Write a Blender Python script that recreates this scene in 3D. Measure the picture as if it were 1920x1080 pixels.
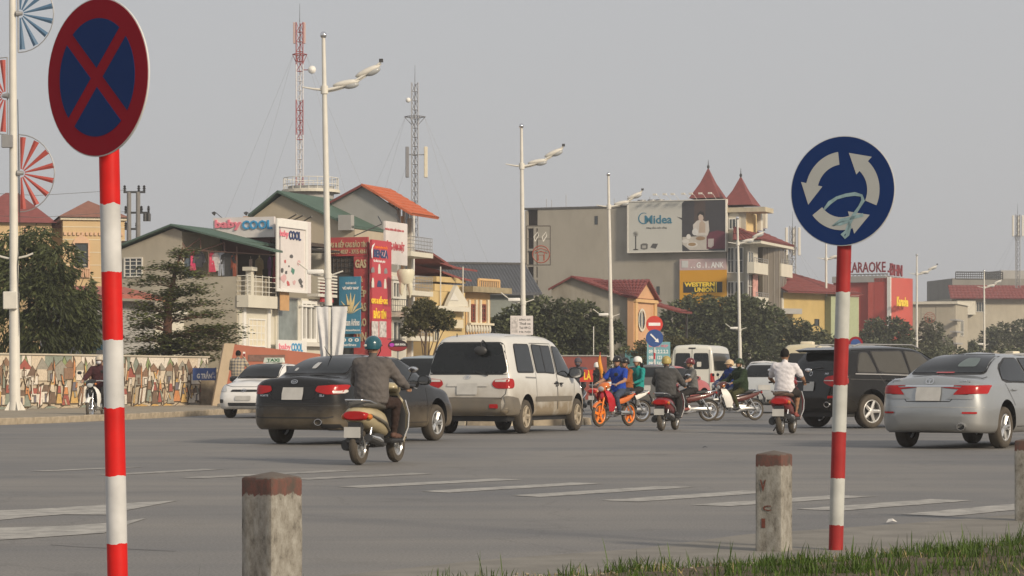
import bpy, bmesh, math, random
from mathutils import Vector, Matrix, noise
from mathutils.bvhtree import BVHTree
R = math.radians
PI = math.pi
for o in list(bpy.data.objects):
    bpy.data.objects.remove(o)
SC = bpy.context.scene
C = SC.collection
random.seed(7)

# ------------------------------------------------------------------ camera, sky, sun, exposure
F = 4800.0            # focal length in photo pixels (1920 wide)
HZ = 706.0            # photo row of the horizon
CAMH = 1.126
cam = bpy.data.cameras.new('camera')
cam.sensor_width = 36.0
cam.lens = 36.0 * F / 1920.0
cam.shift_y = (HZ - 540.0) / 1920.0
cam.clip_start = 0.3
cam.clip_end = 6000.0
camo = bpy.data.objects.new('camera', cam)
camo.location = (0, 0, CAMH)
camo.rotation_euler = (R(90), 0, 0)
C.objects.link(camo)
SC.camera = camo

SUN_H = Vector((0.69, -0.72, 0)).normalized()
SUN_EL = R(25)
sun = bpy.data.lights.new('sun', 'SUN')
sun.energy = 3.6
sun.angle = R(8)
sun.color = (1.0, 0.85, 0.66)
suno = bpy.data.objects.new('sun', sun)
sd = Vector((SUN_H.x * math.cos(SUN_EL), SUN_H.y * math.cos(SUN_EL), math.sin(SUN_EL)))
suno.rotation_euler = sd.to_track_quat('Z', 'Y').to_euler()
suno.location = (40, -20, 60)
C.objects.link(suno)

world = bpy.data.worlds.new('World')
SC.world = world
world.use_nodes = True
wn = world.node_tree
bgn = wn.nodes['Background']
sky = wn.nodes.new('ShaderNodeTexSky')
sky.sky_type = 'NISHITA'
sky.sun_disc = False
sky.sun_elevation = SUN_EL
sky.sun_rotation = math.atan2(SUN_H.x, SUN_H.y)
sky.air_density = 1.0
sky.dust_density = 6.0
vm = wn.nodes.new('ShaderNodeVectorMath'); vm.operation = 'SCALE'
vm.inputs['Scale'].default_value = 0.10
wn.links.new(sky.outputs[0], vm.inputs[0])
mixw = wn.nodes.new('ShaderNodeMix'); mixw.data_type = 'RGBA'
mixw.inputs['Factor'].default_value = 0.86          # thick white haze over the clear sky
mixw.inputs['B'].default_value = (0.565, 0.565, 0.575, 1)
wn.links.new(vm.outputs[0], mixw.inputs['A'])
wn.links.new(mixw.outputs['Result'], bgn.inputs['Color'])
bgn.inputs['Strength'].default_value = 1.0

HAZE = 0.0007
SC.view_settings.view_transform = 'Standard'
SC.view_settings.look = 'None'
SC.view_settings.exposure = 0.0
SC.view_settings.gamma = 1.0
SC.view_settings.use_curve_mapping = False
# ------------------------------------------------------------------ helpers
def gx(px, D): return (px - 960.0) * D / F
def gz(py, D): return CAMH + (HZ - py) * D / F
def at(px, py, D): return Vector((gx(px, D), D, gz(py, D)))
def gnd(px, py, z=0.0):
    D = (CAMH - z) * F / (py - HZ)
    return Vector((gx(px, D), D, z))

_m = {}
def M(name, col, rough=0.65, metal=0.0, var=0.10, scale=5.0, bump=0.0, bscale=60.0, spec=0.4, coat=0.0,
      streak=0.0, dust=None, stretch=None, isl=0.0, transl=0.0):
    """procedural paint: colour noise, optional vertical rain streaks, road dust up to a height, fine bump"""
    if name in _m: return _m[name]
    m = bpy.data.materials.new(name); m.use_nodes = True
    nt = m.node_tree; N = nt.nodes; L = nt.links
    b = N['Principled BSDF']
    b.inputs['Roughness'].default_value = rough
    b.inputs['Metallic'].default_value = metal
    b.inputs['Specular IOR Level'].default_value = spec
    if coat: b.inputs['Coat Weight'].default_value = coat; b.inputs['Coat Roughness'].default_value = 0.06
    tc = N.new('ShaderNodeTexCoord')
    nz = N.new('ShaderNodeTexNoise'); nz.inputs['Scale'].default_value = scale; nz.inputs['Detail'].default_value = 6
    src = tc.outputs['Object']
    if stretch:
        mp = N.new('ShaderNodeMapping'); mp.inputs['Scale'].default_value = stretch
        L.new(src, mp.inputs[0]); L.new(mp.outputs[0], nz.inputs['Vector'])
    else:
        L.new(src, nz.inputs['Vector'])
    mx = N.new('ShaderNodeMix'); mx.data_type = 'RGBA'
    lo = [max(0, c * (1 - var * 1.6)) for c in col]; hi = [min(1, c * (1 + var * 1.6)) for c in col]
    mx.inputs['A'].default_value = (*lo, 1); mx.inputs['B'].default_value = (*hi, 1)
    L.new(nz.outputs['Fac'], mx.inputs['Factor'])
    out = mx.outputs['Result']
    if isl:
        gi = N.new('ShaderNodeNewGeometry')
        mi = N.new('ShaderNodeHueSaturation')
        mr = N.new('ShaderNodeMapRange'); mr.inputs['To Min'].default_value = 1 - isl; mr.inputs['To Max'].default_value = 1 + isl
        L.new(gi.outputs['Random Per Island'], mr.inputs['Value']); L.new(mr.outputs[0], mi.inputs['Value'])
        L.new(out, mi.inputs['Color']); out = mi.outputs['Color']
    if streak:
        mp2 = N.new('ShaderNodeMapping'); mp2.inputs['Scale'].default_value = (1.0, 1.0, 0.38)
        n2 = N.new('ShaderNodeTexNoise'); n2.inputs['Scale'].default_value = 1.1; n2.inputs['Detail'].default_value = 9
        n2.inputs['Roughness'].default_value = 0.62; n2.inputs['Distortion'].default_value = 0.35
        L.new(tc.outputs['Object'], mp2.inputs[0]); L.new(mp2.outputs[0], n2.inputs['Vector'])
        rp = N.new('ShaderNodeValToRGB'); rp.color_ramp.elements[0].position = 0.46; rp.color_ramp.elements[1].position = 0.86
        L.new(n2.outputs['Fac'], rp.inputs[0])
        mf = N.new('ShaderNodeMath'); mf.operation = 'MULTIPLY'; mf.inputs[1].default_value = streak
        L.new(rp.outputs[0], mf.inputs[0])
        m2 = N.new('ShaderNodeMix'); m2.data_type = 'RGBA'
        m2.inputs['B'].default_value = (col[0] * .42, col[1] * .40, col[2] * .36, 1)
        L.new(mf.outputs[0], m2.inputs['Factor']); L.new(out, m2.inputs['A']); out = m2.outputs['Result']
    if dust:
        z0, z1, dc, amt = dust
        sx = N.new('ShaderNodeSeparateXYZ'); L.new(tc.outputs['Object'], sx.inputs[0])
        mr = N.new('ShaderNodeMapRange'); mr.inputs['From Min'].default_value = z0; mr.inputs['From Max'].default_value = z1
        mr.inputs['To Min'].default_value = 1; mr.inputs['To Max'].default_value = 0
        L.new(sx.outputs['Z'], mr.inputs['Value'])
        n3 = N.new('ShaderNodeTexNoise'); n3.inputs['Scale'].default_value = 3.0; n3.inputs['Detail'].default_value = 7
        L.new(tc.outputs['Object'], n3.inputs['Vector'])
        r3 = N.new('ShaderNodeMapRange'); r3.inputs['From Min'].default_value = .3; r3.inputs['From Max'].default_value = .7
        r3.inputs['To Min'].default_value = .45; r3.inputs['To Max'].default_value = 1.2
        L.new(n3.outputs['Fac'], r3.inputs['Value'])
        mm = N.new('ShaderNodeMath'); mm.operation = 'MULTIPLY'; L.new(mr.outputs[0], mm.inputs[0]); L.new(r3.outputs[0], mm.inputs[1])
        m4 = N.new('ShaderNodeMath'); m4.operation = 'MULTIPLY'; m4.inputs[1].default_value = amt; m4.use_clamp = True
        L.new(mm.outputs[0], m4.inputs[0])
        m3 = N.new('ShaderNodeMix'); m3.data_type = 'RGBA'; m3.inputs['B'].default_value = (*dc, 1)
        L.new(m4.outputs[0], m3.inputs['Factor']); L.new(out, m3.inputs['A']); out = m3.outputs['Result']
        rr = N.new('ShaderNodeMapRange'); rr.inputs['To Min'].default_value = rough; rr.inputs['To Max'].default_value = .8
        L.new(m4.outputs[0], rr.inputs['Value']); L.new(rr.outputs[0], b.inputs['Roughness'])
        if coat:
            rc = N.new('ShaderNodeMapRange'); rc.inputs['To Min'].default_value = coat; rc.inputs['To Max'].default_value = 0
            L.new(m4.outputs[0], rc.inputs['Value']); L.new(rc.outputs[0], b.inputs['Coat Weight'])
    L.new(out, b.inputs['Base Color'])
    if bump:
        bn = N.new('ShaderNodeTexNoise'); bn.inputs['Scale'].default_value = bscale; bn.inputs['Detail'].default_value = 5
        L.new(tc.outputs['Object'], bn.inputs['Vector'])
        bp = N.new('ShaderNodeBump'); bp.inputs['Strength'].default_value = bump; bp.inputs['Distance'].default_value = 0.02
        L.new(bn.outputs['Fac'], bp.inputs['Height']); L.new(bp.outputs[0], b.inputs['Normal'])
    if transl:
        tr = N.new('ShaderNodeBsdfTranslucent'); L.new(out, tr.inputs['Color'])
        ms = N.new('ShaderNodeMixShader'); ms.inputs[0].default_value = transl
        L.new(b.outputs[0], ms.inputs[1]); L.new(tr.outputs[0], ms.inputs[2])
        L.new(ms.outputs[0], N['Material Output'].inputs['Surface'])
    _m[name] = m
    return m

def tag(o, label=None, cat=None, group=None, kind=None):
    if label: o['label'] = label
    if cat: o['category'] = cat
    if group: o['group'] = group
    if kind: o['kind'] = kind
    return o

def thing(name, label, cat, loc=(0, 0, 0), rz=0.0, group=None, rx=0.0, ry=0.0):
    o = bpy.data.objects.new(name, None); o.empty_display_size = 0.3
    o.location = loc; o.rotation_euler = (rx, ry, rz); C.objects.link(o)
    return tag(o, label, cat, group)

class MB:
    def __init__(s): s.v = []; s.f = []; s.m = []
    def add(s, vs, fs, mi=0):
        b = len(s.v); s.v += [tuple(v) for v in vs]
        for f in fs: s.f.append(tuple(i + b for i in f)); s.m.append(mi)
        return s
    def box(s, x0, y0, z0, x1, y1, z1, mi=0):
        x0, x1 = min(x0, x1), max(x0, x1); y0, y1 = min(y0, y1), max(y0, y1); z0, z1 = min(z0, z1), max(z0, z1)
        vs = [(x0, y0, z0), (x1, y0, z0), (x1, y1, z0), (x0, y1, z0), (x0, y0, z1), (x1, y0, z1), (x1, y1, z1), (x0, y1, z1)]
        return s.add(vs, [(3, 2, 1, 0), (4, 5, 6, 7), (0, 1, 5, 4), (1, 2, 6, 5), (2, 3, 7, 6), (3, 0, 4, 7)], mi)
    def rbox(s, x0, y0, z0, x1, y1, z1, b=0.02, seg=2, mi=0):
        bm = bmesh.new(); bmesh.ops.create_cube(bm, size=1)
        for v in bm.verts:
            v.co = Vector(((x0 + x1) / 2 + v.co.x * (x1 - x0), (y0 + y1) / 2 + v.co.y * (y1 - y0), (z0 + z1) / 2 + v.co.z * (z1 - z0)))
        bmesh.ops.bevel(bm, geom=bm.edges[:], offset=b, segments=seg, profile=0.5, affect='EDGES')
        s.frombm(bm, mi); bm.free(); return s
    def frombm(s, bm, mi=0):
        bm.verts.index_update()
        s.add([v.co.copy() for v in bm.verts], [[v.index for v in f.verts] for f in bm.faces], mi)
    def tube(s, a, b, r0, r1=None, n=8, mi=0, cap=True):
        a = Vector(a); b = Vector(b); r1 = r0 if r1 is None else r1
        d = (b - a)
        if d.length < 1e-7: return s
        q = d.to_track_quat('Z', 'Y'); vs = []
        for (c, r) in ((a, r0), (b, r1)):
            for i in range(n):
                t = 2 * PI * i / n
                vs.append(c + q @ Vector((r * math.cos(t), r * math.sin(t), 0)))
        fs = [(i, (i + 1) % n, n + (i + 1) % n, n + i) for i in range(n)]
        if cap: fs += [tuple(range(n - 1, -1, -1)), tuple(range(n, 2 * n))]
        return s.add(vs, fs, mi)
    def path(s, pts, r, n=6, mi=0):
        pts = [Vector(p) for p in pts]; k = len(pts)
        rs = r if isinstance(r, (list, tuple)) else [r] * k
        vs = []; fs = []
        up = None
        for i, p in enumerate(pts):
            d = (pts[min(i + 1, k - 1)] - pts[max(i - 1, 0)]).normalized()
            if up is None:
                up = d.orthogonal().normalized()
            up = (up - d * up.dot(d))
            up = up.normalized() if up.length > 1e-6 else d.orthogonal().normalized()
            sd_ = d.cross(up)
            for j in range(n):
                t = 2 * PI * j / n
                vs.append(p + (up * math.cos(t) + sd_ * math.sin(t)) * rs[i])
        for i in range(k - 1):
            for j in range(n):
                fs.append((i * n + j, i * n + (j + 1) % n, (i + 1) * n + (j + 1) % n, (i + 1) * n + j))
        fs += [tuple(range(n - 1, -1, -1)), tuple(range((k - 1) * n, k * n))]
        return s.add(vs, fs, mi)
    def lathe(s, prof, n=24, mat=None, mi=0, a0=0.0, a1=2 * PI):
        full = abs(a1 - a0 - 2 * PI) < 1e-6
        m = n if full else n + 1
        vs = []; fs = []
        for (r, z) in prof:
            for i in range(m):
                t = a0 + (a1 - a0) * i / n
                p = Vector((r * math.cos(t), r * math.sin(t), z)); vs.append(mat @ p if mat else p)
        for k in range(len(prof) - 1):
            for i in range(n):
                j = (i + 1) % m
                fs.append((k * m + i, k * m + j, (k + 1) * m + j, (k + 1) * m + i))
        return s.add(vs, fs, mi)
    def ell(s, c, r, nu=12, nv=8, mi=0, mat=None):
        c = Vector(c); prof = []
        vs = []; fs = []
        for k in range(nv + 1):
            ph = -PI / 2 + PI * k / nv
            for i in range(nu):
                t = 2 * PI * i / nu
                p = Vector((r[0] * math.cos(ph) * math.cos(t), r[1] * math.cos(ph) * math.sin(t), r[2] * math.sin(ph)))
                vs.append(c + (mat @ p if mat else p))
        for k in range(nv):
            for i in range(nu):
                fs.append((k * nu + i, k * nu + (i + 1) % nu, (k + 1) * nu + (i + 1) % nu, (k + 1) * nu + i))
        return s.add(vs, fs, mi)
    def prism(s, poly, axis, d0, d1, mi=0):
        n = len(poly)
        def P(a, b, d): return {'x': (d, a, b), 'y': (a, d, b), 'z': (a, b, d)}[axis]
        vs = [P(a, b, d0) for a, b in poly] + [P(a, b, d1) for a, b in poly]
        fs = [tuple(range(n - 1, -1, -1)), tuple(range(n, 2 * n))] + [(i, (i + 1) % n, n + (i + 1) % n, n + i) for i in range(n)]
        return s.add(vs, fs, mi)
    def loft(s, rings, mi=0, closed=True, caps=True):
        n = len(rings[0]); vs = []; fs = []
        for r in rings: vs += list(r)
        for k in range(len(rings) - 1):
            for i in range(n if closed else n - 1):
                j = (i + 1) % n
                fs.append((k * n + i, k * n + j, (k + 1) * n + j, (k + 1) * n + i))
        if caps and closed: fs += [tuple(range(n - 1, -1, -1)), tuple(range((len(rings) - 1) * n, len(rings) * n))]
        return s.add(vs, fs, mi)
    def eloft(s, st, n=14, mi=0, p=2.0):
        """super-ellipse rings: st = list of (y, zc, half_width, half_height [, xc])"""
        rings = []
        for t in st:
            y, zc, a, b = t[:4]; xc = t[4] if len(t) > 4 else 0
            ring = []
            for i in range(n):
                th = 2 * PI * i / n
                cx, sx = math.cos(th), math.sin(th)
                ring.append((xc + a * math.copysign(abs(cx) ** (2 / p), cx), y, zc + b * math.copysign(abs(sx) ** (2 / p), sx)))
            rings.append(ring)
        return s.loft(rings, mi)
    def quad(s, a, b, c, d, mi=0): return s.add([a, b, c, d], [(0, 1, 2, 3)], mi)
    def mesh(s, name, mats, smooth=None):
        me = bpy.data.meshes.new(name); me.from_pydata(s.v, [], s.f)
        for m in (mats if isinstance(mats, (list, tuple)) else [mats]): me.materials.append(m)
        if any(s.m): me.polygons.foreach_set('material_index', s.m)
        if smooth is not None:
            me.polygons.foreach_set('use_smooth', [True] * len(me.polygons))
            me.set_sharp_from_angle(angle=R(smooth))
        me.update()
        return me
    def build(s, name, mats, parent=None, smooth=None, loc=None, rot=None):
        return put(name, s.mesh(name, mats, smooth), parent, loc, rot)

def put(name, me, parent=None, loc=None, rot=None):
    o = bpy.data.objects.new(name, me); C.objects.link(o)
    if parent is not None: o.parent = parent
    if loc is not None: o.location = loc
    if rot is not None: o.rotation_euler = rot
    return o

def copy_tree(o, parent=None):
    c = o.copy(); C.objects.link(c)
    if parent is not None: c.parent = parent
    for ch in o.children: copy_tree(ch, c)
    return c

def evalmesh(o, name):
    bpy.context.view_layer.update()
    dg = bpy.context.evaluated_depsgraph_get()
    me = bpy.data.meshes.new_from_object(o.evaluated_get(dg)); me.name = name
    return me

_tc = {}
def textdata(body, bold=0.0, ext=0.02):
    k = (body, bold)
    if k not in _tc:
        cu = bpy.data.curves.new('t', 'FONT'); cu.body = body; cu.offset = bold; cu.resolution_u = 2
        o = bpy.data.objects.new('t', cu); C.objects.link(o)
        me = evalmesh(o, 't')
        vs = [v.co.copy() for v in me.vertices]; fs = [list(p.vertices) for p in me.polygons]
        bpy.data.objects.remove(o); bpy.data.meshes.remove(me); bpy.data.curves.remove(cu)
        x0 = min(v.x for v in vs); x1 = max(v.x for v in vs); y0 = min(v.y for v in vs); y1 = max(v.y for v in vs)
        _tc[k] = ([((v.x - x0) / (x1 - x0), (v.y - y0) / (y1 - y0)) for v in vs], fs)
    return _tc[k]

def lettering(parent, body, fn, mat, name='lettering', bold=0.012, thick=0.012):
    """flat raised letters; fn(u, v, t) maps unit square and height to a local point"""
    uv, fs = textdata(body, bold)
    mb = MB(); n = len(uv)
    vs = [fn(u, v, thick) for u, v in uv]
    mb.add(vs, fs)
    # side walls of the letters
    ec = {}
    for f in fs:
        for i in range(len(f)):
            e = (f[i], f[(i + 1) % len(f)]); ec[tuple(sorted(e))] = ec.get(tuple(sorted(e)), 0) + 1
    base = len(mb.v); mb.v += [tuple(fn(u, v, 0.0)) for u, v in uv]
    for (a, b), c in ec.items():
        if c == 1: mb.f.append((a, b, base + b, base + a)); mb.m.append(0)
    return mb.build(name, mat, parent)

def roundpoly(pts, rad, k=4, closed=True):
    n = len(pts); out = []
    rad = rad if isinstance(rad, (list, tuple)) else [rad] * n
    for i in range(n):
        p = Vector(pts[i])
        if not closed and i in (0, n - 1): out.append(tuple(p)); continue
        a = Vector(pts[i - 1]); b = Vector(pts[(i + 1) % n])
        la, lb = (a - p).length, (b - p).length
        r = min(rad[i], .48 * la, .48 * lb)
        if r < 1e-5: out.append(tuple(p)); continue
        s_ = p + (a - p) * (r / la); e_ = p + (b - p) * (r / lb)
        for j in range(k + 1):
            t = j / k
            out.append(tuple(s_ * (1 - t) ** 2 + p * 2 * t * (1 - t) + e_ * t ** 2))
    return out

# ------------------------------------------------------------------ common materials
m_white = M('white_paint', (.74, .73, .69), .5, var=.05)
m_cream = M('cream_paint', (.66, .60, .46), .6, var=.06)
m_black = M('black_plastic', (.022, .022, .023), .5)
m_rubber = M('tyre_rubber', (.035, .033, .030), .85, var=.2, dust=(-2, 6, (.16, .125, .085), .42))
m_chrome = M('chrome', (.75, .75, .75), .12, 1.0, var=.02)
m_alu = M('alloy', (.62, .62, .61), .32, .85, var=.05)
m_dkmetal = M('dark_metal', (.06, .06, .06), .5, .4)
m_grmetal = M('grey_metal', (.28, .28, .28), .5, .3)
m_glass = M('dark_glass', (.010, .012, .013), .05, 0, spec=.4, var=.15)
m_glassw = M('window_glass', (.05, .06, .065), .12, 0, spec=.6, var=.3, scale=1.5)
m_red = M('lamp_red', (.36, .012, .012), .22, spec=.35, var=.05)
m_plate = M('number_plate', (.50, .49, .46), .5, var=.15)
m_orange = M('orange_paint', (.80, .20, .02), .4, var=.05)
m_dirt = (.23, .185, .125)
# ------------------------------------------------------------------ ground, road, markings
def nodes_mat(name):
    m = bpy.data.materials.new(name); m.use_nodes = True
    return m, m.node_tree.nodes, m.node_tree.links, m.node_tree.nodes['Principled BSDF']

def asphalt():
    m, N, L, b = nodes_mat('asphalt')
    tc = N.new('ShaderNodeTexCoord')
    n1 = N.new('ShaderNodeTexNoise'); n1.inputs['Scale'].default_value = .22; n1.inputs['Detail'].default_value = 5; n1.inputs['Distortion'].default_value = .6
    mp = N.new('ShaderNodeMapping'); mp.inputs['Rotation'].default_value = (0, 0, R(-62)); mp.inputs['Scale'].default_value = (.10, 1.1, 1)
    n2 = N.new('ShaderNodeTexNoise'); n2.inputs['Scale'].default_value = .9; n2.inputs['Detail'].default_value = 6
    n3 = N.new('ShaderNodeTexNoise'); n3.inputs['Scale'].default_value = 55; n3.inputs['Detail'].default_value = 3
    L.new(tc.outputs['Object'], n1.inputs['Vector']); L.new(tc.outputs['Object'], mp.inputs[0]); L.new(mp.outputs[0], n2.inputs['Vector'])
    L.new(tc.outputs['Object'], n3.inputs['Vector'])
    a1 = N.new('ShaderNodeMath'); a1.operation = 'MULTIPLY_ADD'; a1.inputs[1].default_value = .55; L.new(n1.outputs['Fac'], a1.inputs[0])
    a2 = N.new('ShaderNodeMath'); a2.operation = 'MULTIPLY'; a2.inputs[1].default_value = .45; L.new(n2.outputs['Fac'], a2.inputs[0]); L.new(a2.outputs[0], a1.inputs[2])
    rp = N.new('ShaderNodeValToRGB'); e = rp.color_ramp.elements
    e[0].position = .36; e[0].color = (.140, .140, .142, 1); e[1].position = .66; e[1].color = (.228, .214, .194, 1)
    L.new(a1.outputs[0], rp.inputs[0])
    hs = N.new('ShaderNodeHueSaturation'); mr = N.new('ShaderNodeMapRange'); mr.inputs['From Min'].default_value = .3; mr.inputs['From Max'].default_value = .7
    mr.inputs['To Min'].default_value = .72; mr.inputs['To Max'].default_value = 1.25
    L.new(n3.outputs['Fac'], mr.inputs['Value']); L.new(mr.outputs[0], hs.inputs['Value']); L.new(rp.outputs[0], hs.inputs['Color'])
    vo = N.new('ShaderNodeTexVoronoi'); vo.feature = 'DISTANCE_TO_EDGE'; vo.inputs['Scale'].default_value = .33
    nd = N.new('ShaderNodeTexNoise'); nd.inputs['Scale'].default_value = 1.4; nd.inputs['Detail'].default_value = 6
    L.new(tc.outputs['Object'], nd.inputs['Vector']); va = N.new('ShaderNodeMixRGB'); va.blend_type = 'ADD'; va.inputs[0].default_value = .9
    L.new(tc.outputs['Object'], va.inputs[1]); L.new(nd.outputs['Color'], va.inputs[2]); L.new(va.outputs[0], vo.inputs['Vector'])
    cr = N.new('ShaderNodeMapRange'); cr.inputs['From Min'].default_value = .0; cr.inputs['From Max'].default_value = .012; cr.inputs['To Min'].default_value = .86; cr.inputs['To Max'].default_value = 1
    L.new(vo.outputs['Distance'], cr.inputs['Value'])
    n4 = N.new('ShaderNodeTexNoise'); n4.inputs['Scale'].default_value = .75; n4.inputs['Detail'].default_value = 8; n4.inputs['Roughness'].default_value = .65; L.new(tc.outputs['Object'], n4.inputs['Vector'])
    oi = N.new('ShaderNodeMapRange'); oi.inputs['From Min'].default_value = .30; oi.inputs['From Max'].default_value = .42; oi.inputs['To Min'].default_value = .84; oi.inputs['To Max'].default_value = 1
    L.new(n4.outputs['Fac'], oi.inputs['Value']); mu = N.new('ShaderNodeMath'); mu.operation = 'MULTIPLY'; L.new(cr.outputs[0], mu.inputs[0]); L.new(oi.outputs[0], mu.inputs[1])
    h2 = N.new('ShaderNodeHueSaturation'); L.new(mu.outputs[0], h2.inputs['Value']); L.new(hs.outputs[0], h2.inputs['Color'])
    L.new(h2.outputs[0], b.inputs['Base Color'])
    b.inputs['Roughness'].default_value = .72; b.inputs['Specular IOR Level'].default_value = .35
    bp = N.new('ShaderNodeBump'); bp.inputs['Strength'].default_value = .25; bp.inputs['Distance'].default_value = .006
    L.new(n3.outputs['Fac'], bp.inputs['Height']); L.new(bp.outputs[0], b.inputs['Normal'])
    return m
m_asphalt = asphalt()
mb = MB(); mb.quad((-450, -60, 0), (450, -60, 0), (450, 1200, 0), (-450, 1200, 0))
tag(mb.build('road', m_asphalt), kind='structure')

def roadpaint(name, amt):
    m, N, L, b = nodes_mat(name)
    tc = N.new('ShaderNodeTexCoord'); n = N.new('ShaderNodeTexNoise'); n.inputs['Scale'].default_value = 5; n.inputs['Detail'].default_value = 9; n.inputs['Roughness'].default_value = .7
    L.new(tc.outputs['Object'], n.inputs['Vector'])
    rp = N.new('ShaderNodeValToRGB'); e = rp.color_ramp.elements
    e[0].position = amt; e[0].color = (.20, .19, .175, 1); e[1].position = amt + .24; e[1].color = (.40, .385, .35, 1)
    L.new(n.outputs['Fac'], rp.inputs[0]); L.new(rp.outputs[0], b.inputs['Base Color']); b.inputs['Roughness'].default_value = .7
    return m
m_rp = roadpaint('road_paint', .34); m_rpf = roadpaint('faded_road_paint', .41)
stripes = [((655, 914), (950, 899), .40, 0), ((812, 923), (1103, 906), .42, 0), ((987, 931), (1266, 913), .42, 0),
           ((1160, 940), (1425, 922), .44, 0), ((1336, 948), (1605, 930), .42, 0), ((1530, 957), (1782, 938), .44, 0),
           ((1730, 967), (1985, 943), .46, 0), ((560, 899), (797, 888), .38, 1), ((350, 897), (655, 882), .36, 1),
           ((72, 884), (250, 876), .3, 1), ((200, 891), (400, 880), .3, 1), ((1925, 980), (2150, 955), .46, 0)]
root = tag(bpy.data.objects.new('crossing_stripes', None), kind='structure'); C.objects.link(root)
for i, (a, b, w, fd) in enumerate(stripes):
    A = gnd(*a); B = gnd(*b); d = (B - A).normalized(); n = Vector((-d.y, d.x, 0)) * w / 2
    mb = MB(); k = 14; vs = []
    rnd = random.Random(i)
    for j in range(k + 1):
        p = A.lerp(B, j / k)
        for sgn in (1, -1):
            q = p + n * sgn * (1 + rnd.uniform(-.10, .06)) + d * (rnd.uniform(-.06, .06) if j in (0, k) else 0)
            vs.append((q.x, q.y, .004))
    mb.add(vs, [(2 * j, 2 * j + 1, 2 * j + 3, 2 * j + 2) for j in range(k)])
    mb.build('painted_stripe', m_rpf if fd else m_rp, root)
root = tag(bpy.data.objects.new('lane_arrows', None), kind='structure'); C.objects.link(root)
for poly in ([(-30, 959), (70, 955), (200, 947), (240, 944), (334, 939), (240, 957), (200, 966), (120, 965), (55, 970), (-30, 979)],
             [(-30, 991), (125, 987), (195, 982), (240, 977), (275, 972), (240, 984), (195, 1000), (50, 1010), (-30, 1015)]):
    mb = MB(); ps = [gnd(*p) for p in poly]; h = len(ps)
    mb.add([(p.x, p.y, .004) for p in ps], [tuple(range(h))]); mb.build('painted_arrow', m_rp, root)
# dark seam left by an old repair
m_seam = M('tar_seam', (.05, .048, .046), .7)
for pl, w in (([(95, 1022), (150, 1026), (240, 1030), (330, 1034)], .022), ([(1100, 860), (1180, 858)], .0), ([(1060, 856), (1290, 851), (1420, 846)], .04)):
    if not w: continue
    mb = MB(); vs = []
    for j, p in enumerate(pl):
        g = gnd(*p); vs += [(g.x, g.y - w / 2, .003), (g.x, g.y + w / 2 * random.uniform(.3, 1.4), .003)]
    mb.add(vs, [(2 * j, 2 * j + 2, 2 * j + 3, 2 * j + 1) for j in range(len(pl) - 1)])
    tag(mb.build('tar_seam', m_seam), kind='structure')

# ------------------------------------------------------------------ near pavement and grass verge
edge = [(760, 1110), (900, 1098), (1200, 1076), (1500, 1062), (1760, 1046), (1920, 1028), (2060, 1008), (2300, 980)]
E = [gnd(*p) for p in edge]
m_pave = M('worn_concrete', (.205, .192, .168), .85, var=.30, scale=2.2, bump=.3, bscale=30)
mb = MB(); vs = []
out = [(600, 1085), (900, 1052), (1200, 1030), (1400, 1003), (1700, 983), (1900, 966), (2080, 946), (2400, 915)]
for (q, e) in zip(out, E):
    g = gnd(*q); vs += [(g.x, g.y, .006), (e.x, e.y - .3, .012)]
mb.add(vs, [(2 * j, 2 * j + 1, 2 * j + 3, 2 * j + 2) for j in range(len(E) - 1)])
tag(mb.build('pavement', m_pave), kind='structure')

def edge_y(x):
    for a, b in zip(E, E[1:]):
        if a.x <= x <= b.x: return a.y + (b.y - a.y) * (x - a.x) / (b.x - a.x)
    return E[0].y if x < E[0].x else E[-1].y
def soil_z(x, y):
    d = edge_y(x) - y
    if d <= 0: return 0.0
    r = max(0, min(1, (x - 1.2) / 2.0))
    return min(d / .5, 1) * (.03 + .035 * r) + .025 * noise.noise(Vector((x * 3, y * 3, 0))) * min(1, d * 4) - .0
m_soil = M('bare_soil', (.105, .082, .055), .95, var=.35, scale=9, bump=.8, bscale=35)
mb = MB(); nx, ny = 90, 26; vs = []
for i in range(nx + 1):
    x = -0.9 + 6.6 * i / nx; ey = edge_y(x)
    for j in range(ny + 1):
        y = ey - 7.0 * (j / ny) ** 1.5
        vs.append((x, y, soil_z(x, y) + .014 if j else .003))
mb.add(vs, [(i * (ny + 1) + j, i * (ny + 1) + j + 1, (i + 1) * (ny + 1) + j + 1, (i + 1) * (ny + 1) + j) for i in range(nx) for j in range(ny)])
tag(mb.build('verge_soil', m_soil, smooth=60), kind='structure')

m_grass = M('grass_blade', (.070, .118, .020), .6, var=.3, scale=2.5, isl=.45, transl=.3, spec=.3)
mb = MB(); rg = random.Random(3)
def blade(x, y, z, h, w, lean, ang):
    dx, dy = math.cos(ang), math.sin(ang); px_, py_ = -dy * w, dx * w
    vs = []
    for t in (0, .45, .8):
        o = lean * t * t; ww = 1 - t * .6
        vs += [(x + dx * o + px_ * ww, y + dy * o + py_ * ww, z + h * t), (x + dx * o - px_ * ww, y + dy * o - py_ * ww, z + h * t)]
    vs.append((x + dx * lean, y + dy * lean, z + h))
    mb.add(vs, [(0, 1, 3, 2), (2, 3, 5, 4), (4, 5, 6)])
tufts = []
for _ in range(2100):
    x = rg.uniform(-0.5, 4.9); ey = edge_y(x)
    y = ey + .12 - 3.6 * rg.random() ** 1.5
    dens = noise.noise(Vector((x * 1.6, y * 1.6, 5)))
    if dens < -.12 and rg.random() < .8: continue
    if x < .55 and rg.random() < .7: continue
    tufts.append((x, y, rg.uniform(.55, 1.15) * (1.0 + .5 * dens)))
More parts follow.
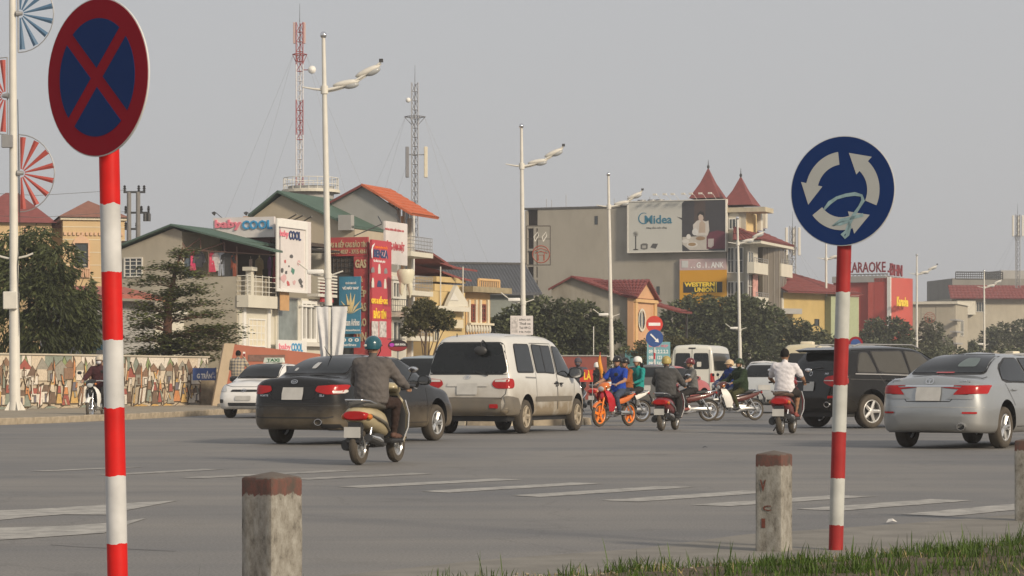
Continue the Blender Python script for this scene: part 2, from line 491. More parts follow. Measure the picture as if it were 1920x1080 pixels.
for px_, py_, D_ in ((355, 1085, 12.4), (372, 1090, 12.2), (430, 1085, 12.0), (505, 1100, 11.2), (490, 1110, 11.1), (560, 1095, 11.6), (700, 1090, 12.6)):
    tufts.append((gx(px_, D_), D_, 1.2))
for (x, y, s_) in tufts:
    for _ in range(rg.randint(6, 13)):
        bx, by = x + rg.gauss(0, .035), y + rg.gauss(0, .035)
        blade(bx, by, soil_z(bx, by), s_ * rg.uniform(.025, .105) * (1.7 if rg.random() < .06 else 1), rg.uniform(.0022, .0052), s_ * rg.uniform(.0, .075), rg.uniform(0, 2 * PI))
tag(mb.build('verge_grass', m_grass), 'patchy green grass growing on the verge beside the pavement', 'grass', kind='stuff')
mb = MB()
for _ in range(900):
    x = rg.uniform(-.3, 4.9); y = edge_y(x) + .15 - 3.2 * rg.random() ** 1.6; th = rg.uniform(0, 2 * PI); k = rg.uniform(.5, 1)
    for _ in range(2): blade(x + rg.gauss(0, .03), y + rg.gauss(0, .03), soil_z(x, y), k * rg.uniform(.02, .10), rg.uniform(.002, .004), k * rg.uniform(.03, .12), th + rg.uniform(-.6, .6))
tag(mb.build('dry_grass', M('dry_blade', (.24, .19, .085), .8, var=.3, scale=4, isl=.35)), 'dry straw-coloured blades among the verge grass', 'grass', kind='stuff')
mb = MB()
for _ in range(420):
    x = rg.uniform(-.6, 5.0); y = edge_y(x) + rg.uniform(-.5, .55) * rg.random(); r_ = rg.uniform(.004, .014); mb.ell((x, y, soil_z(x, y) + .014 + r_ * .3), (r_, r_ * rg.uniform(.6, 1), r_ * .6), 6, 4)
tag(mb.build('gravel', M('gravel_bits', (.26, .23, .19), .9, var=.3, isl=.4)), 'loose gravel scattered along the verge edge', 'gravel', kind='stuff')

# ------------------------------------------------------------------ concrete bollards
def bollard_mat():
    m, N, L, b = nodes_mat('whitewashed_concrete')
    tc = N.new('ShaderNodeTexCoord'); sx = N.new('ShaderNodeSeparateXYZ'); L.new(tc.outputs['Object'], sx.inputs[0])
    n = N.new('ShaderNodeTexNoise'); n.inputs['Scale'].default_value = 19; n.inputs['Detail'].default_value = 12; n.inputs['Roughness'].default_value = .78
    mpx = N.new('ShaderNodeMapping'); mpx.inputs['Scale'].default_value = (1, 1, .55); L.new(tc.outputs['Object'], mpx.inputs[0]); L.new(mpx.outputs[0], n.inputs['Vector'])
    r = N.new('ShaderNodeValToRGB'); e = r.color_ramp.elements
    e[0].position = .33; e[0].color = (.06, .056, .05, 1); e[1].position = .62; e[1].color = (.34, .33, .295, 1)
    k = r.color_ramp.elements.new(.44); k.color = (.21, .195, .165, 1)
    L.new(n.outputs['Fac'], r.inputs[0])
    r2 = N.new('ShaderNodeValToRGB'); e = r2.color_ramp.elements
    e[0].position = .40; e[0].color = (.075, .06, .05, 1); e[1].position = .62; e[1].color = (.150, .062, .048, 1); L.new(n.outputs['Fac'], r2.inputs[0])
    ad = N.new('ShaderNodeMath'); ad.operation = 'MULTIPLY_ADD'; ad.inputs[1].default_value = .11; L.new(n.outputs['Fac'], ad.inputs[0]); L.new(sx.outputs['Z'], ad.inputs[2])
    gt = N.new('ShaderNodeMath'); gt.operation = 'GREATER_THAN'; gt.inputs[1].default_value = .615; L.new(ad.outputs[0], gt.inputs[0])
    mx = N.new('ShaderNodeMix'); mx.data_type = 'RGBA'; L.new(gt.outputs[0], mx.inputs['Factor']); L.new(r.outputs[0], mx.inputs['A']); L.new(r2.outputs[0], mx.inputs['B'])
    gt2 = N.new('ShaderNodeMath'); gt2.operation = 'GREATER_THAN'; gt2.inputs[1].default_value = .69; L.new(ad.outputs[0], gt2.inputs[0])
    mx2 = N.new('ShaderNodeMix'); mx2.data_type = 'RGBA'; L.new(gt2.outputs[0], mx2.inputs['Factor']); L.new(mx.outputs['Result'], mx2.inputs['A']); mx2.inputs['B'].default_value = (.12, .10, .085, 1)
    L.new(mx2.outputs['Result'], b.inputs['Base Color']); b.inputs['Roughness'].default_value = .9
    bp = N.new('ShaderNodeBump'); bp.inputs['Strength'].default_value = .7; bp.inputs['Distance'].default_value = .006; L.new(n.outputs['Fac'], bp.inputs['Height']); L.new(bp.outputs[0], b.inputs['Normal'])
    return m
m_boll = bollard_mat()
def bollard(px, D, w, phi, h, label, seed):
    t = thing('bollard', label, 'bollard', (gx(px, D), D, 0), R(-phi), 'concrete bollards along the verge')
    rn = random.Random(seed)
    bm = bmesh.new(); bmesh.ops.create_cube(bm, size=1)
    for v in bm.verts: v.co = Vector((v.co.x * w, v.co.y * w, (v.co.z + .5) * .633 - (0 if v.co.z > 0 else .1)))
    bmesh.ops.bevel(bm, geom=bm.edges[:], offset=.012, segments=2, profile=.6, affect='EDGES')
    bmesh.ops.subdivide_edges(bm, edges=bm.edges[:], cuts=5, use_grid_fill=True)
    for v in bm.verts:
        p = v.co; k = noise.noise(p * 14 + Vector((seed, 0, 0))) * .004 + noise.noise(p * 40 + Vector((seed, 3, 0))) * .002
        rad = Vector((p.x, p.y, 0)); v.co += (rad.normalized() if rad.length else Vector()) * k
        if p.z > .62: v.co.z += .024 * max(0, 1 - max(abs(p.x), abs(p.y)) / (w * .5))
    mb = MB(); mb.frombm(bm); bm.free()
    mb.build('post', m_boll, t, smooth=40)
    t.scale = (1, 1, h / .665)
    return t
b1 = bollard(510, 11.7, .198, 41, .70, 'large whitewashed concrete bollard nearest the camera, right of the striped sign post', 1)
b2 = bollard(1451, 16.43, .184, 29, .66, 'whitewashed concrete bollard with a red V mark, beside the roundabout sign post', 2)
b3 = bollard(1930, 19.9, .184, 29, .66, 'whitewashed concrete bollard cut off by the right picture edge', 3)
m_oldred = M('old_red_paint', (.15, .05, .035), .9, var=.4, scale=30)
for body, z0, z1, x0, x1 in (('V', .395, .47, -.055, -.015), ('C', .27, .305, -.035, .02), ('1', .16, .22, -.045, -.02)):
    lettering(b2, body, (lambda u, v, t, a=x0, b=x1, c=z0, d=z1: (a + u * (b - a), -.0945 - t, c + v * (d - c))), m_oldred, 'painted_mark', thick=.0015)

# ------------------------------------------------------------------ two road signs on striped posts
def striped(name, zref, period, red, white, sd_):
    m, N, L, b = nodes_mat(name)
    tc = N.new('ShaderNodeTexCoord'); sx = N.new('ShaderNodeSeparateXYZ'); L.new(tc.outputs['Object'], sx.inputs[0])
    n = N.new('ShaderNodeTexNoise'); n.inputs['Scale'].default_value = 28 + sd_; n.inputs['Detail'].default_value = 5; L.new(tc.outputs['Object'], n.inputs['Vector'])
    a = N.new('ShaderNodeMath'); a.operation = 'MULTIPLY_ADD'; a.inputs[1].default_value = .026; L.new(n.outputs['Fac'], a.inputs[0]); L.new(sx.outputs['Z'], a.inputs[2])
    s_ = N.new('ShaderNodeMath'); s_.operation = 'SUBTRACT'; s_.inputs[1].default_value = zref - 6 * period + .013; L.new(a.outputs[0], s_.inputs[0])
    d = N.new('ShaderNodeMath'); d.operation = 'DIVIDE'; d.inputs[1].default_value = period; L.new(s_.outputs[0], d.inputs[0])
    fr = N.new('ShaderNodeMath'); fr.operation = 'FRACT'; L.new(d.outputs[0], fr.inputs[0])
    lt = N.new('ShaderNodeMath'); lt.operation = 'LESS_THAN'; lt.inputs[1].default_value = .5; L.new(fr.outputs[0], lt.inputs[0])
    n2 = N.new('ShaderNodeTexNoise'); n2.inputs['Scale'].default_value = 7; n2.inputs['Detail'].default_value = 9; L.new(tc.outputs['Object'], n2.inputs['Vector'])
    mr = N.new('ShaderNodeMapRange'); mr.inputs['From Min'].default_value = .3; mr.inputs['From Max'].default_value = .7; mr.inputs['To Min'].default_value = .78; mr.inputs['To Max'].default_value = 1.08
    L.new(n2.outputs['Fac'], mr.inputs['Value'])
    mx = N.new('ShaderNodeMix'); mx.data_type = 'RGBA'; L.new(lt.outputs[0], mx.inputs['Factor']); mx.inputs['A'].default_value = (*white, 1); mx.inputs['B'].default_value = (*red, 1)
    hs = N.new('ShaderNodeHueSaturation'); L.new(mr.outputs[0], hs.inputs['Value']); L.new(mx.outputs['Result'], hs.inputs['Color']); L.new(hs.outputs[0], b.inputs['Base Color'])
    b.inputs['Roughness'].default_value = .5; b.inputs['Specular IOR Level'].default_value = .2
    return m
m_sgred = M('sign_red', (.26, .008, .018), .6, var=.04, spec=.15)
m_sgblue = M('sign_blue', (.010, .032, .125), .6, var=.06, spec=.15)
m_sgwhite = M('sign_white', (.55, .56, .54), .5, var=.05)
m_back = M('sign_back_metal', (.5, .5, .5), .45, .4)
def disc(mb, r, y0, y1, n=64): mb.prism([(r * math.cos(2 * PI * i / n), r * math.sin(2 * PI * i / n)) for i in range(n)], 'y', y0, y1)

D = 11.4
t = thing('no_stopping_sign', 'no-stopping sign, red cross on blue, on a bright red and white striped post', 'road sign', (gx(222.6, D), D, 0), 0, ry=R(-1.15))
MB().tube((0, 0, -.2), (0, 0, 2.6), .0455, n=28).build('post', striped('post_stripes_near', 1.893, .604, (.60, .016, .014), (.56, .56, .55), 0), t, smooth=30)
pl = thing_plate = None
mb = MB(); disc(mb, .352, -.004, .004); plate = mb.build('plate', m_sgwhite, t, smooth=30, loc=(-.037, -.041, 2.454), rot=(0, 0, R(-42)))
mb = MB(); disc(mb, .347, -.006, -.004); mb.build('ring', m_sgred, plate)
rb, w = .262, .030
for k in range(4):
    c0 = k * PI / 2; a0 = math.asin(w / rb)
    pts = [(w * math.sqrt(2) * math.cos(c0 + 0), w * math.sqrt(2) * math.sin(c0 + 0))]
    for i in range(17):
        th = c0 - PI / 4 + a0 + (PI / 2 - 2 * a0) * i / 16
        pts.append((rb * math.cos(th), rb * math.sin(th)))
    mb = MB(); mb.prism(pts, 'y', -.0075, -.006); mb.build('blue_field', m_sgblue, plate)
MB().box(-.06, .004, -.03, .02, .03, .03).build('bracket', m_back, plate)

D = 16.5
t = thing('roundabout_sign', 'round blue roundabout sign with three curved white arrows on a leaning striped post', 'road sign', (gx(1567, 16.5), D, 0), 0, ry=R(1.6))
MB().tube((0, 0, -.1), (0, 0, 2.5), .0465, n=28).build('post', striped('post_stripes_far', 1.671, .60, (.33, .03, .03), (.50, .51, .48), 5), t, smooth=30)
mb = MB(); disc(mb, .354, -.004, .004); plate = mb.build('plate', m_sgwhite, t, smooth=30, loc=(-.027, -.050, 2.319), rot=(0, 0, R(-28)))
mb = MB(); disc(mb, .349, -.006, -.004); mb.build('blue_face', m_sgblue, plate)
for k in range(3):
    a0 = 98 + 120 * k
    rr = .60 * .352; hw = .118 * .352
    o_, i_ = [], []
    for j in range(15):
        th = R(a0 + 70 * j / 14)
        o_.append(((rr + hw) * math.cos(th), (rr + hw) * math.sin(th))); i_.append(((rr - hw) * math.cos(th), (rr - hw) * math.sin(th)))
    th = R(a0 + 70); tp = R(a0 + 103)
    head = [((rr + .225 * .352) * math.cos(th), (rr + .225 * .352) * math.sin(th)), (.70 * .352 * math.cos(tp), .70 * .352 * math.sin(tp)), ((rr - .205 * .352) * math.cos(th), (rr - .205 * .352) * math.sin(th))]
    mb = MB()
    for j in range(14):
        mb.add([(o_[j][0], -.0078, o_[j][1]), (i_[j][0], -.0078, i_[j][1]), (i_[j + 1][0], -.0078, i_[j + 1][1]), (o_[j + 1][0], -.0078, o_[j + 1][1])], [(0, 1, 2, 3)])
    mb.add([(x, -.0078, z) for x, z in head], [(0, 1, 2)])
    mb.build('arrow', M('dull_sign_white', (.43, .44, .42), .6, var=.1, spec=.15), plate)
m_graf = M('spray_paint', (.26, .38, .40), .6, var=.35, scale=20)
pts = [(-.34, -.34), (-.24, -.22), (-.1, -.13), (.08, -.08), (.25, -.06), (.38, -.09), (.41, -.18), (.34, -.30), (.24, -.44), (.17, -.58), (.1, -.74), (.03, -.80), (.08, -.86), (.13, -.80), (.17, -.66), (.14, -.56), (-.02, -.60), (-.16, -.64), (.0, -.54), (.18, -.50), (.42, -.44)]
mb = MB(); vs = []
for i, (u, v) in enumerate(pts):
    a = Vector(pts[max(i - 1, 0)]); b = Vector(pts[min(i + 1, len(pts) - 1)]); d = (b - a).normalized(); w = .033 * (.6 + .5 * abs(math.sin(i * 1.3)))
    vs += [((u - d.y * w) * .352, -.009, (v + d.x * w) * .352), ((u + d.y * w) * .352, -.009, (v - d.x * w) * .352)]
mb.add(vs, [(2 * i, 2 * i + 1, 2 * i + 3, 2 * i + 2) for i in range(len(pts) - 1)])
mb.build('graffiti', m_graf, plate)
MB().box(-.02, .004, -.03, .07, .02, .03).build('bracket', m_back, plate)

# litter
m_paper = M('litter_paper', (.6, .58, .54), .8)
for (px_, py_, col, lab) in ((1672, 982, m_paper, 'crumpled white paper scrap lying by the pavement edge'), (1322, 841, m_black, 'dark flattened scrap lying in the middle of the road')):
    g = gnd(px_, py_); mb = MB()
    mb.add([(-.05, 0, .006), (-.01, -.03, .02), (.05, 0, .008), (.0, .05, .03), (.02, .02, .035)], [(0, 1, 4), (1, 2, 4), (2, 3, 4), (3, 0, 4)])
    o = mb.build('litter', col, loc=(g.x, g.y, .004), rot=(0, 0, .4)); tag(o, lab, 'litter')
# ------------------------------------------------------------------ building kit
class Fr:
    """a building frame: corner at photo column px, distance D; local x along the street front, y into the depth, -y outward"""
    def __init__(s, name, label, cat, px, D, beta, group=None):
        s.loc = Vector((gx(px, D), D, 0)); s.b = R(beta)
        s.root = thing(name, label, cat, s.loc, s.b, group)
    def P(s, pl, px, py):
        c, sn = math.cos(s.b), math.sin(s.b)
        def rot(v): return Vector((c * v.x + sn * v.y, -sn * v.x + c * v.y, v.z))
        o = rot(Vector((0, 0, CAMH)) - s.loc); d = rot(Vector(((px - 960) / F, 1, (HZ - py) / F)))
        i = 0 if pl[0] == 'x' else 1
        t = (pl[1] - o[i]) / d[i]; p = o + d * t
        return (p[1 - i], p.z)
    def pt(s, pl, a, z, out=0.0): return (pl[1] - out, a, z) if pl[0] == 'x' else (a, pl[1] - out, z)
    def bx(s, mb, pl, px0, py0, px1, py1, o0, o1, mi=0):
        """box on a wall plane; heights are read at the first column"""
        a0, z0 = s.P(pl, px0, py0); a1, _ = s.P(pl, px1, py0); _, z1 = s.P(pl, px0, py1)
        s.raw(mb, pl, a0, z0, a1, z1, o0, o1, mi); return a0, z0, a1, z1
    def raw(s, mb, pl, a0, z0, a1, z1, o0, o1, mi=0):
        p = s.pt(pl, a0, z0, o0); q = s.pt(pl, a1, z1, o1); mb.box(*p, *q, mi)
    def board(s, name, pl, px0, py0, px1, py1, o0, o1, mat, parent=None):
        mb = MB(); s.bx(mb, pl, px0, py0, px1, py1, o0, o1); return mb.build(name, mat, parent or s.root)
    def poly(s, mb, pl, pts, o0, o1, mi=0):
        q = [s.P(pl, *p) for p in pts]
        if pl[0] == 'x': mb.prism(q, 'x', pl[1] - o0, pl[1] - o1, mi)
        else: mb.prism(q, 'y', pl[1] - o0, pl[1] - o1, mi)
    def text(s, pl, px0, py0, px1, py1, body, mat, out, parent=None, thick=.02, bold=.012, name='lettering'):
        a0, z1 = s.P(pl, px0, py0); a1, _ = s.P(pl, px1, py0); _, z0 = s.P(pl, px0, py1)
        return lettering(parent or s.root, body, lambda u, v, t: s.pt(pl, a0 + u * (a1 - a0), z0 + v * (z1 - z0), out + t), mat, name, bold, thick)
    def win(s, pl, px0, py0, px1, py1, out=0.0, nx=2, nz=1, frame=None, glass=None, t=.07, bar=.05, name='window', parent=None):
        a0, z1 = s.P(pl, px0, py0); a1, _ = s.P(pl, px1, py0); _, z0 = s.P(pl, px0, py1)
        if a0 > a1: a0, a1 = a1, a0
        mb = MB(); w = bar
        s.raw(mb, pl, a0, z0, a1, z0 + w, out - .02, out + t); s.raw(mb, pl, a0, z1 - w, a1, z1, out - .02, out + t)
        s.raw(mb, pl, a0, z0 + w, a0 + w, z1 - w, out - .02, out + t); s.raw(mb, pl, a1 - w, z0 + w, a1, z1 - w, out - .02, out + t)
        for i in range(1, nx):
            a = a0 + (a1 - a0) * i / nx; s.raw(mb, pl, a - w * .35, z0 + w, a + w * .35, z1 - w, out - .02, out + t * .8)
        for i in range(1, nz):
            z = z0 + (z1 - z0) * i / nz; s.raw(mb, pl, a0 + w, z - w * .3, a1 - w, z + w * .3, out - .02, out + t * .6)
        f = mb.build(name, frame or m_white, parent or s.root)
        mb = MB(); s.raw(mb, pl, a0 + w * .5, z0 + w * .5, a1 - w * .5, z1 - w * .5, out - .01, out + .012)
        mb.build('pane', glass or m_glassw, f)
        return f
    def slab_roof(s, name, pts, x0, x1, th, mat, pl=('x', 0.0), under=0.0):
        """roof sheets whose slope runs in depth: pts = profile read on the side plane, swept from x0 to x1"""
        q = [s.P(pl, *p) for p in pts]; mb = MB()
        n = max(2, int((x1 - x0) / .12))
        for (a, b) in zip(q, q[1:]):
            vs = []
            for i in range(n * 2 + 1):
                x = x0 + (x1 - x0) * i / (n * 2); w = .018 if i % 2 else 0
                vs += [(x, a[0], a[1] + th + w), (x, b[0], b[1] + th + w)]
            mb.add(vs, [(2 * i, 2 * i + 1, 2 * i + 3, 2 * i + 2) for i in range(n * 2)])
            mb.add([(x0, a[0], a[1]), (x1, a[0], a[1]), (x1, b[0], b[1]), (x0, b[0], b[1])], [(0, 1, 2, 3)])
            mb.add([(x0, a[0], a[1]), (x0, b[0], b[1]), (x0, b[0], b[1] + th), (x0, a[0], a[1] + th)], [(0, 1, 2, 3)])
            mb.add([(x0, b[0], b[1]), (x1, b[0], b[1]), (x1, b[0], b[1] + th), (x0, b[0], b[1] + th)], [(0, 1, 2, 3)])
        return mb.build(name, mat, s.root)
    def rail(s, pl, px0, py0, px1, py1, out, mat, nv=8, nh=4, r=.015, name='railing', parent=None):
        a0, z1 = s.P(pl, px0, py0); a1, _ = s.P(pl, px1, py0); _, z0 = s.P(pl, px0, py1); mb = MB()
        for i in range(nv + 1):
            a = a0 + (a1 - a0) * i / nv; mb.tube(s.pt(pl, a, z0, out), s.pt(pl, a, z1, out), r * 1.3 if i in (0, nv) else r * .8, n=5)
        for i in range(nh + 1):
            z = z0 + (z1 - z0) * i / nh; mb.tube(s.pt(pl, a0, z, out), s.pt(pl, a1, z, out), r * (1.5 if i == nh else 1), n=5)
        return mb.build(name, mat, parent or s.root)

def tiles(parent, name, A, B, Cc, Dd, mat, pitch=.24, rows=.34):
    """tiled roof plane: A-B eave (left to right), Dd-Cc ridge; rolls across, steps along the slope"""
    A, B, Cc, Dd = map(Vector, (A, B, Cc, Dd)); n = (B - A).cross(Dd - A).normalized()
    if n.z < 0: n = -n
    nu = max(4, int(max((B - A).length, (Cc - Dd).length) / pitch)) * 4; nv = max(2, int((Dd - A).length / rows))
    mb = MB(); vs = []; fs = []
    for j in range(nv * 2 + 1):
        r = (j // 2) + (j % 2); lift = .045 if j % 2 == 0 and j < nv * 2 else 0.0
        v = (j // 2 + (.96 if j % 2 else 0)) / nv if j < nv * 2 else 1
        for i in range(nu + 1):
            u = i / nu
            p = (A.lerp(B, u)).lerp(Dd.lerp(Cc, u), v)
            vs.append(p + n * (lift + .035 * abs(math.sin(PI * i / 4))))
    for j in range(nv * 2):
        for i in range(nu): fs.append((j * (nu + 1) + i, j * (nu + 1) + i + 1, (j + 1) * (nu + 1) + i + 1, (j + 1) * (nu + 1) + i))
    mb.add(vs, fs)
    # underside
    mb.add([A - n * .06, B - n * .06, Cc - n * .06, Dd - n * .06], [(0, 1, 2, 3)])
    mb.add([A - n * .06, B - n * .06, B + n * .04, A + n * .04], [(0, 1, 2, 3)])
    mb.add([A - n * .06, Dd - n * .06, Dd + n * .04, A + n * .04], [(0, 1, 2, 3)])
    mb.add([B - n * .06, Cc - n * .06, Cc + n * .04, B + n * .04], [(0, 1, 2, 3)])
    return mb.build(name, mat, parent)

w_beige = M('beige_render', (.40, .365, .29), .85, var=.10, scale=1.2, streak=.35, bump=.15)
w_beige2 = M('warm_beige_render', (.43, .37, .28), .85, var=.10, scale=1.2, streak=.3, bump=.15)
w_grey = M('grey_render', (.34, .335, .32), .85, var=.08, scale=1.2, streak=.25, bump=.15)
w_pale = M('pale_render', (.60, .57, .48), .8, var=.06, scale=1.5, streak=.2)
w_yellow = M('yellow_render', (.54, .41, .20), .8, var=.10, scale=1.3, streak=.3)
w_ochre = M('ochre_render', (.62, .40, .19), .8, var=.10, scale=1.3, streak=.25)
w_orange = M('orange_render', (.58, .34, .19), .8, var=.10, scale=1.3, streak=.2)
w_midea = M('stained_wall', (.34, .315, .265), .9, var=.10, scale=.5, streak=.32, bump=.15)
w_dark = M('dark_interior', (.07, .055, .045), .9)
r_green = M('green_sheet_roof', (.07, .115, .09), .6, var=.15, scale=2)
r_red = M('dark_red_tiles', (.19, .052, .048), .75, var=.2, scale=3)
r_orange = M('orange_tiles', (.47, .125, .055), .7, var=.15, scale=3)
r_slate = M('slate_sheet_roof', (.075, .08, .09), .7, var=.15, scale=1)
m_trim = M('pale_trim', (.62, .60, .54), .7, var=.08)
m_redboard = M('red_board', (.46, .05, .065), .45, var=.06)
m_redboard2 = M('dull_red_board', (.40, .06, .06), .6, var=.10)
m_tan = M('tan_letter', (.50, .40, .25), .6, var=.2, scale=8)
m_yellowl = M('yellow_letter', (.85, .60, .05), .5)
m_wl = M('white_letter', (.78, .78, .76), .5)
m_blueb = M('sea_blue_board', (.045, .20, .32), .5, var=.08)
m_gold = M('pale_gold', (.70, .56, .28), .5)
m_pink = M('pink_letter', (.75, .22, .28), .5)
m_cyanl = M('blue_letter', (.05, .28, .52), .5)
m_navy = M('navy_letter', (.03, .05, .14), .5)
m_wood = M('raw_plywood', (.50, .30, .14), .7, var=.1)
m_boardw = M('white_board', (.66, .62, .60), .55, var=.05, streak=.12)

BETA = 70
# ---------- house with the green sheet roof and laundry loft
f = Fr('laundry_house', 'beige house with green sheet roof over an open loft full of laundry', 'house', 445, 100, BETA)
S = ('x', 0.0); A = ('y', 0.0)
W = f.P(A, 527, 600)[0]; zl = f.P(S, 445, 518)[1]
mb = MB()
f.poly(mb, S, [(228, 800), (228, 467), (326, 428), (341, 434), (341, 800)], 0, -W)
mb.build('wall', w_beige, f.root)
mb = MB(); f.poly(mb, S, [(341, 800), (341, 522), (444, 518), (444, 800)], .002, -W + .01); mb.build('lower_wall', w_beige, f.root)
mb = MB()
y341 = f.P(S, 341, 500)[0]
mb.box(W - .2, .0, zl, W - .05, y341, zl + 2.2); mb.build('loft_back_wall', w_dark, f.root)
prof = [(222, 466), (326, 424), (420, 448), (519, 473)]
f.slab_roof('roof', [(326, 424), (420, 448), (447, 454.8)], -.3, W + .2, .07, r_green); f.slab_roof('eave', [(447, 454.8), (519, 473)], -.3, .55, .07, r_green)
f.slab_roof('roof', prof[:2], -.3, W + .2, .07, r_green)
mb = MB()
for (a, b) in (((326, 432), (350, 470)), ((345, 468), (515, 478)), ((345, 468), (375, 446)), ((375, 446), (375, 470)), ((375, 470), (420, 455)), ((420, 455), (420, 473)), ((443, 462), (443, 520)), ((390, 470), (390, 518))):
    p = f.P(S, *a); q = f.P(S, *b); mb.tube((.05, *p), (.05, *q), .025, n=5)
mb.build('roof_frame', M('rusty_frame', (.16, .09, .07), .8), f.root)
f.win(S, 233, 483, 268, 520, nx=3, nz=5, frame=m_trim, t=.05)
mb = MB(); f.raw(mb, A, -.05, f.P(A, 445, 576)[1], 2.6, f.P(A, 445, 553)[1], 0, .5); mb.build('balcony', w_pale, f.root)
mb = MB(); zb = f.P(A, 445, 553)[1]
mb.box(.25, -.48, zb, .5, -.24, zb + .95); mb.box(.12, -.56, zb + .95, .62, -.16, zb + 1.1); mb.build('balcony_pillar', w_pale, f.root)
mb = MB()
for k in range(4):
    z = zb + .15 + k * .2
    mb.tube((-.03, 0, z), (-.03, -.46, z), .016, n=5); mb.tube((-.03, -.46, z), (2.55, -.46, z), .016, n=5)
for x in (-.03, .7, 1.3, 1.9, 2.55): mb.tube((x, -.46, zb), (x, -.46, zb + .8), .02, n=5)
mb.build('railing', m_trim, f.root)
mb = MB(); f.raw(mb, A, .05, 0, W, f.P(A, 445, 577)[1], -.1, .06); mb.build('front_wall', w_pale, f.root)
d = f.win(A, 462, 597, 494, 650, out=.06, nx=4, nz=4, frame=m_white, t=.05, glass=m_cream, name='door')
mb = MB()
for a in (451, 497): f.bx(mb, A, a, 577, a + 5, 800, .06, .14)
mb.build('door_jamb', m_white, f.root)
mb = MB(); f.bx(mb, A, 503, 532, 520, 582, .5, .53)
o = mb.build('plywood_sheet', m_wood); o.location = f.loc; o.rotation_euler = (0, 0, f.b); tag(o, 'bare tan plywood sheet hung below the balcony clothes', 'board')
# laundry
def garment(kind, px, pytop, h, w, col, lab, xl=.25, yaw=0):
    a, z = f.P(('x', xl), px, pytop)
    hw = w / 2
    if kind == 'shirt': P = [(-hw * .35, 0), (hw * .35, 0), (hw, -.10), (hw * 1.25, -.42), (hw * .85, -.45), (hw * .72, -.2), (hw * .75, -h), (-hw * .75, -h), (-hw * .72, -.2), (-hw * .85, -.45), (-hw * 1.25, -.42), (-hw, -.10)]
    elif kind == 'trousers': P = [(-hw, 0), (hw, 0), (hw * .95, -h), (hw * .2, -h), (0, -.25), (-hw * .2, -h), (-hw * .95, -h)]
    else: P = [(-hw * .4, 0), (hw * .4, 0), (hw * .6, -.1), (hw * .55, -.35), (hw, -h), (-hw, -h), (-hw * .55, -.35), (-hw * .6, -.1)]
    mb = MB(); n = len(P); c, s_ = math.cos(yaw), math.sin(yaw); rn = random.Random(int(px * 7))
    for sd_ in (-1, 1):
        base = len(mb.v)
        for (u, v) in P: mb.v.append((sd_ * .05 * (1 if -.05 > v > -h + .05 else .5) * c - u * s_ + .02 * math.sin(u * 30), -u * c + sd_ * .05 * s_, v + rn.uniform(-.02, .02)))
        mb.f.append(tuple(range(base, base + n))); mb.m.append(0)
    for i in range(n): mb.f.append((i, (i + 1) % n, n + (i + 1) % n, n + i)); mb.m.append(0)
    mb.v.append((0, 0, .1)); mb.tube((0, 0, -.01), (0, 0, .12), .008, n=4)
    mat = M('cloth_' + lab.split(' hanging')[0].replace(' ', '_'), col, .9, var=.25, scale=9, bump=.4, bscale=18)
    o = mb.build('laundry', mat); wp = Matrix.Rotation(f.b, 3, 'Z') @ Vector((xl, a, z)) + f.loc
    o.location = wp; o.rotation_euler = (0, 0, f.b); tag(o, lab, 'laundry', 'laundry hanging in the loft')
for g in (('trousers', 350, 474, 1.0, .5, (.10, .13, .16), 'faded blue trousers hanging at the left end of the loft'),
          ('dress', 362, 472, .75, .26, (.75, .08, .18), 'bright pink top hanging left in the loft, second from the wall'),
          ('shirt', 374, 472, .6, .42, (.08, .08, .09), 'black shirt with pale sleeves hanging left in the loft'),
          ('dress', 398, 474, .75, .34, (.80, .09, .16), 'coral pink dress hanging in mid loft'),
          ('shirt', 405, 474, .72, .3, (.68, .62, .60), 'white patterned shirt hanging in mid loft'),
          ('trousers', 415, 474, .9, .3, (.42, .45, .50), 'pale grey trousers hanging in mid loft'),
          ('shirt', 428, 474, .95, .55, (.06, .06, .06), 'charcoal jacket hanging in mid loft'),
          ('dress', 438, 478, .9, .3, (.32, .09, .05), 'rust red dress hanging at the edge of the loft')):
    garment(*g)
for g in (('shirt', 486, 484, .7, .6, (.26, .20, .11), 'khaki brown coat hanging under the eave over the balcony', .3, .6),
          ('shirt', 505, 482, .75, .45, (.12, .05, .16), 'purple shirt hanging under the eave over the balcony', 1.2, .9),
          ('dress', 514, 482, 1.0, .4, (.36, .02, .05), 'dark red dress hanging at the eave end beside the tall white board', 1.6, .9),
          ('dress', 470, 486, .6, .5, (.45, .35, .30), 'pinkish beige blouse hanging above the balcony pillar', .3, .7)):
    kind, px_, py_, h, w, col, lab, xl, yaw = g
    a, z = f.P(('y', -.3), px_, py_)
    sv = f.P
    f.P = (lambda pl, px, py, a_=-.3, z_=z: (a_, z_))
    garment(kind, px_, py_, h, w, col, lab, a, yaw); f.P = sv

# ---------- shop building with the two white boards
f = Fr('baby_shop', 'shop building with white boards, a barred white window and a shaded roof terrace', 'shop', 517, 103, BETA)
W = f.P(A, 622, 600)[0]; zf = f.P(A, 517, 556)[1]; zt = f.P(A, 517, 470)[1]; zr = f.P(A, 517, 446)[1]
mb = MB(); mb.box(0, 0, 0, W, 7, zf); mb.build('wall', w_pale, f.root)
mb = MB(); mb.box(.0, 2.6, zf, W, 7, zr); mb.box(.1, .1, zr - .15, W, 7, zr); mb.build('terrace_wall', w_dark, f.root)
mb = MB()
for i in range(9): x = 2.6 + i * .28; mb.box(x, 2.3, zf, x + .12, 2.38, zr - .2)
mb.build('terrace_slats', M('old_wood_slats', (.30, .22, .12), .8), f.root)
mb = MB(); mb.box(2.2, -.35, zr - .35, W + .1, 2.4, zr - .28); mb.build('awning', m_dkmetal, f.root)
bd = f.board('sign_board', S, 403, 409, 517, 447, .02, .16, m_boardw)
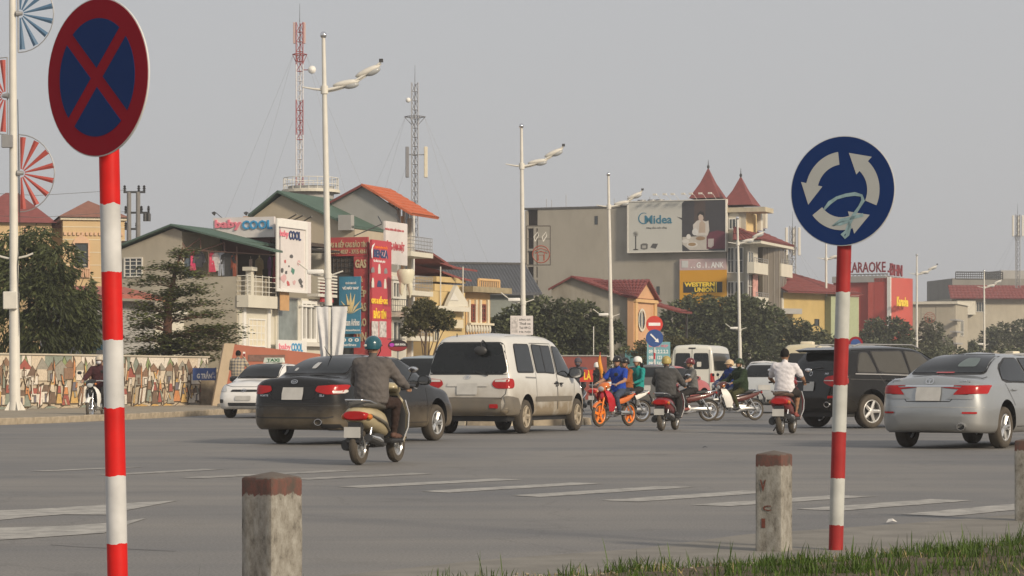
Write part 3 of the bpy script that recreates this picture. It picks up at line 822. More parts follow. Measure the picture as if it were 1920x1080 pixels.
f.text(S, 407, 413, 456, 433, 'baby', m_pink, .16, bd, thick=.06, bold=.03)
f.text(S, 458, 414, 514, 431, 'COOL', m_cyanl, .16, bd, thick=.06, bold=.03)
mb = MB(); y403 = f.P(S, 403, 430)[0]
mb.box(.1, 0, zr - .02, .2, y403, zr + .1); mb.box(.05, .3, zt - .1, .12, y403 - .3, zr - .02); mb.build('terrace_parapet', M('maroon_beam', (.12, .05, .05), .8), f.root)
bd = f.board('sign_board', ('y', -.35), 517, 409, 574, 546, 0, .22, m_boardw)
P2 = ('y', -.57)
mb = MB(); a0, z1 = f.P(P2, 517, 409); a1, _ = f.P(P2, 574, 409); _, z0 = f.P(P2, 517, 546)
for q in ((a0, z0, a0 + .14, z1), (a1 - .14, z0, a1, z1), (a0 + .14, z1 - .32, a1 - .14, z1), (a0 + .14, z0, a1 - .14, z0 + .12)): f.raw(mb, P2, *q, 0, .07)
mb.build('board_frame', m_white, bd)
f.text(P2, 524, 431, 540, 446, 'baby', m_pink, .01, bd, thick=.03, bold=.02)
f.text(P2, 541, 432, 563, 449, 'COOL', m_navy, .01, bd, thick=.03, bold=.03)
rn = random.Random(5)
m_print = [M('print_pink', (.60, .38, .38), .7), M('print_dark', (.10, .10, .10), .7), M('print_green', (.08, .22, .17), .7), M('print_red', (.5, .12, .12), .7)]
for (u, v, s_, k) in ((.25, .18, .16, 0), (.2, .3, .10, 1), (.33, .27, .08, 1), (.55, .3, .13, 2), (.8, .16, .12, 1), (.85, .1, .08, 1), (.4, .12, .10, 3), (.5, .5, .09, 1), (.75, .42, .10, 0), (.3, .42, .06, 3), (.6, .14, .09, 0), (.42, .36, .05, 1)):
    a = a0 + u * (a1 - a0); z = z0 + v * (z1 - z0); mb = MB()
    pts = [(a + s_ * 2.0 * math.cos(t) * rn.uniform(.5, 1), z + s_ * 1.3 * math.sin(t) * rn.uniform(.5, 1)) for t in [2 * PI * i / 9 for i in range(9)]]
    mb.prism(pts, 'y', -.575, -.582); mb.build('printed_figure', m_print[k], bd)
for (px0, px1) in ((561, 590), (592, 618)):
    f.win(A, px0, 563, px1, 641, out=.0, nx=3, nz=1, frame=m_white, t=.12, bar=.14, glass=M('curtained_glass', (.20, .19, .17), .4, var=.4, scale=3, stretch=(6, 6, .3)))
mb = MB(); f.bx(mb, A, 559, 571, 619, 575, .0, .16); mb.build('transom', m_white, f.root)
mb = MB(); f.bx(mb, A, 556, 641, 622, 649, .0, .3); mb.build('sill', m_trim, f.root)
f.win(A, 519, 556, 558, 640, out=.0, nx=1, nz=1, frame=m_trim, t=.05, glass=M('shop_glass', (.20, .23, .22), .15, var=.4, scale=2, spec=.7), name='shop_window')
bd = f.board('sign_board', ('y', -.3), 517, 637, 571, 668, 0, .1, m_white)
f.text(('y', -.4), 523, 644, 545, 658, 'baby', m_pink, .0, bd); f.text(('y', -.4), 546, 643, 567, 659, 'COOL', m_cyanl, .0, bd, bold=.03)
mb = MB(); a0, z0 = f.P(A, 576, 556); a1, _ = f.P(A, 612, 556); mb.box(a0, -.5, z0, a1, 0, z0 + .12)
for k in range(6): mb.box(a0, -.5, z0 + .2 + k * .13, a1, -.46, z0 + .27 + k * .13)
mb.build('terrace_railing', m_trim, f.root)
bd = f.board('sign_board', ('y', -.25), 600, 526, 621, 566, 0, .1, m_redboard)
f.text(('y', -.35), 602, 532, 606, 556, 'G\nA\nS', m_wl, 0, bd); f.text(('y', -.35), 609, 556, 619, 561, 'GAS', m_wl, 0, bd)
# floodlights on the roof edge
for (px_, py_) in ((404, 398), (464, 398)):
    a, z = f.P(S, px_, py_); mb = MB()
    mb.path([(0, a - .35, z - .28), (0, a, z)], .015, n=5); mb.tube((0, a + .02, z), (0, a + .1, z - .07), .05, .09, n=10)
    mb.build('floodlight', m_dkmetal, f.root)

# ---------- gable house behind
f = Fr('gable_house', 'beige gabled house with green sheet roof behind the baby shop', 'house', 668, 114, BETA)
mb = MB(); f.poly(mb, S, [(468, 800), (468, 412), (528, 366), (665, 430), (668, 800)], 0, -5); mb.build('wall', w_beige2, f.root)
f.slab_roof('roof', [(525, 362), (664, 428)], -.3, 6.5, .1, r_green); f.slab_roof('roof', [(470, 407), (525, 362)], -.3, 5.2, .1, r_green)
mb = MB()
for q in ((540, 412, 572, 404), (550, 414, 584, 406), (566, 418, 600, 408)):
    a = f.P(S, q[0], q[1]); b = f.P(S, q[2], q[3]); mb.tube((-.1, *a), (-.9, *b), .03, n=5)
mb.build('board_stay', m_dkmetal, f.root)
mb = MB(); f.raw(mb, S, *f.P(S, 664, 432), *f.P(S, 640, 404), .0, .35); mb.build('gutter_box', w_grey, f.root)

# ---------- gas shop with red boards
f = Fr('gas_shop', 'narrow shop house covered in red gas and stove sign boards', 'shop', 693, 108, BETA)
W = f.P(A, 762, 600)[0]; zr = f.P(S, 693, 506)[1]
mb = MB(); mb.box(0, 0, 0, W, 6, zr); mb.box(0, .05, zr, 1.2, 5, f.P(S, 693, 455)[1]); mb.build('wall', w_pale, f.root)
bd = f.board('sign_board', S, 614, 446, 692, 481, .02, .14, m_redboard2)
f.text(S, 617, 450, 690, 465, 'GAS & BẾP GAS BẢO TÍN', m_tan, .14, bd, thick=.03); f.text(S, 617, 469, 690, 477, '04.3715 4037 - 3715 4161', m_tan, .14, bd, thick=.03)
bd = f.board('sign_board', S, 666, 481, 692, 760, .02, .15, m_redboard2)
for i, (b_, y0, y1, x0) in enumerate((('GAS', 487, 503, 669), ('&', 518, 529, 676), ('BẾP', 537, 557, 669), ('GAS', 568, 584, 669), ('BẢO', 592, 612, 669), ('TÍN', 619, 640, 669))):
    f.text(S, x0, y0, 690 if i != 1 else 683, y1, b_, m_tan, .15, bd, thick=.04, bold=.03)
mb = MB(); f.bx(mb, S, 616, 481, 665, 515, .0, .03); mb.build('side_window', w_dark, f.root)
f.rail(S, 626, 482, 664, 512, .05, m_dkmetal, 5, 3, .012, 'window_grille')
mb = MB(); f.bx(mb, S, 616, 515, 665, 760, .0, .02); mb.build('side_wall', M('dark_grey_panel', (.06, .065, .07), .7), f.root)
bd = f.board('airline_board', ('x', -.5), 638, 519, 677, 626, 0, .12, m_blueb)
P3 = ('x', -.62)
f.text(P3, 648, 528, 668, 534, 'ĐẠI LÝ CHÍNH THỨC', m_wl, 0, bd, thick=.015); f.text(P3, 642, 537, 673, 543, 'VÉ MÁY BAY', m_wl, 0, bd, thick=.015, bold=.04)
f.text(P3, 640, 598, 674, 611, 'Vietnam Airlines', m_wl, 0, bd, thick=.015); f.text(P3, 640, 617, 675, 621, 'www.vietnamairlines.com', m_wl, 0, bd, thick=.012)
ac, zc = f.P(P3, 657.5, 588); _, zt_ = f.P(P3, 657.5, 549)
for k in range(-3, 4):   # lotus petals
    h = (zt_ - zc) * (1, .94, .62, .38)[abs(k)]; lean = k * .115; mb = MB()
    pts = [(ac - lean * .25, zc), (ac - lean * .9 - .055, zc + h * .5), (ac - lean * 1.5 * (1 + .15 * abs(k)), zc + h), (ac - lean * .9 + .055, zc + h * .5)]
    mb.prism(pts, 'x', P3[1], P3[1] - .012 - .004 * (3 - abs(k))); mb.build('lotus_petal', m_gold, bd)
bd = f.board('shop_sign', ('x', -.45), 636, 632, 676, 652, 0, .1, m_blueb)
f.text(('x', -.55), 645, 644, 668, 649, 'airlines', m_wl, 0, bd, thick=.012)
for k in range(3): f.text(('x', -.55), 641 + k * 12, 634, 649 + k * 12, 641, 'O', m_wl, 0, bd, thick=.012, bold=.06)
# front board
RB = ('y', -.12); bd = f.board('front_board', RB, 693, 449, 729, 668, 0, .12, m_redboard); RB = ('y', -.24)
f.text(RB, 703, 459, 726, 465, 'NHÀ PHÂN PHỐI', m_orange, .0, bd, thick=.015, bold=.02); f.text(RB, 700, 467, 727, 482, 'BENZA', m_navy, .008, bd, thick=.02, bold=.045); f.text(RB, 700.5, 467, 727, 482, 'BENZA', m_wl, .0, bd, thick=.006, bold=.075)
f.text(RB, 700, 486, 722, 492, 'Gia đình hạnh phúc', m_wl, .0, bd, thick=.015)
mb = MB(); f.poly(mb, RB, [(697, 484), (696, 470), (698, 460), (703, 456), (699, 464), (698, 484)], 0, .012); mb.build('flame', m_wl, bd)
for (x, y, k) in ((699, 506, 0), (711, 504, 1), (723, 508, 0), (699, 530, 1), (711, 532, 2), (722, 532, 1)):
    mb = MB(); w, h = ((3, 5), (2.2, 9), (4, 6))[k]
    f.poly(mb, RB, [(x - w, y + h), (x - w, y), (x - w * .5, y - h), (x + w * .5, y - h), (x + w, y), (x + w, y + h)], 0, .012)
    mb.build('printed_cylinder', (m_grmetal, m_trim, m_navy)[k], bd)
f.text(RB, 696, 554, 726, 569, 'GAS & BẾP GAS', m_yellowl, .0, bd, thick=.03, bold=.03); f.text(RB, 700, 577, 723, 597, 'BẢO TÍN', m_yellowl, .0, bd, thick=.03, bold=.03)
for (x0, x1) in ((697, 709), (711, 724)):
    mb = MB(); f.bx(mb, RB, x0, 602, x1, 632, 0, .015); mb.build('printed_photo', M('photo_print', (.55, .48, .46), .6, var=.6, scale=7), bd)
mb = MB(); f.bx(mb, A, 731, 517, 757, 524, 0, .12); mb.build('cornice', m_trim, f.root)
f.win(A, 733, 526, 748, 560, nx=2, nz=1, frame=m_trim, t=.1, bar=.1); f.win(A, 733, 600, 752, 655, nx=2, nz=1, frame=m_trim, t=.1, bar=.1)
mb = MB(); a0, z0 = f.P(A, 729, 594); a1, _ = f.P(A, 757, 594); mb.box(a0, -.8, z0, a1, 0, z0 + .26); mb.build('balcony', w_pale, f.root)
f.rail(('y', -.75), 735, 560, 765, 584, 0, m_dkmetal, 9, 2, .012)
# dentist's board and tooth
DB = ('y', .12); t = thing('dental_board', 'white dental clinic board on stays above the giant tooth', 'sign', f.loc, f.b)
mb = MB(); f.bx(mb, DB, 719, 414, 760, 494, 0, .1); bd = mb.build('panel', m_boardw, t)
DB = ('y', .02)
f.text(DB, 722, 425, 757, 432, 'PHÒNG KHÁM CHẤT LƯỢNG CAO', m_redboard, 0, t, thick=.015); f.text(DB, 722, 450, 758, 471, 'RĂNG-HÀM-MẶT', m_redboard, 0, t, thick=.02, bold=.03)
f.text(DB, 722, 485, 732, 488, 'Tel: 37154', m_navy, 0, t, thick=.01)
mb = MB()
for (p, q) in (((719, 420), (700, 442)), ((757, 425), (778, 400)), ((719, 418), (745, 405))):
    a = f.P(DB, *p); b = f.P(('y', 0), *q); mb.tube((a[0], .1, a[1]), (b[0], 0.9, b[1]), .025, n=5)
mb.build('stay', m_dkmetal, t)
a, z = f.P(('y', -1.15), 761, 505)
t = Matrix.Rotation(f.b, 3, 'Z') @ Vector((a, -1.15, z)) + f.loc
mb = MB()   # molar: crown with two tapering roots
rings = []
for (zz, rx, ry) in ((-.02, .20, .17), (.0, .30, .24), (-.1, .36, .28), (-.28, .35, .27), (-.45, .30, .23), (-.55, .27, .20), (-.62, .24, .17)):
    rings.append([(rx * math.cos(th) * (1 + .06 * math.cos(4 * th)), ry * math.sin(th), zz) for th in [2 * PI * i / 20 for i in range(20)]])
mb.loft(rings)
for sx_, ln in ((-1, .62), (1, .72)):
    mb.path([(sx_ * .13, 0, -.5), (sx_ * .18, 0, -.75), (sx_ * .20, 0, -1.0), (sx_ * .17, 0, -.5 - ln)], [.14, .115, .075, .02], n=10)
o = mb.build('tooth_sculpture', M('ivory_enamel', (.62, .58, .44), .45, var=.08), smooth=50, loc=t, rot=(0, 0, .15)); tag(o, 'giant cream tooth model hanging under the dental board', 'sign')

# ---------- tall house with the orange tiled roof
f = Fr('orange_roof_house', 'three-storey house with steep orange tiled roof and stacked balconies', 'house', 748, 117, BETA)
W = f.P(A, 794, 500)[0]
mb = MB(); f.poly(mb, S, [(590, 800), (590, 405), (625, 378), (682, 350), (744, 394), (748, 800)], 0, -.25); mb.build('gable_wall', w_grey, f.root)
zt = f.P(A, 748, 398)[1]
mb = MB(); mb.box(.25, .9, 0, W, 8, zt); mb.build('wall', w_orange, f.root)
r0 = f.P(S, 682, 346); r1 = f.P(S, 776, 402)
tiles(f.root, 'roof', (-.3, r1[0], r1[1]), (W + .1, r1[0], r1[1]), (W + .1, r0[0], r0[1]), (-.3, r0[0], r0[1]), r_orange)
r2 = f.P(S, 590, 396)
mb = MB(); mb.quad((-.3, r0[0], r0[1]), (W, r0[0], r0[1]), (W, r2[0], r2[1]), (-.3, r2[0], r2[1])); mb.quad((-.3, r0[0], r0[1] - .12), (-.3, r2[0], r2[1] - .12), (-.3, r2[0], r2[1]), (-.3, r0[0], r0[1])); mb.build('rear_roof', r_red, f.root)
for (ys, yr) in ((472, 444), (545, 517), (630, 600)):
    zs = f.P(A, 762, ys)[1]; z2 = f.P(A, 762, yr)[1]
    mb = MB(); mb.box(.35, -.45, zs - .22, W + .1, .9, zs); mb.build('balcony', w_pale, f.root)
    mb = MB()
    for i in range(15): x = .4 + (W - .35) * i / 14; mb.tube((x, -.42, zs), (x, -.42, z2), .014, n=4)
    for i in range(4): z = zs + (z2 - zs) * (i + 1) / 4; mb.tube((.4, -.42, z), (W + .06, -.42, z), .016, n=4); mb.tube((.4, -.42, z), (.4, .8, z), .016, n=4)
    mb.build('railing', m_grmetal, f.root)
    for i in range(2):
        x = 1.0 + i * 1.7; w_ = MB()
        w_.box(x, .82, zs + .05, x + .12, .95, zs + 2.2); w_.box(x + 1.1, .82, zs + .05, x + 1.22, .95, zs + 2.2); w_.box(x, .82, zs + 2.2, x + 1.22, .95, zs + 2.32); w_.box(x + .56, .84, zs + .05, x + .64, .94, zs + 2.2)
        wf = w_.build('window', m_white, f.root); MB().box(x + .1, .87, zs + .05, x + 1.12, .895, zs + 2.22).build('pane', m_glassw, wf)
mb = MB()
for x in (.45, W - .25): MB().box(x, .5, 0, x + .22, .72, zt - .1).build('column', m_trim, f.root)

# ---------- yellow houses
f = Fr('yellow_temple_house', 'yellow house with a small pediment and curved dark red roofs', 'house', 806, 124, 62)
W = f.P(A, 872, 600)[0]
mb = MB(); mb.box(0, 0, 0, W, 7, f.P(A, 806, 545)[1]); mb.build('wall', w_yellow, f.root)
mb = MB(); f.poly(mb, ('y', -.25), [(832, 575), (835, 566), (850, 535), (870, 566), (872, 575)], 0, .2); ped = mb.build('pediment', w_pale, f.root)
mb = MB(); f.poly(mb, ('y', -.45), [(843, 563), (850, 548), (859, 563)], 0, .03); mb.build('pediment_relief', m_trim, ped)
mb = MB(); f.bx(mb, ('y', -.25), 806, 573, 872, 582, 0, .3); mb.build('cornice', w_pale, f.root)
for (pts, w0, w1) in (([(805, 474), (818, 490), (840, 499), (872, 503)], 0.4, 3.2), ([(830, 508), (845, 516), (868, 521)], .6, 3.0)):
    q = [f.P(('y', .6), *p) for p in pts]; mb = MB()
    for a, b in zip(q, q[1:]): mb.add([(a[0], w0, a[1]), (b[0], w0 - .5, b[1] - .1), (b[0], w1, b[1]), (a[0], w1, a[1] + .5)], [(0, 1, 2, 3)]); mb.add([(a[0], w0, a[1] - .1), (b[0], w0 - .5, b[1] - .2), (b[0], w0 - .5, b[1] - .1), (a[0], w0, a[1])], [(0, 1, 2, 3)])
    mb.build('curved_roof', r_red, f.root)
mb = MB(); f.bx(mb, ('y', .5), 815, 518, 870, 528, -2, .1); f.bx(mb, ('y', .5), 815, 532, 870, 545, -2, 0); mb.build('attic', w_yellow, f.root)
mb = MB()
for px_ in (826, 868): a, z = f.P(('y', -.1), px_, 500); MB().tube((a, -.1, z - 3), (a, -.1, z), .03, n=6).build('canopy_post', m_trim, f.root)
f.win(('y', 0), 812, 600, 822, 640, nx=2, frame=m_cream); mb = MB(); f.bx(mb, ('y', -.1), 838, 597, 868, 617, 0, .1); mb.build('balcony_panel', w_yellow, f.root)
mb = MB(); a0, z0 = f.P(('y', -.25), 851, 615); a1, z1 = f.P(('y', -.25), 866, 600)
for i in range(7): mb.tube((a0 + (a1 - a0) * i / 6, -.28, z0), (a0 + (a1 - a0) * i / 6, -.28, z1), .05, n=6)
mb.build('baluster', m_cream, f.root)

f = Fr('orange_house', 'small orange house with twin shuttered windows and flat parapet roof', 'house', 874, 128, 60)
W = f.P(A, 919, 600)[0]
mb = MB(); mb.box(0, 0, 0, W, 6, f.P(A, 874, 548)[1]); mb.build('wall', w_ochre, f.root)
mb = MB(); a, z = f.P(A, 874, 548); mb.box(-.5, -.7, z, W + 1.0, 6, z + .28); mb.build('roof_slab', M('mossy_slab', (.30, .25, .16), .9, var=.3, scale=3), f.root)
f.rail(('y', -.5), 897, 524, 936, 543, 0, w_ochre, 10, 1, .05, 'parapet')
for (x0, x1) in ((883, 894), (900, 909)): f.win(A, x0, 570, x1, 603, nx=2, nz=4, frame=M('red_shutter', (.22, .06, .04), .7), t=.08, bar=.07)
mb = MB()
for x in (876, 889, 897, 911): f.bx(mb, A, x, 562, x + 3, 606, 0, .12)
f.bx(mb, A, 875, 605, 919, 609, 0, .25); mb.build('trim', m_cream, f.root)
mb = MB(); a0, z0 = f.P(('y', -.2), 876, 624); a1, z1 = f.P(('y', -.2), 918, 610)
for i in range(9): mb.ell((a0 + (a1 - a0) * i / 8, -.2, (z0 + z1) / 2), (.09, .09, (z1 - z0) * .5), 8, 6)
mb.build('baluster', w_pale, f.root)

f = Fr('slate_roof_hall', 'long hall with dark slate-grey sheet roof and grey-green wall', 'building', 905, 150, 15)
a0, z0 = f.P(A, 845, 545); a1, z1 = f.P(A, 1000, 492)
mb = MB(); mb.box(a0, 0, 0, a1, 6, z0); mb.build('wall', M('grey_green_wall', (.20, .22, .20), .8, streak=.2), f.root)
mb = MB(); n = 60; vs = []
for i in range(n + 1):
    x = a0 - .4 + (a1 - a0 + .8) * i / n; w = .05 * (i % 2); vs += [(x, -.5, z0 - .1 + w), (x, 3.2, z1 + w), (x, -.5, z0 - .25)]
mb.add(vs, [(3 * i, 3 * i + 3, 3 * i + 4, 3 * i + 1) for i in range(n)] + [(3 * i + 2, 3 * i + 5, 3 * i + 3, 3 * i) for i in range(n)]); mb.build('roof', r_slate, f.root)
mb = MB(); mb.box(a0 - .4, 3.1, z1, a1 + .4, 3.3, z1 + .12); mb.build('ridge_cap', m_dkmetal, f.root)

# ---------- big plain wall with the appliance billboard
f = Fr('billboard_building', 'tall stained beige building with a blank side wall carrying the appliance billboard', 'building', 1361, 180, BETA)
W = f.P(A, 1364, 600)[0]; yL = f.P(S, 985, 400)[0]; zt = f.P(S, 985, 393)[1]
y0_ = f.P(S, 1008, 400)[0]
mb = MB(); mb.box(0, 0, 0, 9, y0_, zt); mb.build('wall', w_midea, f.root)
mb = MB(); mb.box(-.08, -.1, zt, 9, yL + .2, zt + .12); mb.build('coping', M('dark_coping', (.10, .10, .10), .9), f.root)
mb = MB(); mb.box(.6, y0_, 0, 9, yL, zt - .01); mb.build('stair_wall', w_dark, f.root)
mb = MB()
for (px_, py0, py1) in ((987, 395, 640), (1003, 425, 640)): a = f.P(S, px_, 500)[0]; mb.box(-.02, a - .1, 0, .2, a + .1, f.P(S, px_, py0)[1])
for py_ in (428, 470, 500, 525, 555, 585): a, z = f.P(S, 1004, py_); mb.box(0, y0_, z, .5, yL, z + .15)
mb.build('stair_frame', w_midea, f.root)
for (px_, py_) in ((1118, 413), (1120, 531), (1234, 545), (1122, 560)): f.win(S, px_ - 3, py_ - 8, px_ + 3, py_ + 8, nx=1, nz=2, frame=m_dkmetal, t=.02, bar=.03)
rn = random.Random(9); mb = MB()
for _ in range(7):
    px_ = rn.uniform(1010, 1290); a = f.P(S, px_, 400)[0]; mb.tube((1.5, a, zt), (1.5, a, zt + rn.uniform(.5, 1.2)), .02, n=4)
mb.build('roof_aerial', m_grmetal, f.root)
for (px_) in (1197, 1216, 1232): a = f.P(S, px_, 378)[0]; MB().tube((.8, a, zt + .1), (.8, a, zt + .55), .32, .3, n=14).build('roof_tank', m_grmetal, f.root)
# billboard
t = thing('billboard', 'large pale appliance billboard with a dark picture of a person at a table', 'billboard', f.loc, f.b)
BP = ('x', -.5); mb = MB(); a0, z1 = f.P(BP, 1178, 379); a1, _ = f.P(BP, 1360, 379); _, z0 = f.P(BP, 1178, 473)
f.raw(mb, BP, a0, z0, a1, z1, -.35, 0); mb.build('panel', M('billboard_print', (.50, .50, .46), .6, var=.04, scale=.6), t)
mb = MB()
for q in ((a0 + .08, z0 - .06, a0, z1 + .06), (a1, z0 - .06, a1 - .08, z1 + .06), (a0, z1, a1, z1 + .06), (a0, z0 - .06, a1, z0)): f.raw(mb, BP, *q, -.4, .05)
mb.build('frame', m_trim, t)
u0 = f.P(BP, 1277, 400)[0]
def bb(u, v): return (u0 + u * (a1 - u0), z0 + v * (z1 - z0))
def bbx(u, v): return (a0 + u * (a1 - a0), z0 + v * (z1 - z0))
def pic(name, pts, col, o=0.006, fn=bb):
    mb = MB(); mb.prism([fn(*p) for p in pts], 'x', BP[1] - .001, BP[1] - o); return mb.build(name, M('print_%02d_%02d_%02d' % tuple(int(c * 99) for c in col), col, .6, var=.12, scale=2), t)
pic('picture', [(.03, .0), (1, .0), (1, 1), (.08, 1), (.02, .95), (.02, .66), (-.1, .69), (.02, .62), (.02, .3)], (.045, .045, .052), .004)
pic('picture_wall', [(.30, .35), (.55, .35), (.55, .99), (.30, .99)], (.075, .055, .05), .005)
pic('printed_table', [(.03, .14), (.03, .28), (.62, .30), (.62, .02), (.2, .02)], (.48, .45, .40), .006)
pic('printed_person', [(.28, .34), (.27, .52), (.36, .60), (.45, .62), (.56, .58), (.62, .60), (.64, .40), (.60, .30), (.36, .30)], (.55, .52, .48), .008)
pic('printed_blouse', [(.40, .36), (.42, .56), (.48, .60), (.55, .54), (.55, .36)], (.45, .36, .28), .010)
pic('printed_face', [(.40, .62), (.39, .70), (.43, .74), (.49, .72), (.51, .64), (.47, .58)], (.50, .40, .34), .010)
pic('printed_hair', [(.37, .66), (.37, .74), (.44, .79), (.52, .76), (.53, .66), (.50, .70), (.43, .73), (.39, .69)], (.02, .018, .018), .012)
pic('printed_cooker', [(.58, .04), (.58, .28), (.66, .37), (.82, .40), (1, .37), (1, .04)], (.13, .03, .05), .012)
pic('printed_cooker_front', [(.61, .08), (.61, .24), (.74, .24), (.74, .10), (.68, .06)], (.42, .38, .36), .014)
for (cx, cy, rx, ry, col) in ((.25, .13, .13, .055, (.60, .58, .54)), (.25, .135, .09, .035, (.32, .22, .12)), (.1, .2, .08, .04, (.58, .56, .52)), (.44, .25, .11, .04, (.30, .20, .12)), (.17, .29, .05, .05, (.66, .64, .60)), (.32, .38, .07, .07, (.60, .60, .58))):
    pic('printed_dish', [(cx + rx * math.cos(k * PI / 6), cy + ry * math.sin(k * PI / 6)) for k in range(12)], col, .009 + .003 * (col[0] < .4))
m_teal = M('teal_letter', (.03, .17, .26), .5)
a_, z_ = f.P(BP, 1207, 409.5)
mb = MB(); n = 40
for i in range(n):
    t0, t1 = R(60 + 290 * i / n), R(60 + 290 * (i + 1) / n); w0, w1 = .035 + .05 * abs(math.sin(i / n * PI)), .035 + .05 * abs(math.sin((i + 1) / n * PI)); r = .41
    mb.add([(BP[1] - .012, a_ - r * math.cos(t0), z_ + r * math.sin(t0)), (BP[1] - .012, a_ - (r - w0) * math.cos(t0), z_ + (r - w0) * math.sin(t0)), (BP[1] - .012, a_ - (r - w1) * math.cos(t1), z_ + (r - w1) * math.sin(t1)), (BP[1] - .012, a_ - r * math.cos(t1), z_ + r * math.sin(t1))], [(0, 1, 2, 3)])
mb.build('logo_ring', m_teal, t)
f.text(BP, 1209, 404, 1260, 420, 'Midea', m_teal, 0, t, bold=.02); f.text(BP, 1212, 425, 1250, 430, 'Nâng tầm cuộc sống', m_dkmetal, 0, t, thick=.01)
pic('printed_fan_stand', [(.055, .04), (.10, .04), (.105, .055), (.083, .065), (.083, .33), (.073, .33), (.073, .065), (.05, .055)], (.03, .03, .03), .01, bbx)
a_, z_ = bbx(.078, .36); mb = MB()
for k in range(14): th = k * PI / 7; mb.tube((BP[1] - .01, a_, z_), (BP[1] - .01, a_ + .2 * math.cos(th), z_ + .2 * math.sin(th)), .012, n=4)
mb.build('printed_fan', M('fan_print', (.18, .18, .17), .6), t)
pic('printed_pot', [(.13, .06), (.13, .15), (.15, .17), (.19, .17), (.205, .15), (.20, .06), (.165, .045)], (.12, .12, .11), .01, bbx)
pic('printed_pot_front', [(.145, .075), (.145, .13), (.185, .13), (.185, .075)], (.38, .37, .34), .013, bbx)
pic('printed_plate', [(.23, .09), (.255, .165), (.31, .16), (.285, .06)], (.08, .08, .08), .01, bbx)
for px_ in (1239, 1257, 1272, 1292, 1306, 1324, 1342):
    a, z = f.P(BP, px_, 377); z = z1 + .05; mb = MB()
    mb.path([(-.3, a, z), (-.7, a + .15, z + .35), (-1.15, a + .25, z + .42)], .015, n=4); mb.box(-1.3, a + .1, z + .33, -1.1, a + .35, z + .45); mb.build('spotlight', m_trim, t)
# yellow money-transfer sign
t = thing('money_transfer_sign', 'orange-yellow money transfer board with pale pink strip on the blank wall', 'sign', f.loc, f.b)
BP = ('x', -.15); mb = MB(); f.bx(mb, BP, 1275, 507, 1362, 650, -.12, .1); mb.build('panel', M('amber_board', (.60, .30, .015), .55, var=.06, scale=.8), t)
mb = MB(); f.bx(mb, BP, 1275, 486, 1362, 507, -.12, .105); mb.build('strip', M('pale_pink_board', (.50, .38, .38), .6), t)
mb = MB(); f.bx(mb, BP, 1282, 529, 1355, 549, .1, .115); mb.build('black_field', M('soft_black', (.025, .025, .025), .6), t)
f.text(BP, 1284, 529.5, 1341, 538, 'WESTERN', m_yellowl, .115, t, bold=.05, thick=.015); f.text(BP, 1303, 539, 1341, 548, 'UNION', m_yellowl, .115, t, bold=.05, thick=.015)
mb = MB(); f.bx(mb, BP, 1343, 529, 1344.5, 549, .115, .125); mb.build('bar', m_yellowl, t)
f.text(BP, 1302, 554, 1352, 558, 'CHUYỂN TIỀN NHANH', m_dkmetal, .1, t, thick=.01)
f.text(BP, 1296, 492, 1358, 503, '. . G . I . ANK', m_wl, .105, t, bold=.03); mb = MB(); f.bx(mb, BP, 1279, 489, 1291, 502, .105, .12); mb.build('emblem', m_sgwhite, t)

# ---------- spired tower building beside it
f = Fr('spired_building', 'cream corner building with two pointed red spires and cream balconies', 'building', 1398, 179.6, BETA)
def pyr(px, py_tip, py_base, hw, plx, name='spire', ov=.0):
    a, zt_ = f.P(('x', plx), px, py_tip); _, zb_ = f.P(('x', plx), px, py_base); mb = MB()
    c = plx + 0.0; vs = [(c - hw, a - hw, zb_), (c + hw, a - hw, zb_), (c + hw, a + hw, zb_), (c - hw, a + hw, zb_)]
    m1 = [((x - c) * .42 + c, (y - a) * .42 + a, zb_ + (zt_ - zb_) * .5) for x, y, z in vs]
    mb.add(vs + m1 + [(c, a, zt_)], [(3, 2, 1, 0)] + [(i, (i + 1) % 4, 4 + (i + 1) % 4, 4 + i) for i in range(4)] + [(4 + i, 4 + (i + 1) % 4, 8) for i in range(4)])
    o = mb.build(name, r_red, f.root); mb = MB(); mb.tube((c, a, zt_ - .1), (c, a, zt_ + .55), .05, .012, n=6); mb.ell((c, a, zt_ + .05), (.1, .1, .14), 8, 6); mb.build('finial', m_dkmetal, o)
    return a, c, zb_
pyr(1328, 314, 373, 1.12, 1.9); a, c, zb_ = pyr(1389, 330, 386, 1.16, .85)
z2 = f.P(S, 1398, 398)[1]
mb = MB(); mb.box(-.35, -1.5, z2, 2.0, 2.1, z2 + .33); mb.build('tower_slab', M('weathered_cream', (.50, .44, .32), .85, streak=.5, var=.15), f.root)
y1 = f.P(S, 1363, 500)[0]; z3 = f.P(S, 1398, 455)[1]
m_tw = M('cream_grey_render', (.46, .43, .35), .8, streak=.35, var=.1, scale=1)
mb = MB(); mb.box(0, 0, 0, 1.4, y1, z2); mb.build('tower', m_tw, f.root)
mb = MB(); f.poly(mb, S, [(1364, 432), (1364, 408), (1370, 400), (1377, 398), (1384, 400), (1389, 408), (1389, 432)], .0, .06); ar = mb.build('arch_panel', w_pale, f.root)
f.win(S, 1367, 410, 1386, 430, out=.06, nx=3, nz=1, frame=m_white, t=.05, bar=.05, parent=f.root)
f.win(S, 1364, 464, 1377, 512, nx=2, nz=2, frame=m_white, t=.06); f.win(S, 1378, 464, 1394, 512, nx=2, nz=2, frame=m_white, t=.06)
f.win(S, 1364, 528, 1377, 575, nx=2, nz=2, frame=m_white, t=.06); f.win(S, 1378, 528, 1394, 575, nx=2, nz=2, frame=m_white, t=.06)
mb = MB(); f.bx(mb, A, 1399, 455, 1418, 398, .0, .03); mb.build('yellow_front', M('sunny_yellow', (.68, .52, .26), .8), f.root)
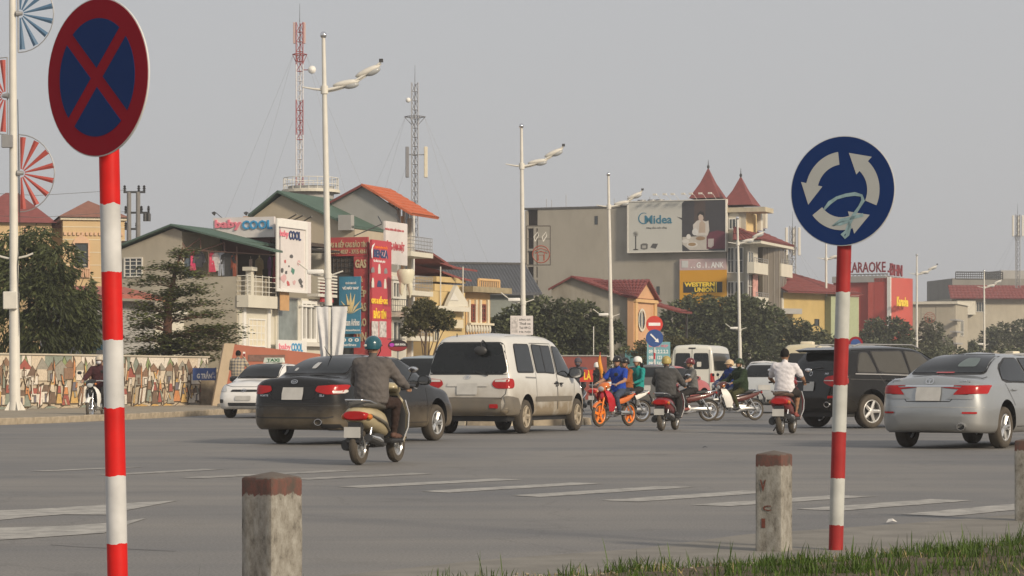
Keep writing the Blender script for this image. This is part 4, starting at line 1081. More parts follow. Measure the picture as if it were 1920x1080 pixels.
mb = MB(); f.bx(mb, A, 1411, 432, 1415, 398, .3, .6); f.bx(mb, A, 1420, 428, 1424, 398, .3, .6); mb.build('loggia_column', w_pale, f.root)
mb = MB(); mb.box(.0, -.35, 0, f.P(('y', -.35), 1421, 500)[0], 0, z3); mb.build('glazed_front', M('glazed_bay_trim', (.55, .52, .44), .7), f.root)
f.win(('y', -.35), 1402, 470, 1412, 580, nx=2, nz=5, frame=m_trim, t=.06, bar=.08)
CP = ('y', -1.5); rz = f.P(CP, 1425, 449)[1]; rt = f.P(CP, 1425, 426)[1]; c0 = f.P(CP, 1427, 449)[0]; c1 = f.P(CP, 1488, 449)[0]
mb = MB(); mb.box(c0, -1.5, rz - .25, c1, .3, rz); mb.build('canopy_slab', w_pale, f.root)
tiles(f.root, 'canopy_roof', (c0 - .1, -1.55, rz), (c1 + .1, -1.55, rz), (c1 - .8, .5, rt + .1), (c0 + .3, .5, rt + .1), r_red, .3, .4)
tiles(f.root, 'canopy_roof', (c0 - .1, .5, rz), (c0 - .1, -1.55, rz), (c0 + .3, .5, rt + .1), (c0 + .3, .55, rt + .1), r_red, .3, .4)
m_bay = M('brown_bay_glass', (.15, .13, .105), .3, var=.25, scale=1.2, stretch=(1, 1, .2), spec=.5)
bx0 = f.P(('y', -.5), 1436, 500)[0]; bx1 = f.P(('y', -.5), 1468, 500)[0]
mb = MB(); mb.lathe([(1.0, 0), (1.0, rz - .25)], 24, Matrix.Translation(((bx0 + bx1) / 2, -.3, 0)) @ Matrix.Diagonal(((bx1 - bx0) / 2, .85, 1, 1))); bay = mb.build('glazed_bay', m_bay, f.root, smooth=40)
for k in range(9):
    th = PI + PI * k / 8; x_ = (bx0 + bx1) / 2 + (bx1 - bx0) / 2 * 1.01 * math.cos(th); y_ = -.3 + .87 * math.sin(th); MB().tube((x_, y_, 0), (x_, y_, rz - .3), .025, n=4).build('bay_mullion', M('bay_mullions', (.30, .28, .24), .6), bay)
mb = MB(); q0 = f.P(A, 1400, 500)[0]; q1 = f.P(A, 1486, 500)[0]; mb.box(q0 + .2, .3, 0, q1, 4, rz - .3); mb.build('rear_block', m_tw, f.root)
for (px0, px1, py0, py1) in ((1414, 1440, 491, 512), (1418, 1441, 556, 578), (1465, 1486, 494, 518), (1467, 1486, 558, 580)):
    mb = MB(); f.bx(mb, ('y', -1.2), px0, py0, px1, py1, -.5, 0); bl = mb.build('balcony', w_pale, f.root)
    f.rail(('y', -1.15), px0, py0 - 8, px1, py0, 0, m_grmetal, 6, 2, .02, 'railing', bl)
bd = f.board('banner', ('y', -.45), 1411, 500, 1420, 590, 0, .05, M('faded_banner', (.55, .30, .26), .7, var=.4, scale=3))

# ---------- small orange-fronted house with red tiles
f = Fr('tiled_cottage', 'low beige house with red tiled roof and ornate orange front with oval window', 'house', 1186, 136, 68)
W = f.P(A, 1233, 600)[0]
mb = MB(); f.poly(mb, S, [(1034, 800), (1034, 542), (1073, 520), (1186, 560), (1186, 800)], 0, -W + .3); mb.build('wall', M('drip_stained_render', (.36, .33, .27), .9, var=.1, scale=1, streak=.75), f.root)
e = f.P(S, 1188, 561); r = f.P(S, 1073, 518); e2 = f.P(S, 1031, 541)
tiles(f.root, 'roof', (-.25, e[0] - .1, e[1]), (W + .2, e[0] - .1, e[1]), (W + .2, r[0], r[1]), (-.25, r[0], r[1]), r_red)
mb = MB(); mb.quad((-.25, r[0], r[1]), (W, r[0], r[1]), (W, e2[0], e2[1]), (-.25, e2[0], e2[1])); mb.quad((-.25, r[0], r[1] - .12), (-.25, r[0], r[1]), (-.25, e2[0], e2[1]), (-.25, e2[0], e2[1] - .12)); mb.build('rear_roof', r_red, f.root)
# cross gable over the front
g0, gz0 = f.P(('y', -.15), 1188, 556); g1, _ = f.P(('y', -.15), 1228, 556); gm, gzt = f.P(('y', -.15), 1209, 527)
mb = MB(); mb.prism([(g0, 0), (g0, gz0), (gm, gzt), (g1, gz0), (g1, 0)], 'y', -.15, .2); mb.build('ornate_front', w_orange, f.root)
tiles(f.root, 'gable_roof', (g0 - .15, -.4, gz0 - .08), (g0 - .15, .3, gz0 + .02), (gm, 2.9, gzt + .08), (gm, -.4, gzt + .08), r_red)
tiles(f.root, 'gable_roof', (g1 + .2, 3.4, gz0 - .1), (g1 + .2, -.4, gz0 - .1), (gm, -.4, gzt + .08), (gm, 3.4, gzt + .08), r_red)
a, z = f.P(('y', -.15), 1202, 600)
mb = MB()
for i in range(20):
    t0, t1 = 2 * PI * i / 20, 2 * PI * (i + 1) / 20
    mb.add([(a + .62 * math.cos(t0), -.22, z + .62 * math.sin(t0)), (a + .50 * math.cos(t0), -.22, z + .50 * math.sin(t0)), (a + .50 * math.cos(t1), -.22, z + .50 * math.sin(t1)), (a + .62 * math.cos(t1), -.22, z + .62 * math.sin(t1))], [(0, 1, 2, 3)])
wf = mb.build('oval_window', w_pale, f.root, loc=(0, 0, 0)); mb = MB(); mb.prism([(a + .5 * math.cos(2 * PI * i / 20), z + .5 * math.sin(2 * PI * i / 20)) for i in range(20)], 'y', -.16, -.18); mb.build('pane', m_glassw, wf); MB().box(a - .06, -.21, z - .48, a + .06, -.18, z + .48).build('mullion', w_pale, wf)
mb = MB()
for px_ in (1189, 1225): f.bx(mb, ('y', -.15), px_, 566, px_ + 4, 760, 0, .1)
f.bx(mb, ('y', -.15), 1188, 560, 1230, 566, 0, .15); mb.build('pilaster', w_ochre, f.root)
tiles(f.root, 'porch_roof', (W * .8, -1.6, gz0 - .75), (W + 1.2, -1.6, gz0 - .75), (W + 1.2, 1.5, gz0 + .1), (W * .8, 1.5, gz0 + .1), r_red)
MB().box(W + .9, -1.4, 0, W + 1.0, -1.3, gz0 - .8).build('porch_post', m_dkmetal, f.root)

# ---------- right hand background
f = Fr('yellow_red_roof_building', 'yellow building with wide dark red roof left of the karaoke hall', 'building', 1468, 185, 40)
W = f.P(A, 1592, 600)[0]; z = f.P(A, 1468, 548)[1]; zt = f.P(A, 1485, 507)[1]
mb = MB(); mb.box(0, 0, 0, W, 9, z); mb.build('wall', M('mustard_render', (.50, .37, .15), .85, streak=.35, var=.1, scale=.8), f.root)
tiles(f.root, 'roof', (-.5, -1.0, z), (W + .5, -1.0, z), (W - 2.5, 3.5, zt), (.2, 3.5, zt), r_red, .3, .4)
mb = MB(); mb.box(W - 2.6, -.6, 0, W + .4, 0, z - .2); mb.build('green_annex', M('pale_green_render', (.34, .38, .24), .85, streak=.2), f.root)
mb = MB(); f.bx(mb, ('y', -.9), 1466, 578, 1504, 588, -.9, 0); mb.build('ledge', w_grey, f.root)
f.win(A, 1527, 598, 1535, 611, nx=1, nz=2, frame=m_dkmetal)

f = Fr('karaoke_hall', 'red karaoke hall with rounded front and letters on the roof', 'building', 1668, 224, 62)
zt = f.P(S, 1668, 521)[1]; y1 = f.P(S, 1639, 560)[0]; y2 = f.P(S, 1560, 560)[0]; zt2 = f.P(S, 1639, 529)[1]
m_kr = M('karaoke_red', (.42, .065, .05), .7, var=.08, scale=.8); m_kr2 = M('karaoke_coral', (.48, .085, .065), .6, var=.06, scale=.8)
mb = MB(); mb.box(.3, y1, 0, 6, y2, zt2); mb.build('side_wall', m_kr, f.root)
mb = MB(); mb.box(0, .3, 0, 6, y1, zt); mb.build('corner_wall', m_kr, f.root)
W = f.P(A, 1697, 560)[0]; mb = MB(); n = 14; pts = []
for i in range(n + 1): t_ = i / n; pts.append((W * t_, -1.1 * math.sin(PI * t_ * .8)))
mb.add([(x, y, 0) for x, y in pts] + [(x, y, zt) for x, y in pts], [(i, i + 1, n + 2 + i, n + 1 + i) for i in range(n)]); mb.add([(x, y, zt) for x, y in pts] + [(W, 2, zt), (0, 2, zt)], [tuple(range(n + 3))]); mb.box(.02, .25, 0, W, 2, zt - .02)
mb.build('curved_front', m_kr2, f.root, smooth=40)
MB().box(-.1, -.12, 0, .1, .2, zt + .1).build('corner_strip', m_white, f.root)
mb = MB(); mb.box(.0, .4, zt2, 5, y2, zt2 + .55); mb.build('roof_parapet', w_grey, f.root)
KP = ('x', .1)
t = thing('roof_lettering', 'dark red letters spelling KARAOKE on a frame above the red hall', 'sign', f.loc, f.b)
f.text(KP, 1588, 492, 1661, 512, 'KARAOKE', M('maroon_letter', (.22, .03, .04), .5), .0, t, bold=.015, thick=.12)
f.text(('y', .2), 1664, 493, 1690, 516, '-ĐHN', M('maroon_letter', (.22, .03, .04), .5), .0, t, bold=.015, thick=.12)
mb = MB()
for i in range(12): a = f.P(KP, 1585 + i * 7, 510)[0]; z_ = f.P(KP, 1640, 514)[1]; mb.tube((.12, a, zt2 + .3), (.12, a, z_), .04, n=4); mb.tube((.12, a, z_), (1.2, a, zt2 + .3), .03, n=4)
a = f.P(KP, 1588, 510)[0]; b = f.P(KP, 1665, 510)[0]; mb.tube((.12, a, z_), (.12, b, z_), .05, n=4); mb.build('frame', m_grmetal, t)
bd = None
f.text(('y', -1.0), 1676, 556, 1697, 574, 'Karaoke', m_yellowl, .25, thick=.05, bold=.03)
mb = MB()
for i in range(30): z_ = f.P(('x', -.4), 1600, 552 + i * 3.4)[1]; a = f.P(('x', -.4), 1603, 552)[0]; mb.box(-.4, a - .35, z_, -.3, a + .35, z_ + .06)
mb.build('neon_ladder', M('pale_tube', (.60, .48, .40), .5), f.root)

f = Fr('grey_flat_building', 'plain grey flat-roofed building right of the karaoke hall', 'building', 1792, 240, 72)
y1 = f.P(S, 1700, 600)[0]; zt = f.P(S, 1792, 570)[1]
mb = MB(); mb.box(0, 0, 0, 8, y1, zt); mb.build('wall', w_beige, f.root)
MB().box(-.3, -.2, zt, 8, y1 + .2, zt + .25).build('coping', w_pale, f.root)
f.win(A, 1800, 600, 1806, 630, nx=2, frame=m_trim)
for k in range(3): mb = MB(); f.bx(mb, ('y', -.6), 1793, 598 + k * 22, 1806, 601 + k * 22, -.6, 0); mb.build('awning', w_grey, f.root)

f = Fr('long_red_roof_building', 'long cream building with dull red roof band and roof railings at the far right', 'building', 1785, 268, 8)
a0, z = f.P(A, 1785, 560); a1, _ = f.P(A, 1990, 560); _, zt = f.P(A, 1785, 541)
mb = MB(); mb.box(a0, 0, 0, a1, 12, z); mb.build('wall', w_beige, f.root)
tiles(f.root, 'roof', (a0 - .5, -1, z), (a1, -1, z), (a1, 1.4, zt + .4), (a0, 1.4, zt + .4), r_red, .4, .5)
_, z2 = f.P(('y', 3), 1800, 522); mb = MB(); mb.box(a0 + 1, 3, z, a1, 12, z2); mb.build('upper_wall', M('sooty_concrete', (.24, .23, .21), .9, streak=.5), f.root)
f.rail(('y', 3), 1792, 510, 1880, 523, .02, m_dkmetal, 22, 3, .045)
mb = MB(); f.bx(mb, A, 1792, 563, 1826, 590, 0, .6); mb.build('white_box', w_pale, f.root)
f.win(A, 1830, 566, 1845, 585, nx=3, frame=m_trim)
mb = MB(); q0, zq = f.P(('y', 3), 1880, 512); q1, _ = f.P(('y', 3), 1925, 512); mb.box(q0, 3.5, z2, q1, 9, z2 + .9); mb.build('stair_head', w_grey, f.root)

# ---------- left background: yellow mansion with tiled hip roofs
f = Fr('yellow_mansion', 'yellow mansion with tiled hipped towers behind the dark tree', 'house', 118, 125, 14)
W = f.P(A, 230, 450)[0]; z = f.P(A, 118, 412)[1]
m_man = M('mansion_yellow', (.55, .40, .22), .8, var=.08, scale=1, streak=.2)
mb = MB(); mb.box(0, 0, 0, 3.0, 5, z); mb.build('tower', m_man, f.root)
mb = MB(); mb.box(-.12, -.12, z, 3.12, 5.1, z + .14); mb.build('cornice', m_cream, f.root)
a, zt = f.P(('y', 1.5), 167, 376); mb = MB(); vs = [(-.25, -.25, z + .14), (3.25, -.25, z + .14), (3.25, 4, z + .14), (-.25, 4, z + .14), (1.35, 1.6, zt)]
mb.add(vs, [(0, 1, 4), (1, 2, 4), (2, 3, 4), (3, 0, 4)]); mb.build('hip_roof', M('brown_tiles', (.23, .105, .075), .8, var=.2, scale=4, bump=.5, bscale=8), f.root)
f.win(A, 140, 456, 164, 502, nx=2, nz=2, frame=m_dkmetal, t=.04)
mb = MB(); f.poly(mb, A, [(136, 505), (136, 455), (140, 448), (152, 440), (165, 448), (168, 455), (168, 505), (165, 505), (165, 456), (140, 456), (140, 505)], .0, .1); mb.build('window_surround', M('peach_trim', (.62, .40, .26), .8), f.root)
mb = MB(); a0, z0 = f.P(('y', -.1), 138, 520); a1, z1 = f.P(('y', -.1), 168, 505)
for i in range(9): mb.tube((a0 + (a1 - a0) * i / 8, -.1, z0), (a0 + (a1 - a0) * i / 8, -.1, z1), .045, n=6)
mb.box(a0, -.16, z1, a1, -.04, z1 + .08); mb.build('baluster', M('peach_trim', (.62, .40, .26), .8), f.root)
mb = MB()
for k in range(14): x = .05 + k * .21; mb.box(x, -.08, z - .75, x + .12, 0, z - .6)
mb.build('dentils', M('peach_trim', (.62, .40, .26), .8), f.root)
for k in range(5): zz = z - .35 - k * .62; MB().box(-.015, -.015, zz, 3.015, 0, zz + .03).build('string_course', m_cream, f.root)
a0, z = f.P(A, 0, 416); a1, _ = f.P(A, 98, 416)
mb = MB(); mb.box(a0 - 1.5, .5, 0, a1, 6, z); mb.box(a1, 1.2, 0, 0, 5, z - .2); mb.build('wing', m_man, f.root)
vs = [(a0 - 1.8, .2, z), (a1 + .25, .2, z), (a1 + .25, 5, z), (a0 - 1.8, 5, z), (a0 + 1.0, 2.6, z + 1.6), (a0 + .4, 2.6, z + 1.6)]
mb = MB(); mb.add(vs, [(0, 1, 4, 5), (1, 2, 4), (2, 3, 5, 4), (3, 0, 5)]); mb.build('hip_roof', M('maroon_tiles', (.20, .06, .055), .8, var=.2, scale=4), f.root)
for px_ in (46, 83): f.win(('y', .5), px_ - 3, 425, px_ + 4, 437, nx=1, frame=M('peach_trim', (.62, .40, .26), .8), t=.05)
mb = MB(); mb.box(a1, 1.1, z - .2, 0, 4.9, z - .05); mb.build('link_roof', M('brown_tiles', (.23, .105, .075), .8), f.root)

# ---------- low shed under the trees
f = Fr('red_eave_shed', 'low grey shed with rounded red sheet eave between the two trees', 'shed', 196, 96, 35)
a0, z = f.P(A, 160, 548); a1, _ = f.P(A, 290, 565); mb = MB(); mb.box(a0, 0, 0, a1, 4, z - .3); mb.build('wall', w_grey, f.root)
mb = MB(); n = 10; vs = []
for i in range(n + 1): x = a0 - .2 + (a1 - a0 + .4) * i / n; vs += [(x, -.8, z - .35 + .12 * math.sin(PI * i / n)), (x, -.8, z - .2 + .12 * math.sin(PI * i / n)), (x, 3, z + .35)]
mb.add(vs, [(3 * i, 3 * i + 3, 3 * i + 4, 3 * i + 1) for i in range(n)] + [(3 * i + 1, 3 * i + 4, 3 * i + 5, 3 * i + 2) for i in range(n)]); mb.build('eave', M('faded_red_sheet', (.36, .12, .09), .7), f.root)
t = f.board('sign_board', ('y', -.3), 148, 640, 192, 656, 0, .06, m_blueb); f.text(('y', -.36), 152, 643, 188, 649, 'DỊCH VỤ', m_wl, 0, t)
# house block between shed and shops so that no sky shows under the trees
f = Fr('back_wall_house', 'plain pale house wall half hidden behind the layered tree', 'house', 300, 98, 25)
a0, z = f.P(A, 285, 588); a1, _ = f.P(A, 345, 588); mb = MB(); mb.box(a0, 0, 0, a1, 3, z); mb.build('wall', w_pale, f.root); MB().box(a0 - .1, -.1, z, a1 + .1, 3, z + .1).build('coping', m_trim, f.root)
# ------------------------------------------------------------------ far pavement, kerb stones, mosaic wall
K = [(-80, 801), (0, 797), (130, 792), (240, 787), (330, 782), (405, 778), (470, 774), (560, 769)]
Kp = [gnd(*p) for p in K]
mb = MB(); vs = []
for p in Kp: vs += [(p.x - .12, p.y + .17, .15), (p.x - 14, p.y + 62, .15)]
mb.add(vs, [(2 * i, 2 * i + 2, 2 * i + 3, 2 * i + 1) for i in range(len(Kp) - 1)])
pav = mb.build('far_pavement', M('dusty_paving', (.29, .25, .19), .9, var=.25, scale=2, bump=.3)); tag(pav, kind='structure')
m_kerb = M('chipped_kerb', (.33, .275, .20), .9, var=.35, scale=5, bump=.6, bscale=14)
rn = random.Random(2)
def kerb_line(pts, parent, h, w, mat, ln=1.0, jit=.012):
    acc = []
    for a, b in zip(pts, pts[1:]):
        n = max(1, round((b - a).length / ln))
        for i in range(n): acc.append((a.lerp(b, i / n), a.lerp(b, (i + 1) / n)))
    for a, b in acc:
        d = b - a; L_ = d.length - .02; mb = MB()
        mb.rbox(0, 0, -.05, L_, w, h + rn.uniform(-jit, jit), .02, 1)
        mb.build('kerb_stone', mat, parent, smooth=40, loc=(a.x, a.y + rn.uniform(-jit, jit), 0), rot=(0, 0, math.atan2(d.y, d.x)))
kerb_line(Kp, pav, .155, .2, m_kerb)

A0 = Vector((gx(-60, 74.5), 74.5, 0)); A1 = Vector((gx(390, 89), 89, 0)); Lw = (A1 - A0).length; ang = math.atan2(A1.y - A0.y, A1.x - A0.x)
wall = thing('mosaic_wall', 'long low wall covered in a colourful mosaic of village houses and figures', 'wall', A0, ang)
HW = 1.78
MB().box(0, 0, 0, Lw, .3, HW).build('wall_body', M('mosaic_ground', (.50, .42, .31), .85, var=.2, scale=6, bump=.4, bscale=20), wall)
MB().box(-.05, -.05, HW, Lw + .05, .35, HW + .05).build('coping', M('pale_coping', (.50, .45, .36), .8), wall)
pal = {'cream': (.60, .51, .39), 'sand': (.46, .38, .27), 'brown': (.25, .155, .10), 'dkbrown': (.17, .115, .08), 'orange': (.55, .24, .10), 'amber': (.56, .36, .13), 'red': (.34, .10, .075), 'grey': (.30, .28, .23), 'teal': (.24, .27, .22), 'white': (.68, .62, .53), 'olive': (.40, .34, .12), 'green': (.24, .30, .14), 'slate': (.16, .15, .17)}
mm = {k: M('mosaic_' + k, v, .6, var=.28, scale=16, bump=.3, bscale=40) for k, v in pal.items()}
grout = MB(); layer = [0]
def piece(pts, col, lift=None):
    layer[0] += 1
    d = .012 + (layer[0] % 9) * .0022 if lift is None else lift
    cx = sum(p[0] for p in pts) / len(pts); cz = sum(p[1] for p in pts) / len(pts)
    pts = [(max(.02, min(Lw - .02, x)), max(.02, min(HW - .02, z))) for x, z in pts]
    MBp = MB(); MBp.prism(pts, 'y', 0, -d); MBp.build('mosaic_piece', mm[col], wall)
    k = 1 + .035 / max(.12, max(abs(p[0] - cx) for p in pts)); grout.prism([(cx + (x - cx) * k, cz + (z - cz) * k) for x, z in pts], 'y', 0, -d + .003)
rn = random.Random(11)
x = -.2
while x < Lw:                          # sky: pale wedges and a few tree tops
    w = rn.uniform(.5, 1.0); piece([(x, 1.15), (x + w, 1.1), (x + w * 1.1, 1.76), (x + w * .1, 1.76)], rn.choice(['white', 'cream', 'white', 'cream', 'teal']), .008)
    if rn.random() < .35: piece([(x + w * .4, 1.2), (x + w * .6, 1.2), (x + w * .75, 1.5), (x + w * .5, 1.74), (x + w * .3, 1.5)], rn.choice(['green', 'teal', 'brown', 'grey']), .011)
    x += w
x = .1
while x < Lw - .4:                     # back row: gabled houses under a cream sky
    w = rn.uniform(.4, .8); z0 = rn.uniform(.82, 1.08); h = rn.uniform(.25, .42); lean = rn.uniform(-.06, .06)
    piece([(x, z0), (x + w, z0), (x + w, z0 + h), (x, z0 + h)], rn.choice(['cream', 'sand', 'grey', 'brown', 'white']))
    piece([(x - .06, z0 + h), (x + w * .5 + lean, z0 + h + rn.uniform(.22, .36)), (x + w + .06, z0 + h)], rn.choice(['brown', 'dkbrown', 'red', 'grey', 'brown']))
    if rn.random() < .6: piece([(x + w * .3, z0 + .05), (x + w * .55, z0 + .05), (x + w * .55, z0 + .22), (x + w * .3, z0 + .22)], rn.choice(['white', 'dkbrown', 'slate']), .034)
    if rn.random() < .45: piece([(x + w * .75, z0 - .1), (x + w * .92, z0 - .1), (x + w * .95, z0 + .5), (x + w * .82, z0 + .62)], rn.choice(['orange', 'white', 'cream', 'teal', 'green']), .036)
    x += w * rn.uniform(.72, .98)
x = .05
while x < Lw - .5:                     # front row: figures with hats, walls and banners
    w = rn.uniform(.3, .55); h = rn.uniform(.45, .7); z0 = rn.uniform(.22, .34); t_ = rn.random()
    if t_ < .55:
        piece([(x, z0), (x + w, z0), (x + w * .72, z0 + h * .62), (x + w * .28, z0 + h * .62)], rn.choice(['red', 'brown', 'grey', 'amber', 'orange', 'teal', 'white', 'dkbrown']), .040)
        piece([(x + w * .22, z0 + h * .6), (x + w * .78, z0 + h * .6), (x + w * .66, z0 + h), (x + w * .34, z0 + h)], rn.choice(['brown', 'red', 'orange', 'cream', 'slate']), .044)
        piece([(x + w * .3, z0 + h), (x + w * .7, z0 + h), (x + w * .5, z0 + h + .16)], rn.choice(['white', 'cream', 'amber']), .046)
    elif t_ < .8:
        piece([(x, z0 - .1), (x + w * .8, z0), (x + w * 1.1, z0 + h), (x + w * .25, z0 + h * .9)], rn.choice(['cream', 'white', 'orange', 'grey', 'sand']), .038)
        piece([(x + w * .2, z0), (x + w * .4, z0), (x + w * .6, z0 + h * .9), (x + w * .45, z0 + h * .9)], rn.choice(['dkbrown', 'red', 'amber', 'brown']), .043)
    else:
        piece([(x, z0), (x + w, z0), (x + w, z0 + h * .5), (x, z0 + h * .5)], rn.choice(['white', 'grey', 'cream']), .039)
        piece([(x - .04, z0 + h * .5), (x + w * .2, z0 + h * .8), (x + w * .9, z0 + h * .78), (x + w + .04, z0 + h * .5)], rn.choice(['brown', 'red', 'dkbrown']), .042)
        piece([(x + w * .35, z0), (x + w * .62, z0), (x + w * .62, z0 + h * .36), (x + w * .35, z0 + h * .36)], 'slate', .045)
    x += w * rn.uniform(.85, 1.15)
for _ in range(90):                    # slanting shards between the figures
    x = rn.uniform(.1, Lw - .3); z = rn.uniform(.25, 1.3); l = rn.uniform(.14, .4); th = rn.uniform(.9, 2.1); w = rn.uniform(.04, .11); dx, dz = math.cos(th) * l, math.sin(th) * l
    piece([(x, z), (x + w, z + rn.uniform(-.03, .03)), (x + w * .8 + dx, z + dz), (x + dx, z + dz * 1.05)], rn.choice(['cream', 'white', 'sand', 'brown', 'grey', 'cream', 'amber', 'teal', 'dkbrown', 'orange']), .05)
x = -.2
while x < Lw:                          # foot: yellow paths and grey ground
    w = rn.uniform(.7, 1.3); c = rn.choice(['olive', 'amber', 'grey', 'teal', 'amber', 'sand'])
    piece([(x, .02), (x + w, .02), (x + w * .95, .12), (x + w * .6, .2), (x + w * .3, .24), (x, .15)], c, .03); x += w * .95
grout.build('grout_lines', M('mosaic_grout', (.10, .075, .05), .9), wall)['kind'] = 'stuff'
# stone retaining block and street name sign at the wall end
t = thing('street_name_sign', 'blue street name plate reading TRẦN at the end of the mosaic wall', 'street sign', at(389, 760, 87.3), R(8)); t.location.z = 0.15
zt = gz(690, 87.3) - .15; mb = MB(); mb.box(-.5, -.02, zt - .42, .28, .02, zt); bd = mb.build('plate', M('street_sign_blue', (.05, .10, .30), .5), t)
MB().tube((.28, .05, 0), (.28, .05, zt + .02), .03, n=8).build('post', m_grmetal, t)
lettering(bd, 'TRẦN', lambda u, v, q: (-.22 + u * .36, -.021 - q, zt - .36 + v * .26), m_wl, bold=.04, thick=.006); lettering(bd, 'G', lambda u, v, q: (-.36 + u * .1, -.021 - q, zt - .36 + v * .17), m_wl, bold=.04, thick=.006)
lettering(bd, 'Số 1\n-> 90', lambda u, v, q: (.16 + u * .1, -.021 - q, zt - .36 + v * .24), m_wl, thick=.006)
t = thing('stone_block_wall', 'rough stone retaining wall beside the street name plate', 'wall', at(408, 770, 88.6), R(20)); t.location.z = 0
mb = MB(); mb.rbox(-.7, 0, 0, .5, 1.2, 1.25, .06, 2); mb.build('stonework', M('mossy_stone', (.27, .22, .15), .95, var=.5, scale=5, bump=1, bscale=7), t, smooth=40)
mb = MB(); mb.rbox(-.75, -.05, 1.25, .55, 1.25, 1.38, .02, 1); mb.build('coping', M('sandy_coping', (.40, .32, .21), .9), t)

# ------------------------------------------------------------------ terracotta monument wall
D0 = 86; t = thing('terracotta_wall', 'terracotta red wall with sloping pale stone edge behind the white taxi', 'wall', (gx(412, D0), D0, 0), R(12))
s_ = F / D0; zt0 = gz(645, D0)
mb = MB(); mb.prism([(.05, 0), (.42, zt0), (3.7, zt0 - .36), (3.7, 0)], 'y', 0, .35); mb.build('wall_body', M('terracotta_render', (.38, .135, .085), .85, var=.12, scale=1.5, streak=.15), t)
mb = MB(); mb.prism([(-.28, 0), (.15, zt0 + .02), (.5, zt0 + .02), (.06, 0)], 'y', -.06, .41); mb.build('sloping_edge', M('pale_stone_edge', (.45, .36, .25), .85, var=.12, scale=3), t)
mb = MB(); mb.box(.95, -.02, zt0 - .58, 2.2, 0, zt0 - .36); bd = mb.build('letter_strip', M('dull_bronze', (.16, .09, .07), .6, var=.4, scale=12), t)
t = thing('notice_strip', 'white paper notice taped on the terracotta wall', 'notice', (gx(457, 85.6), 85.6, gz(668, 85.6)), R(12))
MB().box(-.03, -.012, -.15, .05, 0, .15).build('paper', m_white, t); MB().box(-.01, -.016, -.04, .03, -.012, .02).build('print', m_redboard, t)

# ------------------------------------------------------------------ street lamps
m_post = M('lamp_post_white', (.62, .60, .54), .5, var=.08, scale=3, streak=.12)
m_lens = M('lamp_lens', (.35, .36, .36), .2)
def lamp(px, D, lean, label, low=True, extra=None, H=11.5):
    t = thing('street_lamp', label, 'street lamp', (gx(px, D), D, 0), 0, 'white twin-arm street lamps along the avenue', ry=R(lean))
    MB().path([(0, 0, 0), (0, 0, 3.6), (0, 0, 3.7), (0, 0, 8.5), (0, 0, H - .2)], [.125, .115, .10, .085, .055], n=14).build('pole', m_post, t, smooth=50)
    MB().ell((0, 0, H - .1), (.1, .1, .11), 12, 8).build('finial', m_chrome, t, smooth=60)
    za = 9.75
    mb = MB(); pts = []
    for i in range(13):
        u = i / 12; pts.append((1.72 * u, 0, za + .10 * u + .72 * u * u))
    mb.path(pts, [.05 - .02 * i / 12 for i in range(13)], n=8); mb.path([(p[0], .07, p[2] - .06) for p in pts], .02, n=6); mb.path([(0, 0, za), (-.3, 0, za + .03), (-.66, 0, za + .1)], [.045, .035, .02], n=8)
    mb.tube((0, 0, za - .12), (0, 0, za + .12), .115, n=12)
    arm = mb.build('arm', m_post, t, smooth=50)
    for u, tl in ((.45, .17), (.83, .42)):
        mb = MB(); p = Vector((1.72 * u, .05, za + .10 * u + .72 * u * u)); rot = Matrix.Rotation(-tl, 3, 'Y')
        mb.ell(p + rot @ Vector((-.12, 0, .02)), (.42, .13, .10), 14, 8, mat=rot); hd = mb.build('lamp_head', m_post, arm, smooth=60)
        mb = MB(); mb.ell(p + rot @ Vector((.02, 0, -.07)), (.24, .11, .10), 12, 8, mat=rot); mb.build('lens', m_lens, arm, smooth=60)
    mb = MB(); mb.box(1.66, -.05, za + .8, 1.78, .06, za + .9); mb.build('arm_tip', m_dkmetal, arm)
    if low:
        zl = 4.15; mb = MB()
        for dy in (0, .1): mb.path([(.45, dy, zl + .14), (.15, dy, zl + .04), (0, dy, zl), (-.4, dy, zl + .03), (-.75, dy, zl + .30), (-.9, dy, zl + .42)], .022, n=6)
        mb.tube((0, 0, zl - .08), (0, 0, zl + .08), .12, n=12); la = mb.build('low_arm', m_post, t, smooth=50)
        mb = MB(); mb.rbox(-.62, -.14, zl + .06, -.12, .16, zl + .20, .04, 2); mb.build('low_lamp_head', m_white, la, smooth=40)
    return t
lamps = [lamp(620, 77, -1.1, 'tallest street lamp, rising behind the black sedan'), lamp(983, 105, -.6, 'street lamp behind the white van with an emblem frame'),
         lamp(1148, 130, -1.0, 'street lamp before the blank wall, left of the billboard'), lamp(1389, 166, -1.1, 'street lamp in front of the spired building'),
         lamp(1549, 188, 0, 'street lamp partly behind the roundabout sign'), lamp(1719, 216, 0, 'street lamp right of the red karaoke hall'), lamp(1846, 248, -.2, 'farthest street lamp near the right picture edge')]
def wires(mb, pts, r=.012): mb.path(pts, r, n=4)
